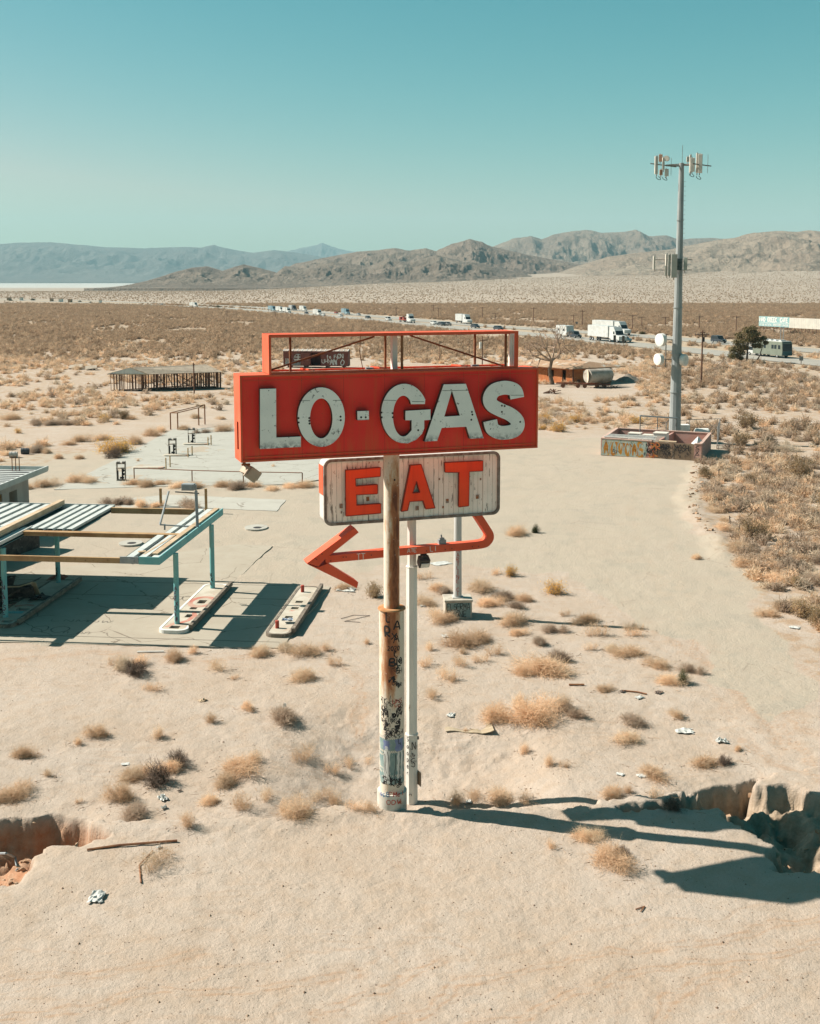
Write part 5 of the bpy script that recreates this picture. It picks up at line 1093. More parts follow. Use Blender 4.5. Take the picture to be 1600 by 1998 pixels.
ywall((0,0), (gx0,0)); ywall((gx1,0), (WX_,0)); ywall((WX_,.203), (lC.x,lC.y)); ywall((lC.x-.05,lC.y+.003), (lD.x,lD.y)); ywall((lD.x,lD.y), (0,.203))
b = MB(); b.bar((0, .1, WH+.03), (gx0, .1, WH+.03), .28, .06); b.bar((gx1, .1, WH+.03), (WX_, .1, WH+.03), .28, .06); b.bar((WX_-.1, .28, WH+.03), (lC.x-.1, lC.y, WH+.03), .28, .06); b.bar((lC.x-.25, lC.y-.1, WH+.03), (lD.x+.25, lD.y-.1, WH+.03), .28, .06); b.bar((.1, .28, WH+.03), (lD.x+.1, lD.y-.25, WH+.03), .28, .06); b.build('coping', mat('pale_pink_coping', C(.48,.33,.27), C(.40,.27,.22), 3), yd)
BRG = mat('brown_gate_sheet', C(.24,.165,.11), C(.19,.13,.09), 2, c3=C(.12,.08,.06), s3=4)
gm = (gx0+gx1)/2
for a, c in ((gx0+.02, gm-.03), (gm+.03, gx1-.02)):
    b = MB(); b.b2((a, .06, .05), (c, .12, WH-.03)); b.b2((a, .04, .05), (a+.06, .055, WH-.03)); b.b2((c-.06, .04, .05), (c, .055, WH-.03)); [b.b2((a+.1+i*.14, .05, .1), (a+.12+i*.14, .058, WH-.1)) for i in range(int((c-a-.2)/.14))]; b.build('gate', BRG, yd)
# graffiti
wf = lambda o_: (lambda u, v: (u, -o_, v))
b = MB(); b.add([(.03,-.004,.03),(4.1,-.004,.03),(4.35,-.004,.8),(4.25,-.004,1.5),(.15,-.004,1.5)], [(0,1,2,3,4)]); b.build('pale_mural_ground', mat('mint_spray', C(.26,.32,.27), C(.42,.43,.36), 1.8, c3=C(.42,.25,.06), s3=2.2, lo3=.56, hi3=.62), yd)
b = MB(); rr2 = random.Random(9)
for i, (ch, x) in enumerate((('A', .3), ('U', 1.0), ('V', 1.65), ('O', 2.3), ('A', 2.9), ('E', 3.5))): scrawl(b, ch, wf(.008), x, .22, 1.05, .48, .22, .1, 1, rr2)
b.build('ochre_mural_letters', mat('ochre_spray', C(.42,.20,.03), C(.36,.14,.03), 3), yd)
b = MB()
for i in range(6):
    x = .25+i*.66; ribbon(b, [(x+rr2.uniform(-.05,.05), .15), (x-.05, .7), (x+.1, 1.2), (x+.3, 1.4), (x+.5, .9), (x+.45, .2)], wf(.012), .07)
b.build('blue_grey_outline', mat('grey_blue_spray', C(.22,.32,.33), C(.35,.42,.40), 4), yd)
b = MB(); scrawl(b, 'SXR', wf(.006), 4.45, .9, .5, .35, .10, .15, .9, rr2); scrawl(b, 'OK', wf(.006), 4.5, .15, .6, .4, .12, .15, .9, rr2); b.build('orange_red_scribble', mat('orange_red_spray', C(.45,.10,.05), C(.45,.2,.05), 4), yd)
b = MB(); yf = lambda u, v: (u, .035, v)
scrawl(b, 'HUMANS', yf, gx0+.05, .95, .42, .22, .07, .12, 1.15, rr2); scrawl(b, 'YOSH', yf, gm+.15, .85, .5, .28, .08, .12, 1.2, rr2); scrawl(b, 'SX', yf, gx0+.9, .5, .4, .3, .05, .12, 1.1, rr2); scrawl(b, 'OWO', yf, gx0+.7, .25, .5, .4, .035, .15, 1.1, rr2)
for i, ch in enumerate('SXE'): scrawl(b, ch, wf(.006), gx1+.12, 1.0-i*.42, .36, .3, .05, .12, 1.1, rr2)
scrawl(b, 'KWXM', wf(.007), 4.3, .45, .45, .25, .05, .15, .9, rr2)
scrawl(b, 'MNKH', lambda u, v: (WX_+.006+(lC.x-WX_)*u/lC.y, u, v), .6, .4, .7, .9, .08, .12, 1.2, rr2)
mess(b, yf, gx0+.05, gm-.1, .3, 1.3, 12, .03, rr2, .25); mess(b, yf, gm+.1, gx1-.1, .5, 1.3, 8, .03, rr2, .25); mess(b, wf(.007), 4.2, gx0-.05, .2, 1.35, 12, .035, rr2, .25); mess(b, wf(.013), .2, 4.1, .2, 1.4, 5, .03, rr2, .3)
b.build('black_scribble', BLK, yd)
# slatted roof over the left bay
b = MB(); b.b2((.25, .35, WH+.10), (gx0-.15, 1.9, WH+.13)); b.build('bay_roof', mat('dark_grey_roofing', C(.12,.115,.105), C(.17,.16,.145), 2), yd)
b = MB(); b.bar((.2, .28, WH+.16), (gx0+.3, .28, WH+.16), .1, .08); b.bar((.2, 1.05, WH+.16), (gx0, 1.05, WH+.16), .06, .05); b.bar((.2, 1.95, WH+.16), (gx0, 1.95, WH+.16), .08, .08); b.build('roof_batten', WHP, yd)
ywall((gx0+.3, 2.0), (gx0+.3, lD.y), 'inner_wall', WH-.1)
b = MB(); b.box((gm-.6, .5, WH+.02), (1.6, .5, .08)); b.build('tan_lintel', WOODP, yd)
for x, y, w, d, h, l in ((2.0, 4.6, 1.1, 1.0, 1.55, 'pale equipment cabinet at the left inside the pink yard'), (3.3, 4.2, .8, .9, 1.5, 'pale equipment cabinet between two others inside the pink yard'), (4.5, 4.4, 1.2, 1.2, 1.75, 'larger pale equipment cabinet beside the inner wall of the pink yard')):
    P_ = yA+Matrix.Rotation(yaw, 3, 'Z') @ Vector((x, y, 0)); o = thing('equipment_cabinet', l, 'equipment cabinet', P_, yaw, 'equipment cabinets in the yard'); b = MB(); b.box((0,0,h/2), (w, d, h)); b.build('cabinet_body', WHP, o, bevel=.03); b = MB(); b.box((0, 0, h+.05), (w+.08, d+.08, .08)); b.build('lid', ANT, o); b = MB(); b.box((0, -d/2-.01, h*.55), (w*.8, .02, h*.7)); b.build('door', ANT, o)
P_ = yA+Matrix.Rotation(yaw, 3, 'Z') @ Vector((gm+1.9, 1.6, 0)); o = thing('white_tank_cover', 'pointed white hopper cover inside the pink yard behind the gate', 'hopper', P_, yaw); b = MB(); b.tube((0,0,0), (0,0,1.35), .55, .55, 4); b.build('body', GALV, o); b = MB(); b.tube((0,0,1.35), (0,0,2.0), .62, .05, 4); b.build('pointed_lid', WHP, o)
# chain-link annex, tanks and cable bridge
CH = mat('grey_fence_steel', C(.22,.22,.21), C(.16,.15,.14), 3)
fc_ = thing('chain_link_fence', 'open grey steel fence frame behind and right of the pink yard', 'fence', (0,0,0)); 
pts_ = [gp(1248, 868), gp(1300, 860), gp(1345, 855), gp(1404, 853), gp(1398, 876)]; b = MB()
fh = 1.9
for a, c in zip(pts_, pts_[1:]): b.path([Vector((a.x, a.y, fh)), Vector((c.x, c.y, fh))], .03, 5); b.path([Vector((a.x, a.y, .1)), Vector((c.x, c.y, .1))], .02, 5)
b.build('rail', CH, fc_)
for a, c in zip(pts_, pts_[1:]):
    k = max(1, int((c-a).length/2.2))
    for i in range(k): p = a.lerp(c, i/k); m = MB(); m.tube((p.x, p.y, 0), (p.x, p.y, fh), .035, n=6); m.build('post', CH, fc_)
b = MB()
for a, c in zip(pts_, pts_[1:]):
    L = (c-a).length; k = int(L/.32)
    for i in range(k): 
        p = a.lerp(c, i/k); q_ = a.lerp(c, min(1, i/k+1.8/L)); b.tube((p.x, p.y, .1), (q_.x, q_.y, fh), .004, n=3, cap=False); b.tube((q_.x, q_.y, .1), (p.x, p.y, fh), .004, n=3, cap=False)
b.build('wire_mesh', CH, fc_)
for x, y, w, rd, l in ((1334, 858, 19, 0, 'pale grey box housing behind the pink yard beside the tower'), (1369, 862, 24, 1, 'white horizontal gas tank behind the right of the pink yard')):
    p = gp(x, y); W_ = w*p.y/F; o = thing('gas_tank' if rd else 'housing', l, 'gas tank' if rd else 'housing', p, 0); b = MB()
    if rd: b.tube((-W_/2, 0, 1.0), (W_/2, 0, 1.0), .36, n=18); b.tube((-W_/2-.15, 0, 1.0), (-W_/2, 0, 1.0), .2, .36, n=18); b.tube((W_/2, 0, 1.0), (W_/2+.15, 0, 1.0), .36, .2, n=18)
    else: b.box((0,0,.85), (W_, 1.0, 1.4))
    b.build('shell', WHP, o, True); b = MB(); [b.box((s*W_*.3, 0, .32), (.15, .6, .64)) for s in (-1, 1)]; b.build('saddle', GREYT, o)
cb = thing('cable_bridge', 'thin steel cable bridge reaching from the yard to the tower', 'cable bridge', (0,0,0)); a = gp(1248, 872)+Vector((0,0,3.0)); c = gp(1322, 868)+Vector((0,0,2.6)); b = MB(); b.path([a, c], .06, 6); b.path([a+Vector((0,.5,0)), c+Vector((0,.5,0))], .04, 6); [b.path([a.lerp(c, i/9), a.lerp(c, i/9)+Vector((0,.5,0))], .025, 4) for i in range(10)]; b.build('tray', GALV, cb)
for f_ in (.0, .45, .95): p = a.lerp(c, f_); m = MB(); m.tube((p.x, p.y, 0), p, .05, n=6); m.build('leg', CH, cb)
for x, y, h_ in ((1411, 880, .9), (1428, 872, .9), (1441, 852, 1.2), (1446, 850, 1.0)):
    pass
gt = thing('fallen_gate', 'collapsed rusty steel gate frame right of the pink yard', 'gate', gpt(1405, 877), radians(-6)); b = MB(); b.bar((-.3, 0, .35), (3.4, .5, .30), .05, .05); b.bar((-.3, 0, .1), (3.4, .5, .1), .05, .05); [b.bar((-.3+1.2*i, .16*i, .05), (-.3+1.2*i, .16*i, .4), .05, .05) for i in range(4)]; b.build('frame', RUSTM, gt)
# fence stakes along the right side of the lot
for i, (x, y, h) in enumerate(((1401, 932, 15), (1396, 962, 14), (1412, 996, 13), (1425, 1022, 14), (1440, 1042, 16), (1467, 1066, 14), (1502, 1107, 16), (1543, 1124, 14), (1584, 1172, 28), (1441, 853, 14), (1423, 884, 16))):
    p = gpt(x, y); hh_ = h/F*p.y*1.15; b = MB(); b.bar((0,0,-.1), (rk.uniform(-.1,.1), 0, hh_), .06, .06); b.box((0,0,hh_*.8), (.10, .08, .03)); o = b.build('fence_stake', mat('weathered_stake', C(.16,.13,.11), C(.10,.08,.07), 6) if i == 0 else bpy.data.materials['weathered_stake'], loc=p)
    ordn = ('stake by the right corner of the pink yard wall', 'second stake along the lot edge from the pink yard', 'third stake along the lot edge from the pink yard', 'fourth stake along the lot edge from the pink yard', 'fifth stake along the lot edge from the pink yard', 'sixth stake along the lot edge from the pink yard', 'seventh stake along the lot edge from the pink yard', 'eighth stake along the lot edge from the pink yard', 'tall stake nearest to the viewer on the right edge', 'stake farthest back behind the fallen gate', 'stake beside the fallen steel gate')[i]
    tag(o, 'thin grey fence '+ordn, 'fence stake', 'fence stakes along the lot edge')
# ------------------------------------------------------------------ highway
ASPH = mat('sunbleached_asphalt', C(.29,.27,.235), C(.25,.235,.205), .3, c3=C(.33,.29,.24), s3=.8, rough=.9)
LINE = mat('road_line_paint', C(.5,.49,.45), C(.42,.41,.37), 1)
def smooth_line(P, n=10):
    Q = []
    for i in range(len(P)-1):
        p0, p1, p2, p3 = P[max(i-1,0)], P[i], P[i+1], P[min(i+2,len(P)-1)]
        for k in range(n): s = k/n; Q.append(tuple(.5*((2*p1[j])+(-p0[j]+p2[j])*s+(2*p0[j]-5*p1[j]+4*p2[j]-p3[j])*s*s+(-p0[j]+3*p1[j]-3*p2[j]+p3[j])*s**3) for j in (0,1)))
    return Q+[P[-1]]
def strip(P, o0, o1, z, m, name, zz=.0):
    Q = smooth_line(P); V = []
    for i, p in enumerate(Q):
        a = Q[max(i-1,0)]; c = Q[min(i+1,len(Q)-1)]; dx, dy = c[0]-a[0], c[1]-a[1]; L = math.hypot(dx, dy); nx, ny = dy/L, -dx/L
        for o_ in (o0, o1): x, y = p[0]+nx*o_, p[1]+ny*o_; V.append((x, y, max(gz(x, y), gz(*p))+z))
    b = MB(); b.add(V, [(2*i, 2*i+1, 2*i+3, 2*i+2) for i in range(len(Q)-1)]); o = b.build(name, m); tag(o, kind='structure'); return Q
for P in (ROAD_N, ROAD_F):
    strip(P, -5.4, 5.4, .10, ASPH, 'highway')
    for o_ in (-4.2, 4.2): strip(P, o_-.08, o_+.08, .13, LINE, 'road_line')
def road_at(P, y):
    Q = smooth_line(P, 20)
    for a, c in zip(Q, Q[1:]):
        if a[1] <= y <= c[1]:
            s = (y-a[1])/(c[1]-a[1]); x = a[0]+(c[0]-a[0])*s; return x, math.atan2(c[1]-a[1], c[0]-a[0])
    return Q[-1][0], 2
# vehicles: local x = forward
GLASS = mat('dark_vehicle_glass', C(.02,.03,.035), rough=.15); TYRE = mat('tyre_rubber', C(.025,.025,.025))
def vm(name, c): return mat(name, c, tuple(x*.85 for x in c[:3])+(1,), 1, rough=.35)
WHV = vm('white_vehicle_paint', C(.50,.51,.49)); BKV = vm('dark_vehicle_paint', C(.035,.045,.055)); SLV = vm('silver_vehicle_paint', C(.34,.35,.35)); BLV = vm('blue_grey_trailer_side', C(.16,.25,.29)); GRV = vm('olive_grey_paint', C(.16,.18,.145)); RDV = vm('dull_red_paint', C(.28,.06,.04))
def wheels(t_, xs, w=1.7, r=.34):
    for x in xs:
        for s in (-1, 1): m = MB(); m.tube((x, s*w/2-.1, r), (x, s*w/2+.1, r), r, n=14); o = m.build('wheel', TYRE, t_); m = MB(); m.tube((x, s*w/2-.11*1.0, r), (x, s*w/2+.11, r), r*.5, n=10); m.build('rim', SLV, o)
def car(label, m, suv=False):
    t_ = thing('parked_car' if 0 else 'car', label, 'car'); h = .35 if suv else 0
    prof = [(-2.2,.35),(2.2,.35),(2.25,.7),(2.1,.92),(1.1,1.02),(.45,1.48+h),(-1.3+(-.6 if suv else 0),1.5+h),(-2.0,1.05+h*1.2),(-2.25,.95)]
    b = MB(); b.prism([prof], lambda u, v, d: (u, d, v), -.88, .88); b.build('body', m, t_, bevel=.06)
    gl = [(.95,1.04),(.42,1.40+h),(-1.25+(-.5 if suv else 0),1.42+h),(-1.8,1.06)]
    b = MB(); b.prism([gl], lambda u, v, d: (u, d, v), -.895, .895); b.add([(1.12,-.7,1.03),(1.12,.7,1.03),(.50,.66,1.45+h),(.50,-.66,1.45+h)], [(0,1,2,3)]); b.build('window', GLASS, t_)
    wheels(t_, (-1.35, 1.4)); b = MB(); [b.box((2.26, s*.6, .68), (.05, .3, .14)) for s in (-1, 1)]; b.build('headlight', WHP, t_)
    return t_
def semi(label, mt, mc, L=14.5, cab=True, flat=False):
    t_ = thing('semi_truck', label, 'truck')
    b = MB()
    if flat: b.box((-L/2, 0, 1.15), (L, 2.5, .25)); b.box((-L+1, 0, 1.8), (1.5, 2.3, 1.2)); b.box((-L*.45, 0, 1.7), (1.8, 2.2, 1.0))
    else: b.box((-L/2, 0, 2.6), (L, 2.55, 2.85))
    tr = b.build('trailer', mt, t_, bevel=.03)
    b = MB()
    if not flat:
        for i in range(1, 14): b.box((-L*i/14, 1.28, 2.6), (.05, .02, 2.8)); b.box((-L*i/14, -1.28, 2.6), (.05, .02, 2.8))
        b.box((-L-.01, 0, 2.6), (.02, .06, 2.7)); b.build('trailer_rib', SLV, tr)
    b = MB(); b.prism([[(.5,.6),(5.4,.6),(5.5,1.6),(3.9,1.95),(3.4,3.0),(2.6,3.95),(.5,3.9)]], lambda u, v, d: (u, d, v), -1.2, 1.2); cb_ = b.build('cab', mc, t_, bevel=.08)
    b = MB(); b.box((2.9, 0, 2.45), (.7, 2.43, .7)); b.add([(3.93,-1.05,1.98),(3.93,1.05,1.98),(3.46,1.0,2.95),(3.46,-1.0,2.95)], [(0,1,2,3)]); b.build('window', GLASS, cb_)
    b = MB(); b.box((-L*.35, 0, .75), (L*.5, 1.6, .25)); b.box((1.3, 0, .7), (2.4, 1.8, .35)); b.build('chassis', BKV, t_)
    wheels(t_, (-L+1.2, -L+2.5, .9, 4.5) if L > 8 else (-L+1.2, 4.3), 2.2, .5); return t_
def put(t_, P, y, lane=0, rev=False, exact=None):
    x, a = road_at(P, y); x += lane*1.1
    t_.location = (x, y, gz(x, y)+.13); t_.rotation_euler = (0, 0, a+(pi if rev else 0)); return t_
def yof(px, py):  # distance of a road point seen at this height in the photo
    return gp(px, py).y
# near carriageway: traffic towards the viewer (heading -y)
def front(t_, px, py, P, rev=True, lane=0):
    Y = yof(px, py); P0 = gp(px, py); x, a = road_at(P, Y); off = P0.x-x; off = max(-3.2, min(3.2, off)); t_.location = (x+off, Y, gz(x, Y)+.13); t_.rotation_euler = (0, 0, a+(pi if rev else 0)); s_ = 1-.34*min(1, max(0, (Y-330)/200)); t_.scale = (s_, s_, s_); return t_
VEH = [
 (semi('white semi truck with a long white box trailer on the near lanes', WHV, WHV, 10.5), 1194, 668, ROAD_N),
 (semi('white box trailer truck passing just behind the larger white semi truck', WHV, WHV, 10.5), 1186, 654, ROAD_F),
 (car('white car alone on the highway right of the big white semi truck', WHV), 1244, 668, ROAD_N),
 (car('dark silver off-road car on the far lanes right of the cell tower', BKV, True), 1402, 670, ROAD_F),
 (semi('white box truck on the far lanes above the right end of the red sign', WHV, WHV, 6.5), 906, 632, ROAD_F),
 (car('dark blue car just above the right end of the orange top frame', BKV), 1013, 645, ROAD_N),
 (car('dark car by the roadside left of the dark blue car', BKV), 954, 641, ROAD_N),
 (car('white car leading three dark cars above the sign frame', WHV), 847, 634, ROAD_N),
 (car('dark car first behind the white car in the close row', BKV), 862, 636, ROAD_N),
 (car('dark car third in the close row of cars on the near lanes', BKV), 874, 636, ROAD_N),
 (car('pale silver car last in the close row of cars', SLV), 882, 636, ROAD_N),
 (semi('white cab truck with a loaded open flatbed above the sign frame', RDV, WHV, 9, flat=True), 797, 630, ROAD_N),
 (car('white pickup car between the flatbed truck and a dark car', WHV, True), 758, 626, ROAD_N),
 (car('small dark car between the white pickup and the teal truck', BKV), 718, 622, ROAD_N),
 (car('small pale car on the far lanes right of the teal truck', SLV), 699, 616, ROAD_F),
 (semi('teal grey box truck on the far lanes above the middle left of the frame', BLV, BLV, 6), 664, 614, ROAD_F),
 (car('white car just below the teal grey box truck', WHV), 664, 618, ROAD_N),
 (car('dull reddish car just left of the teal grey box truck', RDV), 650, 612.5, ROAD_F),
 (semi('white box truck in the middle distance above the left end of the frame', WHV, WHV, 6.5), 619, 616, ROAD_N),
 (car('white car close behind the white box truck in the middle distance', WHV), 622, 617, ROAD_N),
 (semi('white truck nearest of the distant truck convoy', WHV, WHV, 7.5), 560, 611, ROAD_N),
 (semi('white truck second of the distant truck convoy', WHV, WHV, 7.5), 547, 609, ROAD_N),
 (semi('blue grey truck at the left head of the distant truck convoy', BLV, BLV, 7.5), 532, 607.5, ROAD_N),
 (semi('grey box truck on the far lanes behind the distant convoy', SLV, BKV, 7.5), 563, 606, ROAD_F),
 (semi('white truck rightmost of the distant group on the far lanes', WHV, WHV, 6.5), 576, 607.5, ROAD_F),
 (car('tiny dark car just ahead of the distant truck convoy', BKV), 524, 603, ROAD_F),
 (car('tiny dark car behind the distant group on the near lanes', BKV), 598, 613, ROAD_N),
 (semi('far white truck alone above the burnt house pole', WHV, WHV, 7), 356, 599, ROAD_N),
 (car('tiny far pale car left of the lone far white truck', SLV, True), 298, 596.5, ROAD_N),
]
for t_, px, py, P in VEH: front(t_, px, py, P, rev=True)
mh = thing('motorhome', 'olive grey motorhome with dark windscreen driving behind the conifer', 'motorhome')
b = MB(); b.prism([[(-9.5,.5),(0,.45),(.15,1.4),(.0,3.1),(-.3,3.3),(-9.5,3.3)]], lambda u, v, d: (u, d, v), -1.25, 1.25); bd_ = b.build('body', GRV, mh, bevel=.08)
b = MB(); b.add([(.19,-1.1,1.45),(.19,1.1,1.45),(.06,1.1,2.9),(.06,-1.1,2.9)], [(0,1,2,3)]); 
for x in (-.9, -2.1, -3.0, -5.5): b.box((x, 0, 2.2), (.7, 2.53, .8))
b.build('window', GLASS, mh); b = MB(); b.box((-4.8, 0, 3.36), (9.2, 2.4, .12)); [b.box((-8+i*1.6, 0, 3.5), (.8, 1.2, .25)) for i in range(5)]; b.build('roof', WHV, mh)
b = MB(); b.box((.17, 0, .95), (.05, 2.3, .9)); b.build('dark_nose', mat('dark_teal_nose', C(.04,.09,.10)), mh); wheels(mh, (-7.2, -1.6), 2.2, .48)
front(mh, 1535, 700, ROAD_N)
tw = car('white car towed closely behind the motorhome, half hidden by the conifer', WHV, True); front(tw, 1478, 694, ROAD_N)
tv = thing('travel_trailer', 'white travel trailer pulled by a dark car left of the big white semi', 'travel trailer'); b = MB(); b.prism([[(-6.2,.5),(0,.5),(.25,1.4),(-.1,3.1),(-6.0,3.1),(-6.3,2.4)]], lambda u, v, d: (u, d, v), -1.2, 1.2); b.build('body', WHV, tv, bevel=.1); b = MB(); b.box((-1.5, 0, 1.9), (.8, 2.43, .6)); b.box((-4.5, 0, 1.9), (.8, 2.43, .6)); b.build('window', GLASS, tv); wheels(tv, (-3.2,), 2.2, .38)
front(tv, 1112, 658, ROAD_N); tw = car('dark off-road car pulling the white travel trailer', BKV, True); front(tw, 1122, 660, ROAD_N)

# ------------------------------------------------------------------ billboard, road signs, distant poles
bb0, bb1 = gp(1480, 648), gp(1720, 662); by = math.atan2(bb1.y-bb0.y, bb1.x-bb0.x)*1.0
bb = thing('billboard', 'long low billboard with teal MAD GREEK CAFE panel and blank white panel', 'billboard', bb0, by)
LB = (bb1-bb0).length; k0 = LB*(65/240); hB0, hB1 = 1.9, 4.9
b = MB(); b.b2((0, 0, hB0), (k0, .15, hB1)); tp2 = b.build('teal_panel', mat('faded_teal_board', C(.17,.33,.34), C(.25,.38,.37), .5), bb)
b = MB(); [b.b2((k0+.02+i*.72, .01*(i % 2), hB0-.1), (k0+.70+i*.72, .16, hB1-.1)) for i in range(int((LB-k0)/.72))]; b.build('white_panel', mat('blank_white_board', C(.50,.47,.41), C(.44,.42,.37), .6), bb)
b = MB(); fB = lambda u, v: (u, -.02, v); lw = k0/16.5
scrawl(b, 'MAD', fB, .35, 3.35, 1.25, lw*.92, .34, 0, 1.22); scrawl(b, 'GREEK', fB, .35+lw*4.3, 3.35, 1.25, lw*.88, .34, 0, 1.22); scrawl(b, 'CAFE', fB, .35+lw*11.2, 3.35, 1.25, lw*.88, .34, 0, 1.22)
b.b2((.1, -.012, 3.02), (k0-.1, -.008, 3.12)); scrawl(b, 'IN BEAUTIFUL DOWNTOWN BAKER', fB, .35, 2.15, .62, k0/37, .12, 0, 1.3); b.build('white_lettering', WHP, tp2)
b = MB(); [b.bar((.4+i*1.45, .2, 0), (.4+i*1.45, .2, hB0), .12, .12) for i in range(int(LB/1.45))]; b.build('support_post', BS, bb)
def sgnpost(px, py, yt, w, h, label, m, two=False):
    p = gpt(px, py); s = p.y/F; t_ = thing('road_sign', label, 'road sign', p, radians(-15)); H_ = (py-yt)*s
    b = MB(); b.tube((0,.05,0), (0,.05,H_), .07, n=6); b.build('post', BS, t_); b = MB(); b.box((0, 0, H_-h*s/2), (w*s, .05, h*s)); b.build('panel', m, t_)
DKS = mat('dark_sign_back', C(.06,.05,.045), C(.10,.085,.07), 2); GRS = mat('grey_sign_panel', C(.20,.20,.19), C(.15,.15,.15), 2)
sgnpost(1199, 679, 654, 5, 13, 'dark backed road sign just right of the big white semi truck', DKS, True); sgnpost(1216, 676, 655, 5, 13, 'second dark backed road sign, right of the first beside the semi truck', DKS, True)
sgnpost(1563, 711, 695, 7.5, 8.5, 'small square grey road sign beside the highway at the right', GRS); sgnpost(1125, 640, 628, 4, 4, 'tiny grey road sign above the white travel trailer', GRS)
p = gpt(1524, 681); t_ = thing('light_pole', 'tall thin grey pole between the two carriageways before the billboard', 'pole', p, 0); b = MB(); b.tube((-.2,0,0), (-.2,0,44*p.y/F), .09, .07, 6); b.tube((.5,.3,0), (.5,.3,44*p.y/F), .09, .07, 6); b.box((.15, .15, 42*p.y/F), (.9, .1, .12)); b.build('shaft', GALV, t_)
p = gpt(1368, 754); t_ = thing('utility_pole', 'dark utility pole with crossarm standing in brush right of the cell tower', 'utility pole', p, 0); s = p.y/F
b = MB(); b.tube((0,0,0), (0,0,110*s), .15, .10, 8); b.build('shaft', BS, t_); b = MB(); b.bar((-15*s,0,101*s), (13*s,0,101*s), .12, .14); b.bar((-5*s,0,106*s), (5*s,0,106*s), .1, .12); b.build('crossarm', BS, t_); b = MB(); [b.tube((x*s,0,102*s), (x*s,0,105*s), .06, n=6) for x in (-14,-9,-4,4,8,12)]; b.build('insulator', GREYT, t_); b = MB(); b.box((.1, -.15, 92*s), (.35, .3, .7)); b.build('pole_box', BLK, t_)
for i, (x, yb, yt) in enumerate(((846,610,595),(855,622,600),(941,624,599),(966,628,611),(1041,630,600),(1119,634,614),(1136,636,605),(1234,644,614),(1252,640,618),(1364,646,616),(1436,650,616),(443,621,606),(537,622,608),(214,618,610),(1298,640,618),(716,613,598),(773,617,600))):
    p = gpt(x, yb); h_ = (yb-yt)*p.y/F; b = MB(); b.tube((0,0,0), (0,0,h_), .13, .10, 6); b.bar((-1.2,0,h_*.93), (1.2,0,h_*.93), .1, .12)
    o = b.build('utility_pole', BS, loc=p); tag(o, 'distant thin wooden utility pole in the line beyond and along the highway', 'utility pole', 'distant utility poles along the highway')
for i, (x, y, w) in enumerate(((18,586,9),(42,586,6),(101,588,7),(119,589,9),(137,590,9),(196,592,5))):
    p = gpt(x, y); L = w*p.y/F*.7; t_ = thing('roadside_building', 'tiny pale far building beside the highway at the left horizon', 'building', p, .1, 'tiny far buildings at the left'); b = MB(); b.box((0,0,1.1), (L, 5, 2.2)); b.build('wall', WHP if i % 2 else ROOFT, t_); b = MB(); b.box((0,0,2.3), (L+.6, 5.6, .3)); b.build('roof', ROOFT, t_)

# ------------------------------------------------------------------ shrubs
def leafmat(name, c1, c2, c3=None):
    t = NT(name); oi = t.n('ObjectInfo'); v = t.coord('Object')
    col = t.mix(oi.outputs['Random'], c1, c2); col = t.mix(t.ramp(t.noise(v, 3.5, 3), [(.4, 0), (.7, 1)]), col, c3 or c2)
    hs_ = t.n('HueSaturation'); t.l(col, hs_.inputs['Color']); mr = t.n('MapRange'); mr.inputs[3].default_value = .78; mr.inputs[4].default_value = 1.2
    m2 = t.math('FRACT', t.math('MULTIPLY', oi.outputs['Random'], 17.3)); t.l(m2, mr.inputs[0]); t.l(mr.outputs[0], hs_.inputs['Value'])
    m_ = t.fin(hs_.outputs[0], .9)
    tr = t.n('BsdfTranslucent'); mx = t.n('MixShader'); mx.inputs[0].default_value = .42; t.l(hs_.outputs[0], tr.inputs[0]); t.l(t.b.outputs[0], mx.inputs[1]); t.l(tr.outputs[0], mx.inputs[2]); t.l(mx.outputs[0], t.t.nodes['Material Output'].inputs['Surface'])
    if True: t.b.inputs['Specular IOR Level'].default_value = .1
    return m_
TANL = leafmat('dry_tan_twigs', C(.68,.49,.33), C(.72,.57,.41), C(.58,.38,.23)); GRYL = leafmat('grey_brown_twigs', C(.40,.30,.22), C(.48,.38,.29), C(.32,.22,.155)); YELL = leafmat('ochre_flower_heads', C(.66,.36,.05), C(.70,.42,.08), C(.54,.34,.10))
STRW = leafmat('pale_straw_twigs', C(.62,.50,.37), C(.66,.56,.44), C(.54,.42,.30)); CREO = leafmat('brown_green_creosote', C(.30,.21,.11), C(.36,.24,.13), C(.22,.17,.09)); GRNL = leafmat('dark_green_leaves', C(.08,.09,.04), C(.11,.11,.05), C(.05,.06,.03))
CREG = leafmat('brown_creosote_flats', C(.41,.285,.19), C(.48,.35,.24), C(.32,.22,.14))
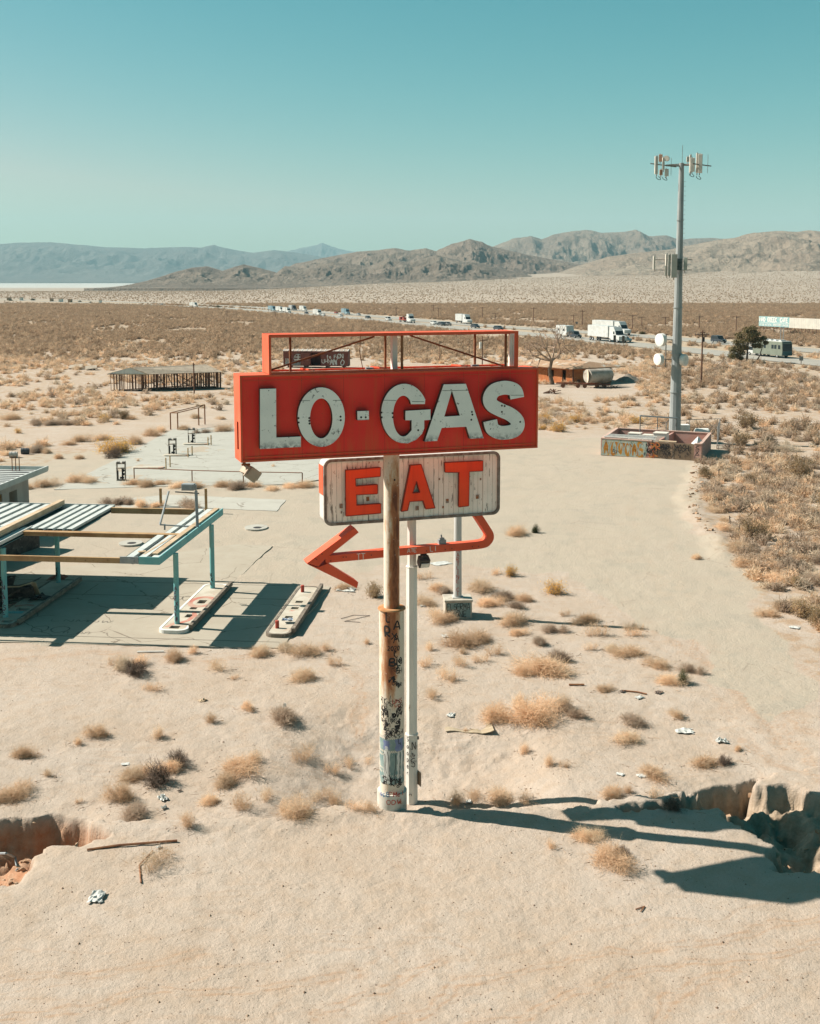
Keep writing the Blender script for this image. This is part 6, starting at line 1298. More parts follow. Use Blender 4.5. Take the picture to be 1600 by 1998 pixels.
def shrub_mesh(name, m, seed, n, twigs, wid, h=.62, ball=.5, up=.25, m2=None, leaf=0, lsz=.02, root=.06, fluff=.075):
    r = np.random.RandomState(seed); V = []; Fc = []; MI = []
    def quad(p, q, w0, w1, side, mi=0):
        k = len(V); V.extend([p-side*w0, p+side*w0, q+side*w1, q-side*w1]); Fc.append((k, k+1, k+2, k+3)); MI.append(mi)
    subs = [(r.normal(0, .16)*(q_ > 0), r.normal(0, .16)*(q_ > 0), r.uniform(.55, 1.0)) for q_ in range(4)]
    lobes = [(r.uniform(0, 2*pi), r.uniform(.5, 1.15)) for _ in range(5)]
    for i in range(n):
        a = r.uniform(0, 2*pi); el = math.asin(min(1, up*.3+(1-up*.3)*r.uniform(0, 1)**.85)); d = np.array([cos(a)*cos(el), sin(a)*cos(el), sin(el)])
        lob = 1-.22*sum(k*max(0, cos(a-l))**4 for l, k in lobes)*.6
        L = r.uniform(.45, 1.12)*ball*lob; sx_, sy_, sr_ = subs[r.randint(4)]; L *= sr_; top = np.array([sx_+d[0]*L, sy_+d[1]*L, max(.03, d[2]*h*r.uniform(.6, 1.1)*lob**.5*sr_**.7)]); b0 = np.array([sx_*.8+r.normal(0, root), sy_*.8+r.normal(0, root), 0])
        mid = b0+(top-b0)*.5+np.array([r.normal(0, .04), r.normal(0, .04), .05+r.normal(0, .03)]); s = r.normal(size=3); s /= np.linalg.norm(s)
        quad(b0, mid, wid*1.2, wid, s); quad(mid, top, wid, wid*.6, s)
        for k in range(twigs):
            f = r.uniform(.35, 1); p = mid+(top-mid)*f if f > .5 else b0+(mid-b0)*(f*2); q = p+r.normal(0, fluff, 3)+d*r.uniform(.0, .12)*ball; q[2] = max(.01, q[2]); s = r.normal(size=3); s /= np.linalg.norm(s); quad(p, q, wid*.7, wid*.4, s)
            for _ in range(leaf):
                c = q+r.normal(0, .03, 3); s = r.normal(size=3); s /= np.linalg.norm(s); u_ = np.cross(s, r.normal(size=3)); u_ /= np.linalg.norm(u_)+1e-6; quad(c-u_*lsz, c+u_*lsz, lsz, lsz, s, 1)
    me = bpy.data.meshes.new(name); me.from_pydata([tuple(v) for v in V], [], Fc); me.materials.append(m)
    if m2: me.materials.append(m2); me.polygons.foreach_set('material_index', MI)
    return me
SH = {}
SH['t'] = [shrub_mesh('tumbleweed', TANL, s, 330, 7, .0036, h=.42+.08*(s % 3), ball=.52, root=.15, fluff=.105) for s in (1, 2, 3, 4)]
SH['u'] = [shrub_mesh('tumbleweed', TANL, s, 150, 5, .0034, h=.6, ball=.5, up=1.0, root=.09, fluff=.08) for s in (5, 6, 7)]         # thin, see-through tufts
SH['g'] = [shrub_mesh('grey_shrub', GRYL, s, 430, 6, .0042, h=.55, ball=.5, root=.1) for s in (8, 9)]
SH['w'] = [shrub_mesh('pale_shrub', STRW, s, 380, 6, .004, h=.42, ball=.5, root=.13) for s in (10, 11)]
SH['y'] = [shrub_mesh('rabbitbrush', GRYL, s, 230, 3, .005, h=.8, ball=.5, m2=YELL, leaf=2, lsz=.013) for s in (12, 13)]
SH['d'] = [shrub_mesh('dark_twiggy_bush', mat('dark_dead_twigs', C(.11,.075,.055), C(.17,.12,.09), 5), s, 260, 5, .005, h=.6, ball=.5) for s in (14,)]
SH['n'] = [shrub_mesh('green_bush', GRNL, s, 260, 3, .005, h=1.0, ball=.45, m2=GRNL, leaf=2, lsz=.012) for s in (15,)]
SH['c'] = [shrub_mesh('creosote_bush', GRYL, s, 130, 5, .006, h=.95, ball=.52, up=1.0, m2=CREO, leaf=3, lsz=.014) for s in (16, 17)]
SH['f'] = [shrub_mesh('brush', TANL, 20, 60, 3, .016, h=.6), shrub_mesh('brush', TANL, 21, 60, 3, .016, h=.5), shrub_mesh('brush', STRW, 22, 60, 3, .016, h=.5), shrub_mesh('brush', GRYL, 23, 60, 3, .016, h=.65),
           shrub_mesh('creosote', CREG, 24, 44, 3, .030, h=.75), shrub_mesh('creosote', CREG, 25, 44, 3, .030, h=.65)]
KN = dict(t=('tumbleweed', 'tan tumbleweed', 'tumbleweed'), u=('tumbleweed', 'sparse tan tuft', 'tumbleweed'), g=('grey_shrub', 'grey brown shrub', 'shrub'), w=('pale_shrub', 'pale straw shrub', 'shrub'), y=('rabbitbrush', 'ochre yellow shrub', 'shrub'), d=('dark_twiggy_bush', 'dark twiggy dead bush', 'bush'), n=('green_bush', 'small dark green bush', 'bush'), c=('creosote_bush', 'tall olive brown creosote', 'bush'), f=('brush', 'tan brush', 'shrub'))
rs = random.Random(21); SHR = []
def shrub(px, py, w, k, zone, world=None, var=None):
    p = gpt(px, py) if world is None else Vector((world[0], world[1], gz(*world))); W_ = w*p.y/F if world is None else w
    me = SH[k][rs.randrange(len(SH[k]))]; o = bpy.data.objects.new(KN[k][0], me); COL.objects.link(o)
    fl = rs.uniform(.85, 1.1); zs = (fl*1.15 if W_ < 1.3 else fl)*(.85 if W_ > 2.4 else 1)*rs.uniform(.85, 1.15)
    o.location = p+Vector((0, 0, -.01*W_)); o.rotation_euler = (rs.uniform(-.08, .08), rs.uniform(-.08, .08), rs.uniform(0, 6.28)); o.scale = (W_*rs.uniform(1.0, 1.3), W_*rs.uniform(.8, 1.0), W_*zs*(.74 if k in 'tgw' and W_ > 1.0 else .9))
    SHR.append((o, k, zone, px, py, W_)); return o
Z1, Z2, Z3, Z4, Z5, Z6, Z7 = 'on the sand left of the sign column', 'beside the canopy pavement', 'on the sand right of the sign column', 'around the pole on the block', 'along the old pump pavement', 'by the dirt road at far left', 'near the foot of the right gully'
for L, z in ((
 [(192,1432,50,'t'),(150,1450,36,'u'),(302,1440,46,'u'),(45,1476,52,'t'),(98,1515,34,'u'),(32,1558,78,'t'),(10,1562,45,'t'),(155,1567,20,'u'),(262,1518,72,'t'),(300,1508,66,'u'),(338,1500,56,'t'),(312,1528,80,'d'),(345,1490,60,'d'),(258,1592,92,'g'),(240,1556,62,'t'),(372,1609,56,'u'),(408,1567,42,'t'),(455,1500,92,'t'),(500,1480,62,'u'),(440,1530,80,'t'),(478,1575,66,'u'),(590,1592,92,'t'),(620,1560,60,'u'),(558,1404,90,'g'),(478,1383,34,'t'),(412,1407,42,'u'),(590,1325,60,'t'),(655,1299,36,'u'),(595,1480,62,'u'),(648,1505,40,'u'),(676,1496,42,'u'),(655,1565,52,'u'),(700,1580,52,'u'),(300,1690,92,'u'),(720,1490,34,'u'),(725,1582,40,'u'),(560,1585,50,'u'),(520,1560,46,'u'),(715,1255,28,'u')], Z1), (
 [(510,1278,52,'t'),(600,1273,76,'t'),(558,1268,54,'w'),(640,1268,40,'u'),(425,1307,46,'u'),(460,1325,24,'u'),(262,1316,60,'d'),(240,1305,62,'w'),(272,1300,50,'t'),(300,1347,46,'u'),(342,1287,46,'t'),(372,1276,38,'u'),(225,1296,36,'u')], Z2), (
 [(1065,1312,120,'t'),(1022,1318,52,'t'),(1090,1290,70,'g'),(1050,1408,120,'t'),(975,1404,76,'t'),(1092,1378,60,'u'),(1120,1398,50,'g'),(1010,1380,60,'u'),(1225,1275,60,'t'),(1195,1272,46,'w'),(1300,1334,66,'t'),(1332,1335,38,'n'),(1290,1300,56,'t'),(1180,1350,42,'t'),(1232,1412,78,'g'),(1222,1442,68,'t'),(1325,1398,36,'t'),(1020,1472,42,'u'),(1070,1496,42,'u'),(1100,1495,26,'u'),(1275,1513,84,'t'),(1375,1492,66,'t'),(1412,1490,40,'d'),(1440,1464,24,'t'),(975,1562,84,'t'),(890,1564,60,'u'),(925,1560,46,'u'),(1030,1565,50,'u'),(872,1326,52,'u'),(838,1362,40,'u'),(828,1470,22,'u'),(1345,1310,44,'g'),(1240,1240,40,'u'),(835,1300,40,'u'),(1150,1268,36,'u'),(840,1270,34,'u'),(905,1430,20,'u')], Z3), (
 [(855,1150,52,'t'),(838,1180,60,'t'),(870,1158,40,'g'),(935,1152,72,'t'),(950,1182,66,'t'),(1010,1185,46,'g'),(1000,1217,72,'t'),(985,1170,56,'g'),(905,1262,92,'t'),(938,1250,60,'t'),(865,1212,56,'t'),(1022,1172,42,'t'),(995,1124,30,'y'),(968,1120,26,'u'),(1077,1158,44,'y'),(1145,1215,62,'t'),(1105,1202,26,'u'),(1076,1232,46,'g'),(1225,1228,36,'u'),(1245,1228,30,'u'),(1055,1257,46,'g'),(1008,1240,42,'t'),(960,1276,46,'u'),(905,1274,30,'u'),(895,1300,40,'u'),(940,1292,40,'u'),(730,1166,40,'c'),(672,1150,52,'t'),(1010,1044,54,'t'),(1043,1040,20,'n'),(1360,1090,24,'t'),(845,1205,44,'u'),(880,1330,26,'u'),(1160,1240,50,'u'),(830,1130,42,'u')], Z4), (
 [(84,950,52,'t'),(52,954,36,'t'),(150,941,44,'t'),(170,940,44,'t'),(262,946,44,'t'),(285,949,42,'t'),(312,946,38,'t'),(345,950,42,'t'),(378,952,50,'t'),(430,950,46,'t'),(462,954,54,'g'),(495,950,36,'t'),(528,955,42,'t'),(562,950,42,'t'),(596,951,44,'t'),(232,984,44,'g'),(250,984,30,'g'),(280,988,42,'t'),(302,990,38,'t'),(372,990,52,'g'),(215,884,56,'y'),(240,880,40,'y'),(225,893,48,'d'),(135,868,34,'t'),(152,862,44,'t'),(200,858,46,'t'),(262,866,40,'t'),(290,850,44,'t'),(310,842,32,'t'),(355,838,32,'t'),(400,845,32,'g'),(440,842,46,'t'),(268,900,12,'u'),(532,912,14,'u'),(70,882,48,'g'),(90,884,32,'t'),(18,888,34,'t'),(115,895,22,'t'),(155,895,24,'t')], Z5), (
 [(35,845,16,'y'),(72,828,36,'g'),(100,829,42,'g'),(130,829,40,'g'),(158,828,40,'g'),(204,822,30,'y'),(240,818,22,'c'),(20,818,44,'t'),(380,816,26,'t'),(435,818,24,'t'),(255,818,24,'t'),(160,810,40,'t'),(300,800,34,'t')], Z6), (
 [(1180,1684,104,'t'),(1145,1640,62,'t'),(1212,1668,40,'d'),(1078,1652,34,'u'),(1188,1552,56,'t'),(1220,1545,40,'u'),(1310,1578,56,'d'),(1285,1562,50,'u')], Z7), (
 [(1087,842,32,'y'),(1066,822,28,'y'),(1062,838,16,'y'),(1125,824,34,'y'),(1095,818,34,'t'),(1150,822,30,'t'),(1240,826,34,'y'),(1290,826,46,'t'),(1190,820,34,'t'),(1080,800,26,'t')], 'between red sign and tower')):
    for px, py, w, k in L: shrub(px, py, w, k, z)
# the dense strip of brush right of the lot edge
EDGE = [(1425,905),(1375,920),(1368,965),(1408,1045),(1440,1100),(1480,1170),(1500,1215),(1590,1235),(1700,1240),(1780,1000),(1640,880)]
EP = [tuple(gp(*q)[:2]) for q in EDGE]; cnt = 0; acc = []
for q in [(1395,928,34,'t'),(1390,948,40,'t'),(1385,975,46,'t'),(1402,1000,44,'t'),(1425,985,40,'g'),(1405,1030,44,'t'),(1448,1040,50,'t'),(1440,1070,56,'t'),(1478,1080,44,'g'),(1462,1105,60,'t'),(1500,1108,60,'t'),(1505,1135,70,'t'),(1500,1200,48,'t'),(1520,1190,40,'t'),(1548,1180,60,'w'),(1585,1195,60,'t'),(1580,1140,60,'g'),(1545,1110,60,'g'),(1590,1080,60,'g'),(1450,870,36,'c'),(1455,835,50,'c'),(1420,895,30,'g'),(1475,880,40,'g'),(1560,935,70,'c'),(1590,960,60,'g'),(1500,930,40,'g'),(1530,880,60,'w')]:
    acc.append(shrub(*q, 'just right of the lot edge')); cnt += 1
def free(x, y, W_): return all(math.hypot(x-o.location.x, y-o.location.y) > W_*.6 for o in acc)
tries = 0
while cnt < 72 and tries < 4000:
    tries += 1; y = rs.uniform(50, 112); x = rs.uniform(16, 55)
    if inpoly(EP, np.array([x]), np.array([y]))[0] and x/y < .40:
        W_ = rs.uniform(.8, 2.1)
        if free(x, y, W_): acc.append(shrub(0, 0, W_, rs.choice('ttgwwwgc'), 'RANDOM', (x, y))); cnt += 1
ORD = ['leftmost', 'second from left', 'third from left', 'fourth from left', 'fifth from left', 'sixth from left', 'seventh from left', 'eighth from left', 'ninth from left', 'tenth from left', 'eleventh from left', 'twelfth from left', 'thirteenth from left', 'fourteenth from left', 'fifteenth from left', 'sixteenth from left', 'seventeenth from left']
from collections import defaultdict
BK = defaultdict(list)
for s_ in SHR:
    o, k, z, px, py, W_ = s_
    if z == 'RANDOM': tag(o, KN[k][1]+' among the dense brush filling the ground right of the lot', KN[k][2], 'dense brush right of the lot'); continue
    size = ('tiny' if W_ < .75 else 'small' if W_ < 1.15 else 'medium' if W_ < 1.9 else 'large')
    BK[(size+' '+KN[k][1] if k != 'n' else KN[k][1], z, KN[k][2])].append(s_)
for (nm, z, cat), L in BK.items():
    L.sort(key=lambda s_: s_[3])
    for i, s_ in enumerate(L): tag(s_[0], nm+' '+z+(', '+ORD[min(i, 16)] if len(L) > 1 else ''), cat, 'shrubs '+z)
# far shrubs that also serve as patterns for the scatter
far_src = []
for i, (px, py) in enumerate(((60, 800), (120, 795), (180, 790), (430, 800), (90, 640), (300, 640))):
    p = gpt(px, py); me = SH['f'][i]; o = bpy.data.objects.new('brush', me); COL.objects.link(o); s = 1.6 if i < 4 else 2.6; o.location = p; o.scale = (s, s, s); far_src.append(o)
    tag(o, ['tan brush clump', 'low tan brush clump', 'pale straw brush clump', 'grey brown brush clump', 'brown creosote bush', 'low brown creosote bush'][i]+' in the field '+('left of the burnt house' if i < 3 else 'right of the burnt house pole' if i == 3 else 'of brown flats beyond the tan brush at left' if i == 4 else 'of brown flats beyond the burnt house'), 'shrub', 'brush')
# brush fields: nobody could count these
npr = np.random.RandomState(5); PT = []; 
def scatter(n, y0, y1, dens_pow=0):
    y = np.sqrt(npr.uniform(y0*y0, y1*y1, n)); u = npr.uniform(-.50, .50, n); return u*y, y
xs, ys, sc_l, ix = [], [], [], []
def add_pts(x, y, s, kinds, pr):
    xs.append(x); ys.append(y); sc_l.append(s); ix.append(npr.choice(kinds, len(x), p=pr))
x, y = scatter(26000, 46, 300)
m = ~bare(x, y, 5); cl = fbm(x*.10+3, y*.06, 3); m &= (cl+npr.uniform(-.15, .15, len(x)) > .47); dn = np.minimum(dseg(ROAD_N, x, y)[0], dseg(ROAD_F, x, y)[0]); m &= dn > 9
m &= ~inpoly(pxpoly([(1425,905),(1375,920),(1368,965),(1408,1045),(1480,1170),(1500,1235),(1700,1250),(1780,1000),(1640,880)]), x, y) | (npr.uniform(0, 1, len(x)) < .75)
m &= (y > 80) | ((x/y > .30) & (y > 54)); m &= ~((np.abs(x+37) < 9) & (np.abs(y-170) < 5)); m &= npr.uniform(0, 1, len(x)) > sm((y-210)/80)*.7
x, y = x[m], y[m]; s = npr.uniform(.7, 2.0, len(x))*np.where(x > 20, 1.0, 1.0)
kx = npr.uniform(0, 1, len(x)); k = np.where(x/y > .22, np.where(kx < .25, 0, np.where(kx < .45, 2, np.where(kx < .75, 3, 4))), np.where(kx < .5, 0, np.where(kx < .75, 1, np.where(kx < .9, 2, 3))))
xs.append(x); ys.append(y); sc_l.append(s); ix.append(k)
x, y = scatter(125000, 215, 760)
dn = np.minimum(dseg(ROAD_N, x, y)[0], dseg(ROAD_F, x, y)[0]); m = (dn > 13) | ((dn > 8.5) & (npr.uniform(0, 1, len(x)) < .3)); cl = fbm(x*.06+30, y*.03, 4); m &= (cl+npr.uniform(-.15, .15, len(x)) > .39); m &= npr.uniform(0, 1, len(x)) < sm((y-225)/60+.15)
x4, y4 = npr.uniform(14, 62, 9000), npr.uniform(44, 118, 9000); m4 = inpoly([tuple(gp(*q)[:2]) for q in [(1432,900),(1385,925),(1376,968),(1415,1045),(1448,1095),(1490,1165),(1510,1212),(1600,1240),(1900,1300),(1950,1000),(1700,870)]], x4, y4) & (fbm(x4*.35, y4*.35, 3)+npr.uniform(-.12, .12, 9000) > .47); x4, y4 = x4[m4], y4[m4]; xs.append(x4); ys.append(y4); sc_l.append(npr.uniform(.5, 1.7, len(x4))); ix.append(npr.choice([0, 1, 2, 2, 3, 3], len(x4)))
x, y = x[m], y[m]
x3, y3 = scatter(50000, 690, 2500); dn3 = np.minimum(dseg(ROAD_N, x3, y3)[0], dseg(ROAD_F, x3, y3)[0]); m3 = (dn3 > 16) & (x3/y3 > -.42) & ~((y3 > 2000) & (x3/y3 < -.12)); x3, y3 = x3[m3], y3[m3]; xs.append(x3); ys.append(y3); sc_l.append(npr.uniform(.8, 1.7, len(x3))); ix.append(npr.choice([4, 5], len(x3)))
xs.append(x); ys.append(y); sc_l.append(npr.uniform(1.0, 2.3, len(x))); kx = npr.uniform(0, 1, len(x)); ix.append(np.where(kx < .48, 4, np.where(kx < .92, 5, np.where(kx < .96, 0, 3))))
X = np.concatenate(xs); Y = np.concatenate(ys); S = np.concatenate(sc_l); K = np.concatenate(ix); Z = terr(X, Y)[0]
print('scatter points', len(X))
me = bpy.data.meshes.new('brush_field'); me.vertices.add(len(X)); me.vertices.foreach_set('co', np.stack([X, Y, Z-.03], -1).astype(np.float32).ravel())
for nm, tp, a in (('sc', 'FLOAT', S), ('kind', 'INT', K), ('rot', 'FLOAT', npr.uniform(0, 6.28, len(X)))):
    at_ = me.attributes.new(nm, tp, 'POINT'); at_.data.foreach_set('value', a.astype(np.int32 if tp == 'INT' else np.float32))
bf = bpy.data.objects.new('brush_field', me); COL.objects.link(bf); tag(bf, kind='stuff')
ng = bpy.data.node_groups.new('scatter_brush', 'GeometryNodeTree'); ng.interface.new_socket('Geometry', in_out='INPUT', socket_type='NodeSocketGeometry'); ng.interface.new_socket('Geometry', in_out='OUTPUT', socket_type='NodeSocketGeometry')
N = lambda t_: ng.nodes.new(t_); gi = N('NodeGroupInput'); go = N('NodeGroupOutput'); iop = N('GeometryNodeInstanceOnPoints'); jn = N('GeometryNodeJoinGeometry')
m2p = N('GeometryNodeMeshToPoints'); ng.links.new(gi.outputs[0], m2p.inputs['Mesh']); ng.links.new(m2p.outputs[0], iop.inputs['Points'])
for o in reversed(far_src):
    oi = N('GeometryNodeObjectInfo'); oi.transform_space = 'ORIGINAL'; oi.inputs['Object'].default_value = o; oi.inputs['As Instance'].default_value = True; ng.links.new(oi.outputs['Geometry'], jn.inputs[0])
ng.links.new(jn.outputs[0], iop.inputs['Instance']); iop.inputs['Pick Instance'].default_value = True
def na(nm, dt): a = N('GeometryNodeInputNamedAttribute'); a.data_type = dt; a.inputs['Name'].default_value = nm; return a.outputs[0]
ng.links.new(na('kind', 'INT'), iop.inputs['Instance Index']); cx_ = N('ShaderNodeCombineXYZ'); ng.links.new(na('rot', 'FLOAT'), cx_.inputs[2]); ng.links.new(cx_.outputs[0], iop.inputs['Rotation']); ng.links.new(na('sc', 'FLOAT'), iop.inputs['Scale']); ng.links.new(iop.outputs[0], go.inputs[0])
md = bf.modifiers.new('scatter', 'NODES'); md.node_group = ng

# ------------------------------------------------------------------ trees
def branch(b, p, d, L, r, depth, rn, tips, spread=.6, up=.1):
    q = p+d*L; b.tube(p, q, r, r*.68, 6 if r > .03 else 4, cap=False)
    if depth == 0: tips.append(q); return
    for _ in range(rn.choice((2, 3, 3))):
        nd = (d+Vector((rn.gauss(0, spread), rn.gauss(0, spread), rn.gauss(0, spread)+up))).normalized(); branch(b, q, nd, L*rn.uniform(.62, .85), r*.62, depth-1, rn, tips, spread, up)
rt = random.Random(3)
p = gpt(1078, 750); dt = thing('dead_tree', 'bare leafless grey tree behind the right end of the red sign', 'tree', p, 0); b = MB(); tips = []; dt.scale = (1.45, 1.45, 1.6)
b.tube((0,0,-.1), (-.35,0,1.3), .26, .19, 10); b.tube((-.35,0,1.3), (-.1,0,2.3), .19, .15, 8); b.build('trunk', mat('grey_bark', C(.20,.13,.09), C(.13,.09,.065), 5), dt)
b = MB()
for d in ((-.9,.1,.5), (.25,.1,1), (-.5,-.3,.9), (.7,.3,.5), (-1,.3,.15)): branch(b, Vector((-.1,0,2.25)), Vector(d).normalized(), 1.25, .11, 5, rt, tips, .55, .08)
b.build('crown', mat('pale_dead_branches', C(.36,.25,.18), C(.27,.19,.14), 5), dt)
for t_ in (): pass
p = gpt(1457, 708); cn = thing('conifer', 'dark olive conifer with two leaning trunks standing beside the highway', 'tree', p, 0); s = p.y/F
b = MB(); b.path([(0,0,-.1), (.05,0,1.8), (.15,0,3.8), (.4,.1,5.8)], [.22,.18,.13,.06], 8); b.build('trunk', mat('dark_bark', C(.06,.045,.035), C(.10,.07,.05), 5), cn); b = MB(); b.path([(1.9,.4,-.1), (2.6,.4,1.5), (3.0,.3,3.0), (3.9,.2,4.2)], [.14,.11,.08,.04], 7); b.build('trunk', bpy.data.materials['dark_bark'], cn)
cl_ = [(-.2,0,6.3,.9),(.9,0,6.6,1.0),(-1.4,.3,5.3,1.0),(.3,-.3,5.2,1.1),(1.6,.2,5.6,1.0),(-2.0,0,4.0,1.0),(-.9,-.5,4.2,1.1),(.9,.5,4.3,1.1),(2.0,0,4.4,.9),(-2.6,.1,2.6,1.0),(-1.5,-.3,2.9,1.0),(-.4,.5,3.0,.9),(-2.9,-.2,1.4,.95),(-2.0,.4,1.3,.9),(-1.2,0,1.9,.9),(3.1,.3,4.7,.7),(2.3,.2,3.3,.7),(3.6,.2,3.9,.55),(-1.1,.2,.9,.5),(1.4,0,3.3,.6)]
V = []; Fc = []; nr = np.random.RandomState(4)
for x, y, z, r_ in cl_:
    for _ in range(520):
        d = nr.normal(size=3); d /= np.linalg.norm(d); c = np.array([x, y, z])+d*r_*nr.uniform(.3, 1.08)*np.array([1,1,.72]); s_ = nr.normal(size=3); s_ /= np.linalg.norm(s_); u_ = np.cross(s_, nr.normal(size=3)); u_ /= np.linalg.norm(u_)+1e-6; w_ = nr.uniform(.09, .19)
        k = len(V); V += [tuple(c-u_*w_), tuple(c+s_*w_*.5), tuple(c+u_*w_), tuple(c-s_*w_*.5)]; Fc.append((k, k+1, k+2, k+3))
b = MB(); b.add(V, Fc); b.build('crown', mat('olive_conifer_needles', C(.12,.10,.04), C(.18,.135,.06), 1.2, c3=C(.05,.06,.035), s3=1.6), cn)
b = MB(); [b.bar((.1, 0, z), (x, y, z2), .05, .05) for x, y, z2, _ in cl_ for z in (z2*.8,)][:1]; b.build('limb', bpy.data.materials['dark_bark'], cn)
V = SH['n'][0]
for i, (x, y, w) in enumerate(((22,587,9),(66,586,11),(88,592,6),(157,589,8),(178,591,7),(427,600,11),(1255,652,15),(1222,676,10),(1300,645,8))):
    p = gpt(x, y); W_ = w*p.y/F*1.1; o = bpy.data.objects.new('roadside_bush', SH['n'][0]); COL.objects.link(o); o.location = p; o.scale = (W_*1.2, W_, W_*.45); tag(o, ['distant dark green bush by the far left buildings, leftmost', 'wide distant dark green bush left of the far buildings row', 'distant small dark bush below the highway at far left', 'distant dark bush right of the far left buildings', 'distant dark bush farthest right by the far left buildings', 'round dark green bush by the highway left of the truck convoy', 'dark bush beyond the highway above the lone white car', 'dark bush on the near verge right of two road signs', 'small dark bush on the far verge near the cell tower'][i], 'bush')

# ------------------------------------------------------------------ litter and debris
def litter(px, py, w, label, m, name='paper_scrap', cat='litter', h=.12, seed=1, asp=.6, rz=0):
    rn = random.Random(seed); p = gpt(px, py); W_ = w*p.y/F*.8; n = 7; V = []; h *= .45
    for i in range(n):
        for j in range(n):
            e = min(i, j, n-1-i, n-1-j); V.append(((i/(n-1)-.5)*W_*(1+rn.uniform(-.15, .15)), (j/(n-1)-.5)*W_*asp/.42*(1+rn.uniform(-.2, .2)), .02+rn.uniform(0, h)*(1 if e else .4)))
    b = MB(); b.add(V, [(i*n+j, i*n+j+1, i*n+n+j+1, i*n+n+j) for i in range(n-1) for j in range(n-1)]); o = b.build(name, m, loc=p+Vector((0,0,.01))); o.rotation_euler = (0,0,rz); tag(o, label, cat); return o
PPR = mat('white_litter', C(.50,.50,.46), C(.36,.36,.34), 5); DRK = mat('dark_litter', C(.08,.06,.05), C(.16,.11,.08), 5)
LIT = [(190,1752,38,'crumpled white plastic sheet on bare sand at lower left',.22),(318,1560,20,'white cloth caught below the grey brown shrub near the left gully',.3),(1335,1428,30,'torn white plastic left of a tan shrub at right',.2),(1248,1362,16,'white paper scrap beside a brown clod right of centre',.1),(880,1396,18,'white paper scrap lying above the plywood sheet',.1),(868,1242,14,'white scrap by the shrubs below the concrete block',.1),(1210,1512,14,'small white scrap at left of a litter patch by the right gully',.05),(1255,1515,22,'larger white scrap in the litter patch by the right gully',.1),(885,1562,12,'round white litter nearest the sign poles at right',.15),(915,1566,14,'pale litter right of the round white litter',.12),(965,1560,16,'pale flat litter farther right of the sign poles',.1),(675,1152,34,'pale torn sheet on sand below the red arrow tip',.25),(860,1100,32,'pale oval board lying right of the white support pole',.05),(12,1560,12,'small blue scrap by the tan shrub above the left gully',.1),(1413,1340,1,'',0),(1550,1225,18,'white scrap on sand below the brush at right',.05),(245,1492,14,'thin white strip on the sand at left',.03),(310,1655,9,'pale crushed can near the long pipe',.12),(825,1182,16,'white scrap beside the white support pole under shrubs',.1),(555,1383,8,'tiny white scrap caught in the grey brown round shrub',.5),(1408,1448,20,'white plastic caught behind the shrub at right',.3),(320,1578,10,'small pale grey block beside the left gully head',.2),(872,1178,16,'pale sheet scrap near the grey pole base',.1)]
for i, (x, y, w, l, h) in enumerate(LIT):
    if l: litter(x, y, w, l, PPR, h=h, seed=i, rz=i*.7)
for i, (x, y, w, l) in enumerate(((350,1545,12,'dark debris lump in the dead bush by the left gully'),(1215,1350,16,'brown broken clod by a tan shrub right of centre'),(395,1368,22,'flat reddish board scrap left of the round grey shrub'),(775,1212,0,''),(1285,1352,22,'brown bark strip right of the broken clod'))):
    if l: litter(x, y, w, l, DRK if 'reddish' not in l else WOODP, 'debris_scrap', 'debris', .12, i+40, .3, .8)
p = gpt(912, 1424); t_ = thing('plywood_sheet', 'weathered plywood sheet lying flat on the sand right of the sign poles', 'plywood sheet', p, radians(-8)); b = MB(); n = 12; V = []
for i in range(n+1):
    x = (i/n-.5)*1.75; z = .03+.02*sin(i)+max(0, i-9)*.05
    V += [(x-.1, .62, z), (x+.12, -.30+.06*sin(i*.5), z), (x+.12, -.30+.06*sin(i*.5), z-.03), (x-.1, .62, z-.03)]
b.add(V, [(4*i+k, 4*i+(k+1) % 4, 4*i+4+(k+1) % 4, 4*i+4+k) for i in range(n) for k in range(4)]+[(0,1,2,3),(4*n+3,4*n+2,4*n+1,4*n)]); b.build('sheet', mat('weathered_plywood', C(.36,.29,.205), C(.30,.235,.155), 2, st=(.3, 3, 1)), t_)
def rod(pts, r, label, m, name, cat):
    P = [gpt(*q) for q in pts]; o = P[0]; b = MB(); b.path([q-o+Vector((0,0,r+.01+.0*i)) for i, q in enumerate(P)], r, 6); x = b.build(name, m, loc=o); tag(x, label, cat)
rod([(170,1661),(232,1652),(346,1643)], .035, 'long rusty pipe lying on sand beside the left gully', RUSTM, 'steel_pipe', 'pipe')
rod([(298,1662),(272,1690),(275,1724)], .022, 'bent dark rod sticking out of a flattened tan tuft', RUSTM, 'bent_rod', 'rod')
rod([(1110,1338),(1140,1338)], .04, 'short brown stick on the sand right of the sign', RUSTM, 'stick', 'stick')
rod([(1215,1349),(1245,1352),(1262,1356)], .03, 'thin brown branch beside white scrap at right', RUSTM, 'stick', 'stick')
rod([(665,1208),(690,1201),(722,1202),(672,1213),(703,1215)], .012, 'loop of thin dark wire on sand left of the column', BLK, 'wire_loop', 'wire')
rod([(1240,1776),(1258,1770),(1250,1780)], .015, 'small forked brown twig on the bare foreground sand', RUSTM, 'twig', 'twig')
rod([(268,1274),(320,1273)], .04, 'thin white strip lying before the canopy pavement', WHP, 'white_strip', 'strip')
rod([(0,1668),(12,1668),(30,1676),(34,1700),(20,1712)], .035, 'bent grey pipe hanging in the left gully', GALV, 'bent_pipe', 'pipe')
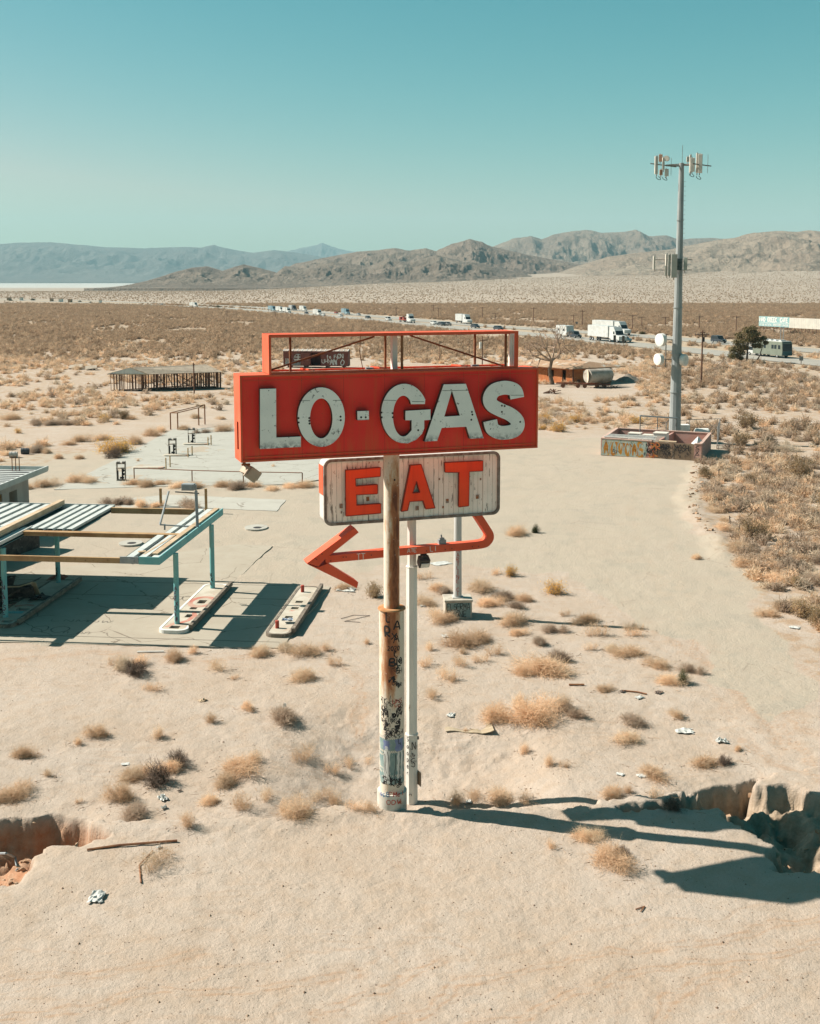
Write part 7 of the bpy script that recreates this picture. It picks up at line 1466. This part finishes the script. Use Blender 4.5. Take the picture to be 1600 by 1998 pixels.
# pebbles and clods of the foreground
b = MB(); rp = random.Random(8)
for i in range(2600):
    px, py = rp.uniform(-60, 1660), rp.uniform(1240, 2040)
    p = gp(px, py); p = gp(px, py, 0); z = gz(p.x, p.y); s = rp.uniform(.006, .026)*(1.9 if rp.random() < .07 else 1)
    v = [(p.x+s*rp.uniform(.6, 1.3)*a, p.y+s*rp.uniform(.6, 1.3)*c, z+s*d_) for a, c, d_ in ((1,0,0),(-1,0,0),(0,1,0),(0,-1,0),(0,0,.9))]; b.add(v, [(0,2,4),(2,1,4),(1,3,4),(3,0,4)])
o = b.build('pebbles', mat('brown_pebbles', C(.14,.085,.055), C(.26,.18,.12), 3)); tag(o, kind='stuff')

def rubble(label, poly, n, seed, smin=.05, smax=.28):
    rn = random.Random(seed); b = MB(); k = 0; guard = 0; xs_ = [p[0] for p in poly]; ys_ = [p[1] for p in poly]
    while k < n and guard < 20000:
        guard += 1
        x, y = rn.uniform(max(min(xs_), -14), min(max(xs_), 40)), rn.uniform(min(ys_), max(ys_))
        if not inpoly(poly, np.array([x]), np.array([y]))[0]: continue
        k += 1; s = rn.uniform(smin, smax)*rn.random()**1.2+.03; z = gz(x, y); vs = []
        for i in range(9):
            d = Vector((rn.gauss(0,1), rn.gauss(0,1), rn.gauss(0,1))).normalized(); vs.append(d)
        bm = bmesh.new(); [bm.verts.new(v*rn.uniform(.75, 1.15)) for v in vs]; r_ = bmesh.ops.convex_hull(bm, input=bm.verts); bm.verts.ensure_lookup_table(); bm.verts.index_update()
        b.add([Vector((x, y, z+s*.25))+Vector((v.co.x*s, v.co.y*s*.8, v.co.z*s*.6)) for v in bm.verts], [[v.index for v in f.verts] for f in bm.faces]); bm.free()
    o = b.build('rubble', mat('earth_clods', C(.36,.24,.155), C(.28,.16,.09), 3, bs=.5)); tag(o, kind='stuff')
rubble('', GUL_R, 110, 5, .03, .2); rubble('', GUL_L, 90, 6, .03, .2)
rubble('', pxpoly([(1355,905),(1395,905),(1362,1000),(1405,1052),(1385,1060),(1345,1000),(1340,960)]), 160, 7, .03, .22)

# dead twigs and straw fallen round the shrubs
rw = random.Random(31); b = MB()
for o, k, z, px, py, W_ in SHR:
    if o.location.y > 75 or k in 'n': continue
    for _ in range(int(6+10*W_)):
        a = rw.uniform(0, 6.28); d = W_*rw.uniform(.25, .95); x, y = o.location.x+cos(a)*d+rw.uniform(0, .3), o.location.y+sin(a)*d*.8-rw.uniform(0, .2); l = rw.uniform(.06, .32); t2 = rw.uniform(0, 6.28); z0 = gz(x, y) if rw.random() < .25 or _ == 0 else z0
        w = .006; b.add([(x, y, z0+.012), (x+sin(t2)*w, y-cos(t2)*w, z0+.02), (x+cos(t2)*l, y+sin(t2)*l, z0+rw.uniform(.015, .06)), (x+cos(t2)*l+sin(t2)*w, y+sin(t2)*l-cos(t2)*w, z0+.03)], [(0,1,3,2)])
o = b.build('dead_twigs', mat('brown_dead_twigs', C(.20,.12,.07), C(.34,.22,.13), 3)); tag(o, kind='stuff')
